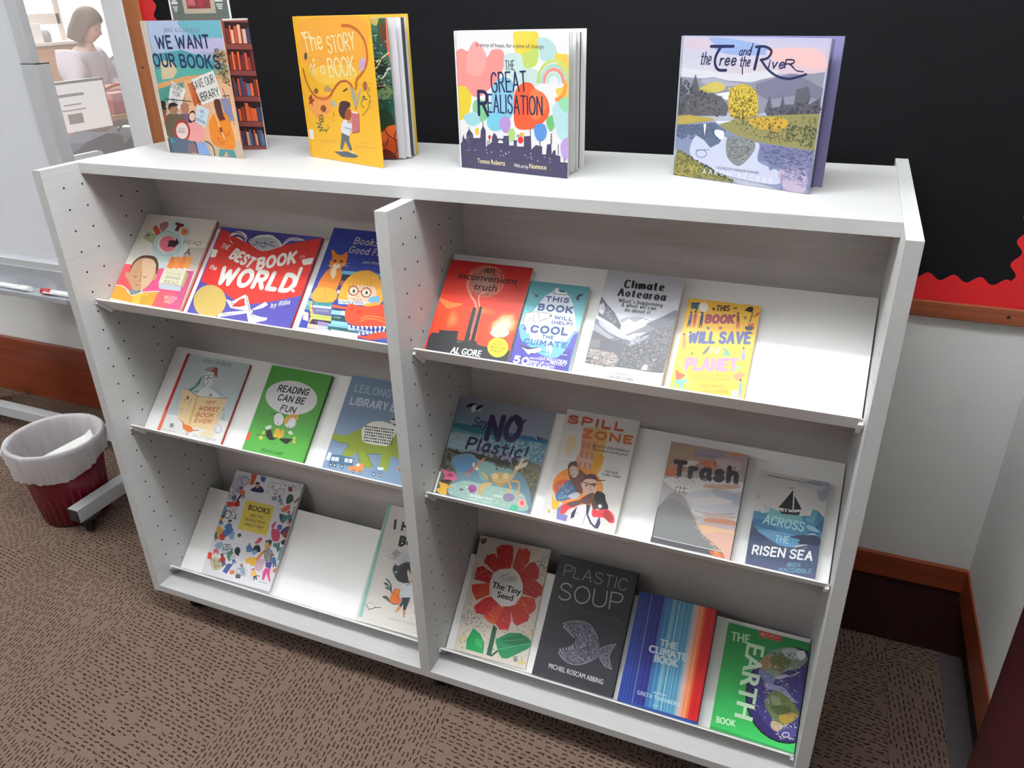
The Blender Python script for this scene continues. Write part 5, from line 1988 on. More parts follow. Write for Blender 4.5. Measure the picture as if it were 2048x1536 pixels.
'tree': ('b0b2c4', '''G b4b4c8,b8b8d4,d8b8c0,c9ccd8 -10 1014 1100 997 1104 788 -6 742
P 8fa4d0 1 254 995 610 957 685 894 393 886 261 928
P e4b8b8 1 681 923 1000 937 1093 878 1081 815 774 847
P c8b8c4 1 31 984 219 980 261 928 56 916
P d4d4dc 1 0 782 443 761 699 793 783 782 624 716 5 727
P 8a8a9c 0 6 719 199 719 291 731 403 713 582 707 664 733 787 761 865 782 946 775 1024 785 1102 799 1101 640 1051 608 816 548 618 488 12 525
P 74748a 0 626 701 788 753 906 780 1107 697 1103 626 926 644 724 602 625 641
P a4a4b4 1 200 712 311 724 413 706 539 697 417 676 222 681
P c4b45a 1 178 648 250 683 313 701 380 682 383 651 294 623 180 624
P a8a05a 1 178 648 293 630 312 624 180 624
P e6e6ec 1 313 616 439 639 424 611 332 609
P e4e4ec 1 370 604 443 608 409 582
P 5c5c64 0 -1 742 28 688 55 609 95 595 106 644 139 748 178 648 185 616 294 623 371 596 432 537 421 473 291 464 9 443
X 44464c 110 26.7 17.8 131 5 727 178 648 414 536 385 471 14 443
X 6f6a6c 70 35.6 7.1 132 84 611 411 567 402 480 78 456
P 5c5c68 0 709 525 737 633 765 552 822 563 832 646 853 580 918 585 921 680 967 693 1004 706 1031 636 1022 591 1101 640 1109 539 738 497
X 44444e 80 27.4 12.9 133 715 541 1103 626 1110 532 738 497
P b09a4c 0 9 443 98 457 312 449 323 434 10 376
P 8f8a58 0 355 396 478 454 696 494 1109 539 1108 294 935 299 693 314 490 351
P c9a23c 1 603 464 739 489 875 485 883 432 716 403 626 426
P e6e6ea 0 342 431 471 441 353 412
X 6a6a48 150 22.1 11.9 134 479 446 1096 524 1090 307 580 359
X b4923c 60 23.3 8.3 135 567 469 908 487 881 386 665 391
X 4f5640 80 20.5 14.2 136 897 449 1107 451 1098 308 896 342
P c4a63c 1 424 614 453 670 530 697 604 670 644 627 666 522 644 490 496 463 447 491 426 552
X 8a7a2c 240 15.0 10.0 137 423 661 638 672 666 492 449 475
X e0c860 170 13.4 8.3 138 422 668 628 679 666 492 449 475
X 6a5c28 70 15.1 10.0 139 462 594 621 603 637 474 478 462
L 4a3f2a 8.4 0 548 514 558 429
P 7f8aa8 0 6 367 324 426 490 351 693 314 1108 294 1121 0 891 9 231 101 10 197
P c4c8de 1 180 315 260 298 348 371 458 316 658 311 705 292 710 181 875 128 870 38 526 44 291 91 144 177
P 5f6b84 0 15 376 334 419 433 370 387 277 315 237 252 289 170 323 12 292
X 4f5a74 90 55.5 7.4 141 6 367 335 411 402 311 24 276
P eceef6 0 240 403 264 405 258 318
P eceef6 1 348 371 415 361 403 303 342 338
P 7f8288 1 456 332 574 335 657 319 673 265 621 179 553 130 474 171 442 250
X 5f6464 130 15.5 10.4 142 457 324 657 319 604 169 462 194
X 9a9a84 70 13.8 8.6 143 457 324 657 319 604 169 462 194
P 74789c 0 711 308 764 306 1108 294 1120 8 1090 44 1026 138 945 112 870 159 805 127 780 188 710 181
P b8a8c0 1 874 135 1064 158 1079 2 934 14
X 565a80 150 41.5 7.5 144 712 301 1100 293 1102 69 780 188
X 8a84a8 80 49.1 7.4 145 865 198 1097 262 1099 37 915 85
L 4a4a60 4.2 0 902 115 912 -1
R 6f7894 6.4 0 6.29 242 187 45 5 3 -28
L 6f7894 5.4 0 191 207 307 223
P 8a8448 0 40 201 167 145 260 105 384 43 567 11 5 0 10 128
X 5f6238 140 26.3 13.1 146 36 192 549 9 10 5
X 3f4a34 70 20.6 15.0 147 41 196 393 44 567 11 228 127
X b09a50 40 22.8 11.4 148 16 120 232 93 200 3 15 15
L 5a4a30 4.9 1 765 430 780 377 782 331
L 5a4a30 4.8 1 770 392 831 382 856 322
L 5a4a30 4.9 1 774 423 758 445
L 5a4a30 4.8 1 778 423 788 444
L 5a4a30 4.8 1 780 346 833 367
S 1f2450 0.14 0.15 0 1 171 808 251 810 92 |the
L 1f2450 21.0 0 247 935 422 939
L 1f2450 20.1 1 325 933 291 869 292 816 323 782 382 781
S 1f2450 0.14 0.15 0 1 329 808 450 812 79 |ree
S 1f2450 0.13 0.2 0 1 473 877 555 883 57 |and
L 1f2450 7.9 0 555 883 571 960
S 1f2450 0.14 0.15 0 1 486 807 560 810 70 |the
L 1f2450 8.1 0 508 808 514 760
L 1f2450 20.7 0 621 939 601 797
L 1f2450 17.0 1 595 939 662 942 711 916 692 873 640 857
L 1f2450 15.4 1 644 857 698 801 770 760 854 745 917 759 977 779
S 1f2450 0.15 0.15 0 1 702 802 813 806 65 |ive
S 1f2450 0.15 0.1 0 1 821 809 885 811 60 |R
L 1f2450 6.8 1 857 839 903 801 955 795
F 55566a 0 0 380 92 726 92 18 |CALDECOTT HONOR WINNER
F e6e4ea 0 0 266 41 507 45 36 |A A R O N
F e4e2ea 0 0 563 44 839 38 36 |B E C K E R
P f2f2f4 0 -6 200 14 202 15 129 -3 131'''),
'wein': ('7a3f3a', '''P 2c1618 0 722 1135 975 1124 972 945 719 949
P 7a2f30 0 729 1078 753 1076 750 953 727 954
P d0602f 0 761 1104 774 1102 770 953 757 953
P c9a08a 0 770 1068 794 1066 793 952 769 953
P b84a34 0 802 1098 829 1096 826 952 799 952
P c9a08a 0 834 1109 861 1107 858 951 830 951
P 8a3a32 0 858 1075 874 1073 873 950 856 951
P c9a08a 0 876 1072 906 1069 906 950 875 950
P 3a3f5a 0 910 1076 938 1074 938 949 909 950
P 8a3a32 0 947 1108 968 1106 966 948 945 949
P 2c1618 0 709 906 970 895 968 714 707 719
P 8a3a32 0 719 858 735 856 733 724 716 724
P d0602f 0 743 882 763 880 760 723 739 724
P 7a2f30 0 762 862 788 860 786 723 760 723
P d0602f 0 795 882 813 880 810 722 791 722
P 7a2f30 0 808 837 821 835 820 722 807 722
P 6a2a2a 0 827 853 851 851 850 721 825 722
P b84a34 0 858 871 883 868 882 720 855 721
P 8a3a32 0 880 833 909 831 909 719 880 720
P 6a2a2a 0 921 883 943 881 941 719 919 719
P 6a2a2a 0 940 848 953 846 953 718 940 719
P 2c1618 0 698 680 967 668 965 487 697 492
P 8a3a32 0 713 657 726 655 724 497 709 497
P 3a3f5a 0 722 614 745 612 745 496 721 497
P b84a34 0 754 647 775 644 773 495 752 496
P 3a3f5a 0 781 658 811 656 809 494 778 495
P 7a2f30 0 808 624 833 621 833 494 808 494
P 4a6a8a 0 833 605 861 603 862 493 834 494
P d0602f 0 865 605 893 603 894 492 865 493
P 6a2a2a 0 903 642 931 639 930 491 902 492
P d0602f 0 933 636 946 633 946 491 932 491
P 7a2f30 0 944 604 966 602 967 490 945 491
P 2c1618 0 687 451 964 438 962 257 687 263
P 3a3f5a 0 697 399 717 397 716 268 696 268
P d0602f 0 716 379 740 377 740 267 717 268
P 8a3a32 0 746 398 778 395 778 266 746 267
P d0602f 0 788 431 819 428 817 265 785 266
P b84a34 0 816 398 837 395 837 264 816 265
P d0602f 0 838 388 857 386 858 264 839 264
P d0602f 0 859 380 888 377 890 263 860 264
P 3a3f5a 0 893 391 918 389 919 262 894 263
P 3a3f5a 0 921 390 941 388 942 261 922 262
P 6a2a2a 0 946 404 975 402 976 260 947 261
P 2c1618 0 677 221 961 207 962 30 678 37
P 8a3a32 0 690 184 710 182 710 42 690 42
P 3a3f5a 0 711 173 736 171 737 41 712 42
P 6a2a2a 0 743 197 759 195 758 40 743 41
P c9a08a 0 757 167 781 165 783 40 758 40
P 4a6a8a 0 788 186 802 184 803 39 788 39
P 3a3f5a 0 800 153 821 150 823 38 802 39
P b84a34 0 829 183 845 181 846 38 830 38
P c9a08a 0 843 148 856 146 859 37 845 38
P 3a3f5a 0 865 186 886 183 888 36 866 37
P 4a6a8a 0 889 180 911 177 912 36 890 36
P 4a6a8a 0 908 145 923 143 927 35 911 36
P b84a34 0 930 165 955 163 957 34 932 35
P e4e2e0 0 956 1170 988 1169 972 -5 933 -4
P cfcac6 0 706 1175 983 1169 982 1147 710 1144'''),
'storyin': ('3f5f52', '''P 2c4a44 1 675 1053 849 989 888 883 737 841 682 886
P 7f9aa8 1 689 1138 740 1154 753 1094 700 1052 678 1078
P b09a54 1 749 1154 826 1153 800 1085 762 1094
P 35502f 1 835 1144 913 1151 884 945 818 963 807 1059
P 5a3a30 1 828 1067 898 1092 890 901 837 963
P d8684a 0 889 1151 915 1155 921 812 899 786 879 883
P 6f8a5a 1 692 689 816 633 899 559 803 496 677 543
P 1f2c28 1 715 815 825 831 867 759 821 688 722 689
L d8c890 11.2 1 687 744 758 752 825 831 897 874
L c8cfc0 15.1 1 771 688 820 679 866 741 906 750
P d0c8a8 0 754 814 803 814 780 778
P 2f1f1c 0 702 598 735 625 816 633 832 597 751 579
P d8d0a8 0 710 596 733 600 725 624
P d8d0a8 0 735 599 757 602 749 626
P d8d0a8 0 759 601 781 605 773 628
P d8d0a8 0 783 604 805 607 798 631
P d8d0a8 0 807 606 830 610 822 633
P 1f5a50 1 800 468 896 522 909 448 834 393 785 412
P 2a4030 1 682 394 835 411 886 298 772 164 697 241
P d8642e 0 691 184 779 241 823 279 927 297 910 -23 671 -22
P b84a24 1 705 115 915 163 910 -23 692 -22
P 5a1f1c 1 678 47 805 76 911 -13 899 -28 671 -22
L 6a1f1a 10.0 1 781 260 816 202 904 154
L 6a1f1a 10.1 1 696 125 766 106 780 27
L 6a1f1a 10.0 1 815 183 788 115
L 6a1f1a 10.1 1 877 192 886 66 799 7
L 6a1f1a 9.9 1 914 269 877 192
X 7a9a7a 60 36.9 9.2 151 679 1035 888 988 879 448 678 356
X 22302a 60 37.0 11.1 152 693 992 880 901 899 448 678 356'''),
}
GLYPHS = r"""A 62 0,0 31,100 62,0|11,34 51,34
B 54 0,0 0,100|~0,100 30,100 46,92 48,76 42,60 28,53 0,53|~0,53 32,53 52,42 54,26 46,8 30,0 0,0
C 58 ~56,82 46,95 30,100 12,90 1,65 0,40 8,12 28,0 44,4 57,18
D 60 0,0 0,100|~0,100 26,99 48,86 60,58 58,32 44,8 24,0 0,0
E 48 48,100 0,100 0,0 48,0|0,52 40,52
F 46 46,100 0,100 0,0|0,52 38,52
G 60 ~56,84 46,96 30,100 12,90 1,65 0,38 8,12 28,0 46,4 58,16|58,16 58,44 34,44
H 58 0,0 0,100|58,0 58,100|0,52 58,52
I 2 1,0 1,100
J 40 ~38,100 38,28 32,6 18,0 6,4 0,20
K 56 0,0 0,100|54,100 0,42|18,58 56,0
L 44 0,100 0,0 44,0
M 72 0,0 6,100 36,30 66,100 72,0
N 60 0,0 0,100 60,0 60,100
O 66 ~33,100 12,90 0,62 1,36 12,10 33,0 54,10 66,36 66,62 54,90 33,100
P 52 0,0 0,100|~0,100 30,100 48,92 52,74 46,54 30,46 0,46
Q 66 ~33,100 12,90 0,62 1,36 12,10 33,0 54,10 66,36 66,62 54,90 33,100|44,18 66,-8
R 54 0,0 0,100|~0,100 30,100 46,92 50,74 44,56 28,49 0,49|24,49 54,0
S 52 ~50,84 40,97 24,100 8,92 2,76 10,60 28,52 46,42 52,24 44,7 26,0 10,4 0,18
T 54 0,100 54,100|27,100 27,0
U 58 ~0,100 0,34 8,8 28,0 48,8 58,34 58,100
V 60 0,100 30,0 60,100
W 88 0,100 20,0 44,84 68,0 88,100
X 56 0,0 56,100|0,100 56,0
Y 56 0,100 28,48 56,100|28,48 28,0
Z 54 0,100 54,100 0,0 54,0
! 4 2,100 2,30|2,4 2,0
( 18 ~18,112 4,84 0,50 4,16 18,-12
) 18 ~0,112 14,84 18,50 14,16 0,-12
& 62 ~60,0 16,66 14,86 26,100 38,88 32,66 8,40 2,20 14,2 34,0 54,30
' 2 1,100 1,76
, 6 6,8 0,-16
. 2 1,4 1,0
5 48 44,100 8,100 4,58|~4,58 22,64 42,54 48,32 40,8 20,0 0,10
0 56 ~28,100 8,86 0,50 8,14 28,0 48,14 56,50 48,86 28,100
a 44 ~42,58 24,66 8,56 0,32 6,8 20,0 34,8 42,30|42,66 42,8 48,0
b 42 0,100 0,0|~0,44 14,64 30,64 42,40 36,8 20,0 0,16
c 40 ~38,54 26,66 10,58 0,34 6,8 22,0 38,10
d 44 42,100 42,0|~42,44 30,64 14,62 0,36 6,8 22,0 42,18
e 42 ~2,34 40,36 36,58 22,66 6,56 0,32 6,8 22,0 40,12
f 32 ~32,92 22,102 12,92 10,70 10,0|-5,62 32,62
g 42 ~42,56 26,66 8,56 0,34 8,10 22,4 40,22|~42,66 42,-10 32,-30 16,-32 2,-22
h 42 0,100 0,0|~0,40 14,62 30,64 40,50 42,0
i 4 2,66 2,0|2,90 2,86
j 14 ~12,66 12,-14 4,-30 -6,-28|12,90 12,86
k 40 0,100 0,0|36,66 0,26|12,38 40,0
l 6 ~2,100 2,14 8,0
m 66 0,66 0,0|~0,44 12,62 24,64 32,50 33,0|~33,44 44,62 58,64 66,48 66,0
n 42 0,66 0,0|~0,44 14,62 30,64 40,50 42,0
o 44 ~22,66 6,56 0,34 6,10 22,0 38,10 44,34 38,56 22,66
p 42 0,66 0,-32|~0,46 14,64 30,64 42,40 36,8 20,0 0,16
q 42 42,66 42,-32|~42,46 28,64 12,62 0,36 6,8 22,0 42,18
r 28 0,66 0,0|~0,40 10,58 28,64
s 36 ~34,56 22,66 8,60 4,48 16,38 30,30 36,16 26,2 12,0 0,10
t 34 ~14,92 14,14 22,0 32,6|-6,64 36,64
u 42 ~0,66 0,22 8,2 24,0 38,12 42,30|42,66 42,0
v 40 0,66 20,0 40,66
w 60 0,66 16,0 30,56 44,0 60,66
x 40 0,0 40,66|0,66 40,0
y 42 0,66 22,2|~42,66 24,6 14,-22 0,-32
z 36 0,66 36,66 0,0 36,0"""

GL = {}
for ln in GLYPHS.strip().split('\n'):
    ch, wd, st = ln.split(' ', 2)
    strokes = []
    for q in st.split('|'):
        smo = q.startswith('~')
        strokes.append((smo, [tuple(float(z) / 100 for z in p.split(',')) for p in q.lstrip('~').split()]))
    GL[ch] = (float(wd) / 100, strokes)


def catmull(p, closed, n=6):
    out = []
    k = len(p)
    if k < 3:
        return list(p)
    for i in range(k if closed else k - 1):
        g = (lambda j: p[j % k]) if closed else (lambda j: p[min(max(j, 0), k - 1)])
        a, b_, c, d = g(i - 1), g(i), g(i + 1), g(i + 2)
        for s_ in range(n):
            u = s_ / n
            out.append(tuple(0.5 * (2 * b_[m_] + (c[m_] - a[m_]) * u + (2 * a[m_] - 5 * b_[m_] + 4 * c[m_] - d[m_]) * u * u + (3 * b_[m_] - a[m_] - 3 * c[m_] + d[m_]) * u ** 3) for m_ in (0, 1)))
    if not closed:
        out.append(tuple(p[-1]))
    return out


FONT_CACHE = {}


def font_mesh(text, bold, shear):
    key = (text, bold, shear)
    if key not in FONT_CACHE:
        cu = bpy.data.curves.new('lettering', 'FONT')
        cu.body = text
        cu.offset = bold
        cu.shear = shear
        cu.resolution_u = 3
        ob = bpy.data.objects.new('lettering', cu)
        COL.objects.link(ob)
        dg = bpy.context.evaluated_depsgraph_get()
        me = ob.evaluated_get(dg).to_mesh()
        vs = [(v.co.x, v.co.y) for v in me.vertices]
        fs = [tuple(p.vertices) for p in me.polygons]
        ob.evaluated_get(dg).to_mesh_clear()
        bpy.data.objects.remove(ob)
        bpy.data.curves.remove(cu)
        FONT_CACHE[key] = (vs, fs)
    return FONT_CACHE[key]


CAPH = max(v[1] for v in font_mesh('H', 0, 0)[0])


class Ink:
    """flat print laid on a cover: local x right, y up, z out; units metres"""

    def __init__(s, W, H, z0):
        s.W, s.H, s.z = W, H, z0
        s.v, s.f, s.c = [], [], []
        s.used, s.mark, s.piece = [], None, 0.0

    def tri(s, pts, cols, z):
        poly = [(p[0], p[1], c) for p, c in zip(pts, cols)]
        lo, hx, hy = 0.0, s.W, s.H
        if any(p[0] < lo or p[0] > hx or p[1] < lo or p[1] > hy for p in pts):
            for ax, lim, sg in ((0, lo, 1), (0, hx, -1), (1, lo, 1), (1, hy, -1)):
                out = []
                for i in range(len(poly)):
                    a, b_ = poly[i - 1], poly[i]
                    ia, ib = sg * (a[ax] - lim) >= 0, sg * (b_[ax] - lim) >= 0
                    if ia != ib:
                        u = (lim - a[ax]) / (b_[ax] - a[ax])
                        out.append((a[0] + (b_[0] - a[0]) * u, a[1] + (b_[1] - a[1]) * u, tuple(m_ + (n_ - m_) * u for m_, n_ in zip(a[2], b_[2]))))
                    if ib:
                        out.append(b_)
                poly = out
                if len(poly) < 3:
                    return
        ar = sum(poly[i - 1][0] * poly[i][1] - poly[i][0] * poly[i - 1][1] for i in range(len(poly)))
        if abs(ar) < 1e-12:
            return
        if ar < 0:
            poly = poly[::-1]
        n = len(s.v)
        s.v += [(p[0], p[1], z) for p in poly]
        s.f.append(tuple(range(n, n + len(poly))))
        s.c += [p[2] for p in poly]

    def poly(s, pts, col, z=None):
        z = s.up() if z is None else z
        if len(pts) == 3 or len(pts) == 4 and False:
            s.tri(pts, [col] * 3, z)
            return
        for tr_ in tessellate_polygon([[Vector((p[0], p[1], 0)) for p in pts]]):
            s.tri([pts[i] for i in tr_], [col] * 3, z)

    STEP = 3e-5

    def up(s):
        """z of the next print layer: just above whatever it overlaps"""
        s.flush()
        s.mark = len(s.v)
        s.piece = 0.0
        return 0.0

    def flush(s):
        if s.mark is None or s.mark == len(s.v):
            return
        p = s.v[s.mark:]
        bb = (min(q[0] for q in p), min(q[1] for q in p), max(q[0] for q in p), max(q[1] for q in p))
        lay = s.STEP + max([l for (x0, y0, x1, y1, l) in s.used if x0 < bb[2] and x1 > bb[0] and y0 < bb[3] and y1 > bb[1]], default=0.0)
        s.used.append((*bb, lay + max(q[2] for q in p)))
        for i in range(s.mark, len(s.v)):
            x, y, z = s.v[i]
            s.v[i] = (x, y, s.z + lay + z)
        s.mark = None

    def stroke(s, pts, wd, col, z, nib=1.0, caps=True):
        """a pen line; every piece sits a hair above the last so that overlaps never share a plane"""
        P_ = [Vector(p) for p in pts]
        P_ = [p for i, p in enumerate(P_) if i == 0 or (p - P_[i - 1]).length > 1e-7]
        dirs = [(P_[i + 1] - P_[i]).normalized() for i in range(len(P_) - 1)]
        if not dirs:
            if caps:
                s.dot(P_[0], wd, col, z)
            return
        k = len(P_)
        nrm = []
        for i in range(k):
            d0, d1 = dirs[max(i - 1, 0)], dirs[min(i, k - 2)]
            m_ = Vector((-d0.y - d1.y, d0.x + d1.x))
            c = d0.dot(d1)
            nrm.append(m_.normalized() / max(0.8, math.sqrt(max(0.0, (1 + c) / 2))) if c > 0.3 else None)
        for i, d in enumerate(dirs):
            h = wd * 0.5 * (nib + (1 - nib) * abs(d.y))
            n = Vector((-d.y, d.x)) * h
            a, b_ = P_[i], P_[i + 1]
            na = nrm[i] * h if nrm[i] is not None and nib > 0.8 else n
            nb_ = nrm[i + 1] * h if nrm[i + 1] is not None and nib > 0.8 else n
            zz = z + s.piece
            s.piece += 1.2e-6
            s.tri([a + na, a - na, b_ - nb_], [col] * 3, zz)
            s.tri([a + na, b_ - nb_, b_ + nb_], [col] * 3, zz)
        if caps and nib > 0.8 and wd > 0.0006:
            for i, p in enumerate(P_):
                if i in (0, len(P_) - 1) or dirs[i - 1].dot(dirs[i]) < 0.9:
                    s.dot(p, wd, col, z)

    def dot(s, p, wd, col, z):
        k = 10
        zz = z + s.piece
        s.piece += 1.5e-6
        pp = [(p[0] + wd * 0.5 * math.cos(6.2832 * i / k), p[1] + wd * 0.5 * math.sin(6.2832 * i / k)) for i in range(k)]
        for i in range(1, k - 1):
            s.tri([pp[0], pp[i], pp[i + 1]], [col] * 3, zz)

    def text(s, txt, col, wt, sl, serif, nib, a, b_, h):
        z = s.up()
        gap = 0.14 + wt * 0.8
        x = 0.0
        lay = []
        for ch in txt:
            if ch == ' ':
                x += 0.34
                continue
            g = GL.get(ch) or GL.get(ch.upper())
            if not g:
                x += 0.3
                continue
            lay.append((x, g))
            x += g[0] + gap
        tot = max(x - gap, 0.05)
        a, b_ = Vector(a), Vector(b_)
        d = b_ - a
        L_ = d.length
        d.normalize()
        upv = Vector((-d.y, d.x))
        sx = L_ / (tot if tot > 0.1 else 1e9)
        if tot < 0.1:
            sx = h
        w_ = wt * min(h, sx * 1.35)
        hh = max(h - (w_ if nib > 0.8 else 0), h * 0.5)
        y0 = w_ * 0.5 if nib > 0.8 else 0.0
        for x, (gw, strokes) in lay:
            for smo, pts in strokes:
                pp = catmull(pts, pts[0] == pts[-1], 5)[:] if smo else pts
                if smo and pts[0] == pts[-1]:
                    pp = pp + [pp[0]]
                q = [a + d * ((x + p[0]) * sx + sl * p[1] * h) + upv * (y0 + p[1] * hh) for p in pp]
                s.stroke([(v.x, v.y) for v in q], w_, col, z, nib)
                if serif:
                    ends = (pts[0], pts[-1]) if len(pts) == 2 or not smo else ()
                    for e in ends:
                        if min(abs(e[1]), abs(e[1] - 1), abs(e[1] - 0.66) if serif == 2 else 9) < 0.02:
                            c = a + d * ((x + e[0]) * sx + sl * e[1] * h) + upv * (y0 + e[1] * hh)
                            k = 0.13 * h if serif == 1 else 0.12 * h
                            s.stroke([tuple(c - d * k), tuple(c + d * k)], w_ * (0.8 if serif == 1 else 0.3), col, z, 1.0, False)

    def font(s, txt, col, bold, shear, a, b_, h):
        vs, fs = font_mesh(txt, 0.0, shear)
        if not vs:
            return
        x0, x1 = min(v[0] for v in vs), max(v[0] for v in vs)
        a, b_ = Vector(a), Vector(b_)
        d = b_ - a
        sx = d.length / max(x1 - x0, 1e-6)
        d.normalize()
        upv = Vector((-d.y, d.x))
        sy = h / CAPH
        z = s.up()
        e = max(0.0, bold) * sy * 0.9
        for ox, oy in (((-e, -e * .5), (e, -e * .5), (-e, e * .5), (e, e * .5)) if e > 0 else ((0, 0),)):
            P2 = [tuple(a + d * ((v[0] - x0) * sx + ox) + upv * (v[1] * sy + oy)) for v in vs]
            zz = z + s.piece
            s.piece += 4e-6
            for f in fs:
                for i in range(1, len(f) - 1):
                    s.tri([P2[f[0]], P2[f[i]], P2[f[i + 1]]], [col] * 3, zz)

    def run(s, ops):
        U = 0.00025
        for ln in ops.split('\n'):
            if not ln:
                continue
            txt = None
            if '|' in ln:
                ln, txt = ln.split('|', 1)
            k = ln.split()
            o = k[0]
            if o == 'G':
                cs = [lin(c) for c in k[1].split(',')]
                v = [float(x) * U for x in k[2:]]
                p = [(v[i], v[i + 1]) for i in (0, 2, 4, 6)]
                z = s.up()
                n = 10
                for i in range(n):
                    for j in range(n):
                        qs = []
                        for (u, w_) in ((i, j), (i + 1, j), (i + 1, j + 1), (i, j + 1)):
                            u, w_ = u / n, w_ / n
                            f = lambda A, B, C, D: tuple(A[m_] * (1 - u) * (1 - w_) + B[m_] * u * (1 - w_) + C[m_] * u * w_ + D[m_] * (1 - u) * w_ for m_ in range(len(A)))
                            qs.append((f(*p), f(*cs)))
                        s.tri([q[0] for q in qs[:3]], [q[1] for q in qs[:3]], z)
                        s.tri([qs[0][0], qs[2][0], qs[3][0]], [qs[0][1], qs[2][1], qs[3][1]], z)
                continue
            col = lin(k[1])
            if o in 'PL':
                st = 2 if o == 'P' else 3
                smo = k[st] == '1'
                v = [float(x) * U for x in k[st + 1:]]
                p = [(v[i], v[i + 1]) for i in range(0, len(v), 2)]
                if smo:
                    p = catmull(p, o == 'P', 5)
                if o == 'P':
                    s.poly(p, col)
                else:
                    s.stroke(p, float(k[2]) * U, col, s.up())
            elif o in 'ERB':
                st = {'E': 2, 'R': 5, 'B': 3}[o]
                cx, cy, ax, ay, bx, by = [float(x) * U for x in k[st:st + 6]]
                pt = lambda a, r=1.0: (cx + r * (ax * math.cos(a) + bx * math.sin(a)), cy + r * (ay * math.cos(a) + by * math.sin(a)))
                if o == 'E':
                    n = 28 if abs(ax) + abs(ay) > 0.004 else 12
                    s.poly([pt(6.28319 * i / n) for i in range(n)], col)
                elif o == 'R':
                    a0, a1 = float(k[3]), float(k[4])
                    n = max(8, int(34 * (a1 - a0) / 6.28))
                    s.stroke([pt(a0 + (a1 - a0) * i / n) for i in range(n + 1)], float(k[2]) * U, col, s.up())
                else:
                    e = lin(k[2])
                    z = s.up()
                    n = 26
                    mid = tuple(0.5 * (x + y) for x, y in zip(col, e))
                    rr = [1 + 0.10 * math.sin(3 * 6.28 * i / n + cx * 900) + 0.06 * math.sin(7 * 6.28 * i / n) for i in range(n)]
                    for i in range(n):
                        j = (i + 1) % n
                        A, B_ = pt(6.28319 * i / n, 0.55 * rr[i]), pt(6.28319 * j / n, 0.55 * rr[j])
                        C, D = pt(6.28319 * i / n, rr[i]), pt(6.28319 * j / n, rr[j])
                        s.tri([(cx, cy), A, B_], [col, mid, mid], z)
                        s.tri([A, C, D], [mid, e, e], z)
                        s.tri([A, D, B_], [mid, e, mid], z)
            elif o == 'X':
                n, ln_, wd, seed = int(k[2]), float(k[3]) * U, float(k[4]) * U, int(k[5])
                v = [float(x) * U for x in k[6:]]
                p = [(v[i], v[i + 1]) for i in range(0, len(v), 2)]
                rnd = random.Random(seed)
                xs, ys = [q[0] for q in p], [q[1] for q in p]
                z = s.up()
                made = tries = 0
                while made < n and tries < n * 8:
                    tries += 1
                    x, y = rnd.uniform(min(xs), max(xs)), rnd.uniform(min(ys), max(ys))
                    ins = False
                    for i in range(len(p)):
                        (x1, y1), (x2, y2) = p[i - 1], p[i]
                        if (y1 > y) != (y2 > y) and x < (x2 - x1) * (y - y1) / (y2 - y1) + x1:
                            ins = not ins
                    if not ins:
                        continue
                    made += 1
                    an = rnd.gauss(0, 0.6) if ln_ > wd * 2.4 else rnd.uniform(0, 3.14)
                    l2, w2 = ln_ * rnd.uniform(0.25, 0.6), wd * rnd.uniform(0.3, 0.6)
                    dx, dy = math.cos(an) * l2, math.sin(an) * l2
                    nx, ny = -math.sin(an) * w2, math.cos(an) * w2
                    f = rnd.uniform(0.8, 1.2)
                    cc = (min(1, col[0] * f), min(1, col[1] * f), min(1, col[2] * f), 1)
                    zz = z + (made % 4) * 7e-6
                    s.poly([(x - dx, y - dy), (x - dx * .4 + nx, y - dy * .4 + ny), (x + dx * .5 + nx, y + dy * .5 + ny), (x + dx, y + dy), (x + dx * .4 - nx, y + dy * .4 - ny), (x - dx * .5 - nx, y - dy * .5 - ny)], cc, zz)
            elif o == 'S':
                v = [float(x) * U for x in k[6:11]]
                s.text(txt, col, float(k[2]), float(k[3]), int(k[4]), float(k[5]), v[0:2], v[2:4], v[4])
            elif o == 'F':
                v = [float(x) * U for x in k[4:9]]
                s.font(txt, col, float(k[2]), float(k[3]), v[0:2], v[2:4], v[4])

    def box(s, x0, x1, y0, y1, z0, z1, col):
        n = len(s.v)
        s.v += [(x0, y0, z0), (x1, y0, z0), (x1, y1, z0), (x0, y1, z0), (x0, y0, z1), (x1, y0, z1), (x1, y1, z1), (x0, y1, z1)]
        for q in ((0, 3, 2, 1), (4, 5, 6, 7), (0, 1, 5, 4), (1, 2, 6, 5), (2, 3, 7, 6), (3, 0, 4, 7)):
            s.f.append(tuple(n + i for i in q))

    def build(s, name, parent, mat, base, nbox=0):
        s.flush()
        me = bpy.data.meshes.new(name)
        me.from_pydata(s.v, [], s.f)
        at = me.color_attributes.new('Ink', 'FLOAT_COLOR', 'POINT')
        flat = []
        for c in s.cols:
            flat += c
        at.data.foreach_set('color', flat)
        me.materials.append(M[mat])
        me.update()
        o = bpy.data.objects.new(name, me)
        COL.objects.link(o)
        o.parent = parent
        return o


def cover(name, parent, W, H, zf, boards, art, mat, spinecol=None, label=None, ink=1.0):
    """boards: boxes of the cover shell; art printed on the face at z = zf"""
    base, ops = ART[art]
    k = Ink(W, H, zf)
    bc_ = lin(base)
    sc_ = lin(spinecol) if spinecol else bc_
    cols = []
    for bx in boards:
        k.box(*bx, None)
        cols += [sc_ if bx is not boards[0] else bc_] * 8
    k.run(ops)
    k.flush()
    k.cols = [(c[0] * ink, c[1] * ink, c[2] * ink, 1) for c in cols + k.c]
    o = k.build(name, parent, mat, base)
    if label:
        o['label'] = label
    return o


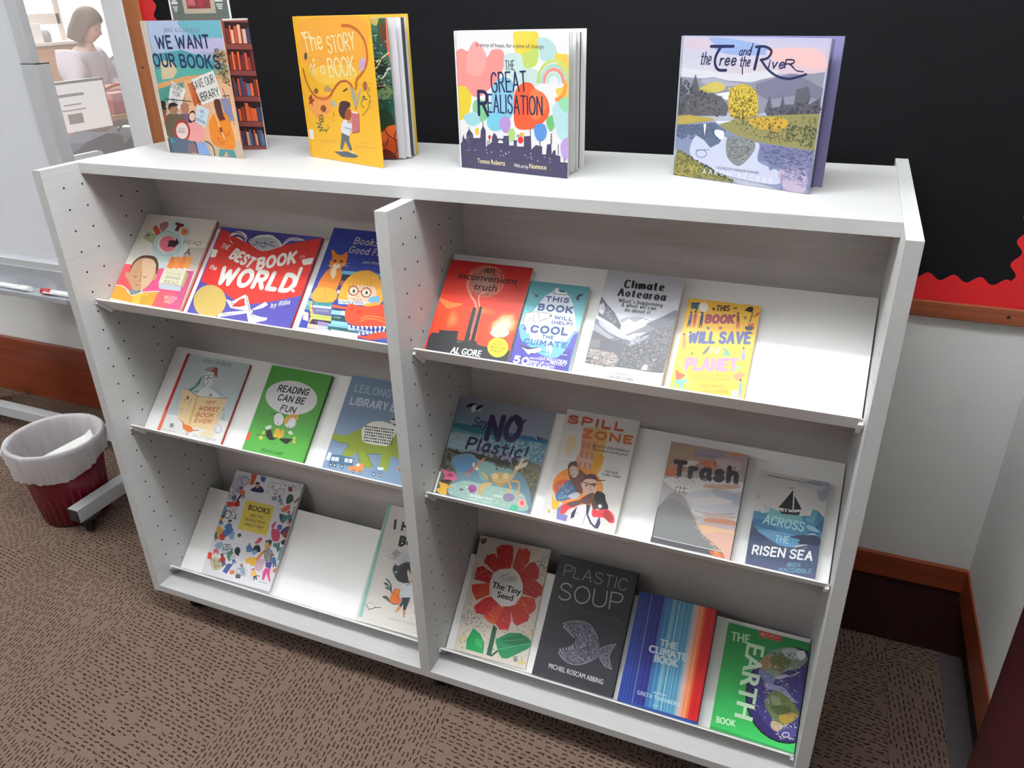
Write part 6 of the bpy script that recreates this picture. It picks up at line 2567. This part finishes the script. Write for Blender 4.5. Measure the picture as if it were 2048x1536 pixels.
BOOKS = [  # key, shelf, x, width, height, thickness, hard cover?, name, label, spine colour
    ('how', 'a', .0265, .2265, .261, .012, 1, 'picture_book', "cream and pink picture book with a boy's sleepy face above an open orange book", 'c8402f'),
    ('best', 'a', .2735, .296, .246, .010, 1, 'picture_book', 'wide red and violet picture book with white lettering and a round gold sticker', 'c22a26'),
    ('friends', 'a', .592, .262, .274, .010, 1, 'picture_book', 'dark blue picture book with an orange cat and a child in round glasses', '2c387c'),
    ('incon', 'a', .917, .187, .221, .020, 0, 'paperback_book', 'red paperback with two smoking chimneys and a yellow round sticker', 'e8e0da'),
    ('cool', 'a', 1.107, .125, .195, .015, 0, 'paperback_book', 'teal and purple paperback with a polar bear on an iceberg', '4d8f9a'),
    ('aote', 'a', 1.262, .153, .232, .025, 0, 'paperback_book', 'grey paperback with a black and white photograph of a mountain valley', 'b8b9c2'),
    ('save', 'a', 1.429, .1335, .196, .015, 0, 'paperback_book', 'yellow paperback with pink and blue lettering among small drawn people', 'd8a030'),
    ('worst', 'b', .080, .213, .227, .010, 1, 'picture_book', 'pale blue picture book with a red spine strip and a drawn man reading', 'c8382e'),
    ('read', 'b', .3625, .186, .236, .010, 1, 'picture_book', 'green picture book with a white oval and two seated cartoon readers', '3c7d30'),
    ('lei', 'b', .605, .255, .248, .010, 1, 'picture_book', 'grey blue picture book with a green long-tailed dinosaur above small vehicles', '6f86a2'),
    ('bpeople', 'c', .114, .242, .312, .012, 1, 'picture_book', 'tall white picture book with tiny drawn people around a yellow square', 'd8d6dc'),
    ('hate', 'c', .639, .222, .318, .010, 1, 'picture_book', 'pale picture book with mint green spine and a dark haired walking girl', '9fd0c4'),
    ('noplas', 'b', .9085, .237, .242, .008, 0, 'picture_book', 'seashore picture book with a sandy crab holding up its claws in a rock pool', '8f99ad'),
    ('spill', 'b', 1.1745, .165, .254, .018, 0, 'paperback_book', 'white paperback with orange block lettering and a drawn figure holding a camera', 'e4e0dc'),
    ('trash', 'b', 1.416, .159, .221, .024, 1, 'novel', 'scuffed grey and peach hardback with a dark heap under a cloudy sky', '3a3a3e'),
    ('risen', 'b', 1.603, .131, .196, .018, 0, 'paperback_book', 'small blue paperback with a black sailing boat on curling waves', '2c3248'),
    ('seed', 'c', .932, .196, .296, .006, 0, 'picture_book', 'speckled cream picture book with one big red flower and green leaves', 'd8cfc2'),
    ('soup', 'c', 1.150, .202, .296, .020, 1, 'reference_book', 'charcoal hardback with thin white lettering and a gaping fish made of litter', '2c2d32'),
    ('climb', 'c', 1.367, .184, .255, .035, 1, 'reference_book', 'thick hardback with vertical stripes turning from blue to red', '26357c'),
    ('earth', 'c', 1.579, .180, .235, .020, 1, 'reference_book', 'bright green hardback with a large blue globe running off the cover', '2a8a48')]
ROT = {'bpeople': .02, 'hate': .015, 'seed': .03}
for key, sh, x0, W, H, th, hard, nm, lab, spine in BOOKS:
    A, Uv, N = Vector((1, 0, 0)), Vector((0, R2, R2)), Vector((0, -R2, R2))
    a = ROT.get(key, 0)
    if a:
        A, Uv = A * math.cos(a) + Uv * math.sin(a), -A * math.sin(a) + Uv * math.cos(a)
    O = slope(x0, 0.0006, 0.0006, SHELF_K[sh])
    e = thing(nm, O, lab, 'book', 'books facing out on the display shelves')
    e.rotation_mode = 'QUATERNION'
    e.rotation_quaternion = Matrix((A, Uv, N)).transposed().to_quaternion()
    ct = 0.0022 if hard else 0.0007
    zt = th - 0.0006
    cover('cover', e, W, H, zt, [(0, W, 0, H, zt - ct, zt), (0, W, 0, H, 0, ct), (0, ct, 0, H, ct, zt - ct)], key, 'jacket' if key in ('trash', 'soup', 'climb', 'earth', 'read', 'noplas') else 'cover', spine, ink=0.80)
    ins = 0.003 if hard else 0.0003
    b = MB()
    b.box(ct, W - ins, ins, H - ins, ct + 0.0001, zt - ct - 0.0001, 'paper')
    p = b.build('pages', None)
    p.parent = e
# spine labels, sticker-like strips, are part of the printed covers

# ---- four books standing open on the top board
ZT = 1.2885


def open_book(key, nm, lab, L_, R_, K_, h, sp, sheets, spine, inner, inart=None, mat='cover'):
    L3 = Vector((*L_, ZT))
    e = thing(nm, L3, lab, 'book', 'books standing open on top of the bookcase')
    fd, kd = Vector(R_) - Vector(L_), Vector(K_) - (Vector(L_) + Vector((0.0, sp)))
    W, WK = fd.length, kd.length
    af, ak = math.atan2(fd.y, fd.x), math.atan2(kd.y, kd.x)

    def stand(par, ang, dy):
        # local frame: x along the board, y up, z toward the viewer's side
        par.rotation_mode = 'QUATERNION'
        A = Vector((math.cos(ang), math.sin(ang), 0))
        Z = Vector((A.y, -A.x, 0))
        par.rotation_quaternion = Matrix((A, Vector((0, 0, 1)), Z)).transposed().to_quaternion()
        par.location = (0, dy, 0)
    f = cover('front_cover', e, W, h, 0, [(0, W, 0, h, -0.0025, 0)], key, mat, ink=0.66)
    stand(f, af, 0)
    if inart:
        k = cover('back_cover', e, WK, h, 0, [(0, WK, 0, h, -0.0025, 0)], inart, mat, ink=0.8)
    else:
        ART['_' + key] = (inner, '')
        k = cover('back_cover', e, WK, h, 0, [(0, WK, 0, h, -0.0025, 0)], '_' + key, mat, ink=0.7)
    stand(k, ak, sp)
    ART['_s' + key] = (spine, '')
    s_ = cover('spine', e, sp, h, 0, [(-0.0025, sp + 0.002, 0, h, 0.0, 0.0025)], '_s' + key, mat, ink=0.66)
    stand(s_, math.pi / 2, 0)
    s_.location = (0, 0, 0)
    for (fr, wf, hf, thk, art, col) in sheets:
        ang = af + (ak - af) * fr
        if art:
            g = cover('page', e, (W * wf), h * hf, 0, [(0.001, W * wf, 0, h * hf, -thk, 0)], art, 'cover', ink=0.8)
        else:
            ART['_p'] = (col, '')
            g = cover('page', e, (W * wf), h * hf, 0, [(0.001, W * wf, 0, h * hf, -thk, 0)], '_p', 'cover', ink=0.75)
        stand(g, ang, sp * fr)
        g.location.z = 0.003
    return e


open_book('we', 'picture_book', 'blue and tan picture book with protest signs, leftmost on the bookcase top', (.138, .266), (.382, .247), (.356, .368), .290, .012, [], 'd8ccc0', '7a3f3a', 'wein')
open_book('story', 'picture_book', 'golden yellow picture book with a walking child, standing open on the bookcase top', (.521, .316), (.759, .240), (.748, .413), .293, .014, [(.50, .90, .97, .0012, 'storyin', ''), (.57, .95, .97, .0012, None, 'd8d4da'), (.66, .97, .97, .003, None, 'e6e4ea'), (.75, .975, .97, .002, None, '4a4a50'), (.84, .975, .97, .002, None, 'cfcac4')], 'e8ac24', 'd8b23a')
open_book('great', 'picture_book', 'white picture book with watercolour balloons over a dark town, standing on the bookcase top', (.914, .299), (1.168, .253), (1.164, .371), .263, .016, [(.22, .975, .975, .002, None, 'd8d8d6'), (.40, .975, .975, .002, None, 'e2e4de'), (.50, .975, .97, .0015, None, 'c8ccc0'), (.62, .975, .975, .002, None, 'eceaec'), (.74, .97, .97, .0015, None, '3a3a44'), (.82, .975, .975, .002, None, 'f0eff0')], 'f0eff0', 'f0eff2')
open_book('tree', 'picture_book', 'square lilac grey picture book of a riverside tree, rightmost on the bookcase top', (.1354 * 10, .347), (1.615, .249), (1.633, .315), .250, .012, [(.30, .975, .975, .004, None, '8a86a8'), (.62, .975, .975, .002, None, '6a6688')], 'b0b2c4', '8a86b4')

# ---------------------------------------------------------------- poster on the notice board
pt = thing('poster', (-0.037, 0.6515, 1.54), 'dark grey green poster with white border pinned to the notice board at upper left', 'poster')
b = MB()
b.box(-0.142, 0.069, 0.6505, 0.6515, 1.54, 1.86, 'white_pl')
b.build('sheet', pt)
k = Ink(0.199, 0.308, 0)
k.cols = []
ART['poster'] = ('6a716c', '')
cx = [('5a615c', [(0, 0), (.199, 0), (.199, .308), (0, .308)]), ('a89c8c', [(.045, .04), (.155, .04), (.165, .3), (.035, .3)]), ('7a2f34', [(.058, .052), (.14, .052), (.146, .25), (.06, .25)]), ('b85a62', [(.062, .06), (.088, .06), (.088, .2), (.064, .2)]), ('963238', [(.10, .055), (.115, .055), (.118, .2), (.1, .2)])]
for c_, pp in cx:
    k.poly(pp, lin(c_))
for (x, y, w_, h_) in ((.004, .064, .022, .007), (.008, .072, .014, .004), (.006, .056, .018, .003), (.008, .051, .014, .003), (.010, .046, .010, .003), (.158, .068, .026, .008), (.164, .078, .012, .004), (.160, .060, .022, .003), (.162, .055, .018, .003), (.165, .050, .014, .003)):
    k.poly([(x, y), (x + w_, y), (x + w_, y + h_), (x, y + h_)], lin('c8ccc8'))
k.cols = k.c
o = k.build('print', pt, 'cover', '')
o.rotation_euler = (math.pi / 2, 0, 0)
o.location = (-0.136 + 0.037, 0.6503 - 0.6515, 0.006)

# ---------------------------------------------------------------- mobile whiteboard
wb = thing('mobile_whiteboard', (-1.1, 0.47, 0), 'white mobile whiteboard on grey wheeled stand left of the bookcase', 'whiteboard')
b = MB()
b.box(-1.75, -0.520, 0.452, 0.470, 0.868, 1.95, 'board_white')
b.build('writing_surface', wb)
b = MB()
b.box(-0.528, -0.486, 0.446, 0.476, 0.84, 1.96, 'alu')
b.build('frame', wb, 0.003)
b = MB()
b.box(-1.76, -0.528, 0.446, 0.476, 1.95, 1.965, 'alu')
b.build('frame', wb, 0.002)
b = MB()
b.box(-0.522, -0.464, 0.440, 0.485, 0.115, 1.468, 'alu')
b.box(-0.523, -0.463, 0.439, 0.486, 1.468, 1.471, 'black')
b.build('post', wb, 0.003)
b = MB()
b.box(-1.77, -1.715, 0.440, 0.485, 0.115, 1.468, 'alu')
b.build('post', wb, 0.003)
b = MB()                                      # pen tray: bottom rail and a shallow lipped channel
b.box(-1.75, -0.528, 0.440, 0.476, 0.850, 0.872, 'alu')
b.box(-1.75, -0.528, 0.436, 0.450, 0.780, 0.850, 'alu_d')
b.box(-1.75, -0.528, 0.375, 0.450, 0.775, 0.780, 'alu_d')
b.box(-1.75, -0.528, 0.372, 0.376, 0.770, 0.787, 'alu_d')
b.build('pen_tray', wb, 0.001)
for x in (-0.524, -1.765):
    b = MB()
    b.box(x - 0.022, x + 0.023, 0.175, 0.790, 0.070, 0.120, 'alu')
    b.box(x - 0.020, x + 0.021, 0.172, 0.1752, 0.072, 0.118, 'black')
    b.build('foot', wb, 0.002)
    for y in (0.215, 0.75):
        caster(wb, x, y, r=0.030, top=0.0695, yaw=0.9)
b = MB()
b.box(-1.74, -0.546, 0.610, 0.655, 0.072, 0.118, 'alu')
b.build('crossbar', wb, 0.002)


def marker(x, y, z, cap, lab, flip, ln=0.135):
    t_ = thing('whiteboard_marker', (x, y, z), lab, 'marker', 'markers in the whiteboard tray')
    s_ = -1 if flip else 1
    b = MB()
    b.tube([(x - s_ * ln * .5, y, z), (x + s_ * ln * .18, y, z)], 0.0085, 'white_pl', 14)
    b.build('barrel', t_)
    b = MB()
    b.tube([(x + s_ * ln * .18, y, z), (x + s_ * ln * .5, y, z)], 0.0092, cap, 14)
    if True:
        b.box(min(x, x + s_ * ln * .4), max(x, x + s_ * ln * .4), y - 0.0115, y - 0.0085, z - 0.002, z + 0.002, 'white_pl')
    b.build('cap', t_)


marker(-0.80, 0.405, 0.7895, 'white_pl', 'white marker in the whiteboard tray, farther from the bookcase', False, 0.15)
marker(-0.605, 0.405, 0.7897, 'red_pl', 'white marker with a red cap in the whiteboard tray, near the bookcase', True)

# ---------------------------------------------------------------- waste bin
BX, BY = -0.675, 0.293
wbn = thing('waste_bin', (BX, BY, 0), 'maroon ribbed plastic waste bin with a white liner beside the bookcase', 'waste bin')
b = MB()
rib = lambda a, i, r, h: (r + (0.0022 * math.cos(a * 30) if i < 6 else 0), h)
b.lathe([(0.0, 0.004), (0.098, 0.002), (0.106, 0.006), (0.115, 0.09), (0.124, 0.18), (0.134, 0.26), (0.143, 0.300), (0.148, 0.305), (0.144, 0.308), (0.140, 0.300), (0.128, 0.20), (0.106, 0.012), (0, 0.012)], (BX, BY, 0), 'bin', 180, rib)
b.build('bucket', wbn)


def fold(a, i, r, h):
    k_ = min(i, 9) / 9
    w_ = 0.0028 * math.sin(a * 17 + i * 1.1) + 0.002 * math.sin(a * 29 - i * 1.7) + 0.002 * math.sin(a * 7 + i * .6)
    if i < 3:                                  # hanging hem outside
        return r + 0.001 + abs(w_) * 1.6, h - 0.020 * (1 + math.cos(a + 2.15)) * (3 - i) / 3 + 0.010 * math.sin(a * 3)
    if i < 6:
        return r + 0.0015 + abs(w_) * (6 - i) * .3, h
    return r - 0.002 + w_ * 0.8, h


b = MB()
b.lathe([(0.142, 0.232), (0.146, 0.250), (0.149, 0.274), (0.1500, 0.298), (0.1510, 0.309), (0.146, 0.314), (0.138, 0.306), (0.130, 0.27), (0.120, 0.22), (0.108, 0.15), (0.098, 0.09), (0.05, 0.07), (0.0, 0.068)], (BX, BY, 0), 'liner', 140, fold)
lin_o = b.build('bin_liner', wbn)
b = MB()                                       # the gathered knot of liner at the front
for i in range(7):
    a0 = 3.62 + i * 0.05
    b.tube([(BX + 0.150 * math.cos(a0), BY + 0.150 * math.sin(a0), 0.312), (BX + 0.160 * math.cos(a0 + .05), BY + 0.160 * math.sin(a0 + .05), 0.283), (BX + 0.153 * math.cos(a0 + .02), BY + 0.153 * math.sin(a0 + .02), 0.228)], [0.004, 0.010, 0.006], 'liner', 8)
b.build('liner_knot', wbn)
b = MB()
mx = Matrix.Translation((BX + 0.02, BY + 0.0, 0.225)) @ Matrix.Rotation(0.95, 4, 'Z') @ Matrix.Rotation(-0.28, 4, 'Y') @ Matrix.Rotation(0.5, 4, 'X')
b.box(-0.09, 0.09, -0.032, 0.032, -0.022, 0.022, 'card', mx)
b.box(0.09, 0.118, -0.032, 0.032, 0.018, 0.022, 'card', mx @ Matrix.Translation((0.09, 0, 0.02)) @ Matrix.Rotation(-0.6, 4, 'Y') @ Matrix.Translation((-0.09, 0, -0.02)))
tag(b.build('paper_carton', bevel=0.001), 'empty white carton with an open flap lying inside the lined waste bin', 'carton')

# white panel standing behind the bookcase's left end
b = MB()
pts = [(-0.79, 0.66, 0.0), (-0.79, 0.866, 0.0), (-0.79, 0.866, 1.135)]
pts += [(-0.79, 0.851 + 0.015 * math.cos(x), 1.135 + 0.015 * math.sin(x)) for x in [i * math.pi / 10 for i in range(6)]]
pts += [(-0.79, 0.66, 1.150)]
b.prism(pts, (-0.018, 0, 0), 'white_pl')
tag(b.build('display_panel', bevel=0.002), 'plain white upright panel standing between whiteboard and bookcase under the office window', 'panel')

# ---------------------------------------------------------------- the office seen through the window
dk = thing('desk', (-2.0, 1.95, 0), 'wooden desk behind the office window carrying a lit monitor and two bags', 'desk')
b = MB()
b.box(-2.45, -1.55, 1.25, 2.7, 0.90, 0.935, 'counter')
b.build('desk_top', dk, 0.003)
for (x, y) in ((-2.40, 1.30), (-1.60, 1.30), (-2.40, 2.65), (-1.60, 2.65)):
    b = MB()
    b.box(x - 0.025, x + 0.025, y - 0.025, y + 0.025, 0, 0.90, 'counter')
    b.build('leg', dk)
mo = thing('monitor', (-2.19, 1.94, 0.936), 'grey framed monitor with a white notice on screen, seen through the office window', 'monitor')
b = MB()
b.box(-2.185, -2.151, 1.754, 2.133, 0.995, 1.262, 'grey_pl')
b.build('casing', mo, 0.003)
b = MB()
b.box(-2.1512, -2.1495, 1.764, 2.123, 1.010, 1.247, 'screen')
for (y0, y1, z0, z1) in ((1.80, 1.985, 1.186, 1.200), (1.845, 1.955, 1.142, 1.148), (1.828, 1.978, 1.116, 1.122), (1.854, 1.945, 1.050, 1.100)):
    b.box(-2.1496, -2.1488, y0, y1, z0, z1, 'screen_text')
b.build('screen', mo)
b = MB()
b.box(-2.20, -2.185, 1.90, 1.98, 0.945, 1.15, 'grey_pl')
b.box(-2.27, -2.10, 1.84, 2.04, 0.936, 0.948, 'grey_pl')
b.build('stand', mo, 0.002)


def soft_bag(nm, mat, x0, x1, y0, y1, z0, z1, lab, tops, handle=None):
    t_ = thing(nm, ((x0 + x1) / 2, (y0 + y1) / 2, z0), lab, 'bag')
    b = MB()
    n = len(tops)
    prof = [(y0 + (y1 - y0) * i / (n - 1), z0 + (z1 - z0) * h) for i, h in enumerate(tops)]
    pts = [(x1, y0 + .01, z0), *[(x1, y, z) for y, z in prof], (x1, y1 - .01, z0)]
    b.prism(pts, (x0 - x1, 0, 0), mat)
    b.build('bag_body', t_, 0.03)
    b = MB()
    if handle:
        ya, yb, zb = handle
        b.tube([((x0 + x1) / 2, ya + (yb - ya) * i / 10, zb + 0.045 * math.sin(math.pi * i / 10)) for i in range(11)], 0.006, mat, 8)
        b.build('handle', t_)
    return t_


soft_bag('tote_bag', 'navy', -1.86, -1.66, 1.46, 1.735, 0.936, 1.055, 'navy blue cloth bag lying on the desk in front of the monitor', (.55, .8, .86, .92, 1.0, .97, .8), None)
soft_bag('shoulder_bag', 'bagblack', -1.85, -1.66, 1.745, 2.05, 0.936, 1.046, 'black bag on the desk right of the navy one, beside the white post', (.5, .85, 1.0, 1.0, .96, .9, .7), (1.80, 1.95, 1.04))
for i, (y, z, a_, lab) in enumerate(((1.90, 1.048, 0.2, 'loose white sheet lying over the black bag on the office desk'),)):
    b = MB()
    mx = Matrix.Translation((-1.78, y, z)) @ Matrix.Rotation(a_, 4, 'Z')
    b.box(-0.05, 0.05, -0.035, 0.035, 0, 0.002, 'card', mx)
    tag(b.build('paper_sheet'), lab, 'paper')
b = MB()
mx = Matrix.Translation((-2.02, 1.70, 0.945)) @ Matrix.Rotation(0.15, 4, 'Z')
b.box(-0.08, 0.08, -0.11, 0.11, -0.009, 0.075, 'redgoods', mx)
tag(b.build('folder_box', bevel=0.004), 'red folder box on the office desk between monitor and navy bag', 'folder box')
b = MB()
ic = thing('issue_counter', (-2.75, 3.0, 0), 'long honey coloured wooden counter in front of the standing woman', 'counter')
b.box(-2.84, -2.56, 1.6, 4.4, 0.965, 1.0, 'counter')
b.build('counter_top', ic, 0.004)
b = MB()
b.box(-2.84, -2.60, 1.62, 4.38, 0.0, 0.965, 'counter')
b.build('counter_front', ic)
rt = thing('book_tray', (-2.60, 2.68, 1.001), 'red plastic tray with pink cards on the wooden counter below the woman', 'tray')
b = MB()
b.box(-2.735, -2.575, 2.54, 2.83, 1.001, 1.006, 'redgoods')
b.box(-2.58, -2.575, 2.54, 2.83, 1.001, 1.072, 'redgoods')
b.box(-2.735, -2.73, 2.54, 2.83, 1.001, 1.10, 'redgoods')
b.box(-2.735, -2.575, 2.54, 2.545, 1.001, 1.085, 'redgoods')
b.box(-2.735, -2.575, 2.825, 2.83, 1.001, 1.085, 'redgoods')
b.build('tray_shell', rt)
b = MB()
b.box(-2.72, -2.60, 2.56, 2.72, 1.006, 1.118, 'pink')
b.box(-2.72, -2.60, 2.73, 2.81, 1.006, 1.112, 'card')
b.build('cards', rt)
b = MB()
b.tube([(-2.60, 2.53 + i * 0.024, 1.15 - 0.004 * i + 0.035 * math.sin(math.pi * i / 10)) for i in range(11)], 0.009, 'redgoods', 8)
b.build('handle', rt)
cab = thing('wall_cupboard', (-4.7, 3.6, 0), 'low tan cupboard with pale top along the office wall behind the woman', 'cupboard')
b = MB()
b.box(-4.84, -4.58, 2.6, 4.22, 0, 1.32, 'counter')
b.build('carcass', cab, 0.003)
b = MB()
b.box(-4.85, -4.56, 2.58, 4.24, 1.32, 1.345, 'cream')
b.build('cupboard_top', cab, 0.003)
b = MB()
b.box(-4.80, -4.62, 3.60, 3.69, 1.346, 1.50, 'counter')
tag(b.build('box_file', bevel=0.003), 'tan box file at the left end of the office cupboard', 'box file')
b = MB()
b.box(-4.78, -4.60, 3.70, 3.79, 1.346, 1.49, 'card')
tag(b.build('carton', bevel=0.003), 'white carton standing on the office cupboard beside the tan box file', 'carton')
b = MB()
b.lathe([(0, 0), (0.034, 0), (0.040, 0.02), (0.042, 0.06), (0.030, 0.085), (0.018, 0.092), (0, 0.094)], (-4.65, 3.855, 1.346), 'grey_pl', 20)
tag(b.build('storage_jar'), 'small grey jar standing right of the white carton on the office cupboard', 'jar')
# far window with daylight and a cross rail
b = MB()
b.box(-4.85, -4.83, 2.4, 5.9, 0.9, 2.5, 'daylight')
fw = structure('window_2', b)
b = MB()
b.box(-4.83, -4.80, 2.4, 4.16, 1.475, 1.56, 'cream')
b.box(-4.83, -4.80, 4.12, 4.18, 0.9, 2.5, 'cream')
b.box(-4.83, -4.80, 2.4, 5.9, 2.44, 2.5, 'cream')
b.build('window_frame', fw, 0.003)
oc = thing('office_chair', (-3.45, 3.28, 0), 'grey office chair with a jacket over its back, right of the person', 'chair')
b = MB()
b.tube([(-3.45, 3.28, 0.03), (-3.45, 3.28, 0.46)], 0.022, 'grey_pl', 12)
for i in range(5):
    a_ = i * 1.2566
    b.tube([(-3.45, 3.28, 0.075), (-3.45 + .27 * math.cos(a_), 3.28 + .27 * math.sin(a_), 0.03)], [0.02, 0.014], 'grey_pl', 8)
b.build('base', oc)
b = MB()
b.box(-3.68, -3.24, 3.06, 3.50, 0.46, 0.52, 'grey_cloth')
b.build('seat', oc, 0.02)
b = MB()
pts = [(-3.24, 3.25, .52), (-3.24, 3.27, 1.16), (-3.24, 3.31, 1.25), (-3.24, 3.38, 1.28), (-3.24, 3.46, 1.24), (-3.24, 3.53, 1.12), (-3.24, 3.58, 0.9), (-3.24, 3.60, .60), (-3.24, 3.5, .52)]
b.prism([(x, y - 0.14, z) for x, y, z in pts], (0.07, 0.0, 0.0), 'grey_cloth', True)
b.build('backrest', oc, 0.02)
dl = thing('desk_lamp', (-2.72, 3.14, 1.0), 'dark swing arm lamp right of the woman in front of the bright window', 'lamp')
b = MB()
b.tube([(-2.72, 3.14, 1.014), (-2.80, 3.16, 1.30), (-3.0, 3.16, 1.66)], 0.007, 'grey_pl', 8)
b.lathe([(0.0, 0.0), (0.05, 0.0), (0.05, 0.012), (0.0, 0.016)], (-2.72, 3.14, 1.001), 'grey_pl', 20)
b.build('arm', dl)
b = MB()
b.lathe([(0.012, 0.06), (0.03, 0.04), (0.045, -0.05), (0.042, -0.05), (0.02, 0.03)], (-3.04, 3.14, 1.59), 'grey_pl', 20)
b.build('lamp_shade', dl)

# ---------------------------------------------------------------- the woman at the counter
PW = Vector((-3.065, 2.81, -0.02))
pe = thing('person', PW, 'person in pale lilac top with brown hair, head bowed at the office counter', 'person')
# her own axes: forward, left
FW = Vector((0.88, 0.36, 0)).normalized()
LF = Vector((-FW.y, FW.x, 0))


def pw(f, l, z):
    return FW * f + LF * l + Vector((0, 0, z))


def skin_mesh(name, chains, mat, sub=2):
    """chains: lists of (point, radius); points with the same place are one joint; the first is the root"""
    me = bpy.data.meshes.new(name)
    vs, ed, rad, idx = [], [], [], {}
    for ch in chains:
        prev = None
        for p, r in ch:
            kx = tuple(round(c, 4) for c in p)
            if kx not in idx:
                idx[kx] = len(vs)
                vs.append(p)
                rad.append(r)
            if prev is not None and prev != idx[kx]:
                ed.append((prev, idx[kx]))
            prev = idx[kx]
    me.from_pydata([tuple(v) for v in vs], ed, [])
    o = bpy.data.objects.new(name, me)
    COL.objects.link(o)
    md = o.modifiers.new('skin', 'SKIN')
    md.use_smooth_shade = True
    for i, d in enumerate(me.skin_vertices[0].data):
        d.radius = rad[i] if isinstance(rad[i], tuple) else (rad[i], rad[i])
        d.use_root = i == 0
    if sub:
        s_ = o.modifiers.new('sub', 'SUBSURF')
        s_.levels = s_.render_levels = sub
    me.materials.append(M[mat])
    o.parent = pe
    return o


pel, wst, chs, nk, hd = pw(0, 0, .90), pw(0, 0, 1.06), pw(.02, 0, 1.26), pw(.035, 0, 1.385), pw(.06, 0, 1.45)
body = [[(pel, .125), (wst, .105), (chs, .12), (nk, .05), (hd, .045)]]
for sg in (1, -1):
    body.append([(pel, .125), (pw(0, sg * .09, .84), .095), (pw(.02, sg * .095, .47), .06), (pw(-.01, sg * .10, .09), .04), (pw(.10, sg * .11, .035), .034)])
    sh_, el, wr = pw(.02, sg * .165, 1.33), pw(.03, sg * .215, 1.12), pw(.24, sg * .09, 1.15)
    body.append([(chs, .12), (sh_, .058), (el, .042), (wr, .027), (pw(.29, sg * .065, 1.15), .03)])
    palm = pw(.29, sg * .065, 1.15)
    for j in range(4):
        body.append([(palm, .03), (palm + pw(.035, sg * (.024 - j * .016), .002), .0095), (palm + pw(.065 - abs(j - 1.5) * .006, sg * (.028 - j * .018) - sg * .004, -.014), .008), (palm + pw(.08 - abs(j - 1.5) * .008, sg * (.024 - j * .018) - sg * .006, -.032), .007)])
    body.append([(palm, .03), (palm + pw(.012, -sg * .034, .004), .010), (palm + pw(.038, -sg * .044, -.006), .008)])
skin_mesh('body', body, 'skin', 1)
# head: shaped sphere with brow, nose, lips, chin and ears, tipped toward the counter
HC_ = pw(.085, 0, 1.515)
tilt = Matrix.Rotation(0.42, 3, LF)


def head_pt(f, l, u):
    return HC_ + tilt @ (FW * f + LF * l + Vector((0, 0, u))) * 0.9


b = MB()
n1, n2 = 26, 20
grid = []
for i in range(n2 + 1):
    th_ = math.pi * i / n2
    row = []
    for j in range(n1):
        ph = 2 * math.pi * j / n1
        f, l, u = math.sin(th_) * math.cos(ph), math.sin(th_) * math.sin(ph), math.cos(th_)
        F_, L_, U_ = f * .092, l * .072, u * .115
        if u < -.2:
            L_ *= 1 - .28 * (-.2 - u)
            F_ *= 1 - .10 * (-.2 - u)
        if f > .3:
            F_ += .018 * math.exp(-((l / .16) ** 2 + ((u + .12) / .16) ** 2)) + .006 * math.exp(-((l / .3) ** 2 + ((u + .42) / .07) ** 2)) + .010 * math.exp(-((l / .3) ** 2 + ((u + .78) / .15) ** 2))
            F_ -= .008 * (math.exp(-(((l - .38) / .16) ** 2 + ((u - .05) / .12) ** 2)) + math.exp(-(((l + .38) / .16) ** 2 + ((u - .05) / .12) ** 2)))
        row.append(head_pt(F_, L_, U_))
    grid.append(row)
for i in range(n2):
    for j in range(n1):
        j2 = (j + 1) % n1
        b.face([grid[i][j], grid[i + 1][j], grid[i + 1][j2], grid[i][j2]], 'skin', True)
b.build('head', None, weld=True).parent = pe
for sg in (1, -1):
    b = MB()
    c = head_pt(.0745, sg * .030, .006)
    b.lathe([(0.0, -.006), (.006, -.004), (.009, 0), (.006, .004), (0, .006)], c, 'hair', 10)
    e_ = b.build('eye', None)
    e_.parent = pe
b = MB()
n1, n2 = 40, 18
FR = math.radians(64)


def hair_pt(i, j):
    ph = 2 * math.pi * j / n1
    t_ = i / n2
    fr = abs((ph + math.pi) % (2 * math.pi) - math.pi)          # 0 at the face, pi at the nape
    if t_ < .6 or fr < FR:
        th_ = math.pi * .5 * min(1, t_ / .6)
        if fr < FR:
            th_ = min(th_, math.radians(52 + 30 * (fr / FR) ** 2))
        return head_pt(math.sin(th_) * math.cos(ph) * .106, math.sin(th_) * math.sin(ph) * .086, math.cos(th_) * .130)
    d_ = (t_ - .6) / .4
    fl = 1 + .07 * math.sin(d_ * math.pi) + .006 * math.sin(ph * 11)
    return head_pt(math.cos(ph) * .106 * fl - .008 * d_, math.sin(ph) * .086 * fl, -d_ * (.095 + .035 * (fr / math.pi)))


for i in range(n2):
    for j in range(n1):
        q = [hair_pt(i, j), hair_pt(i + 1, j), hair_pt(i + 1, (j + 1) % n1), hair_pt(i, (j + 1) % n1)]
        if max((a_ - b_).length for a_ in q for b_ in q) < .09 and (q[0] - q[1]).length > 1e-5:
            b.face(q, 'hair', True)
b.build('hair', None, solid=0.008, weld=True).parent = pe
top = [[(pw(0, 0, .86), .140), (wst, .125), (pw(.01, 0, 1.17), .132), (chs, .135), (pw(.03, 0, 1.345), .075)]]
for sg in (1, -1):
    top.append([(chs, .135), (pw(.02, sg * .165, 1.325), .078), (pw(.03, sg * .20, 1.21), .076), (pw(.035, sg * .212, 1.13), .074), (pw(.12, sg * .165, 1.13), .058)])
skin_mesh('shirt', top, 'lilac', 2)
tr_ = [[(pw(0, 0, .93), .135), (pw(0, 0, .85), .135)]]
for sg in (1, -1):
    tr_.append([(pw(0, 0, .85), .135), (pw(0, sg * .09, .80), .105), (pw(.02, sg * .095, .47), .078), (pw(-.01, sg * .10, .08), .06)])
skin_mesh('trousers', tr_, 'navy', 1)
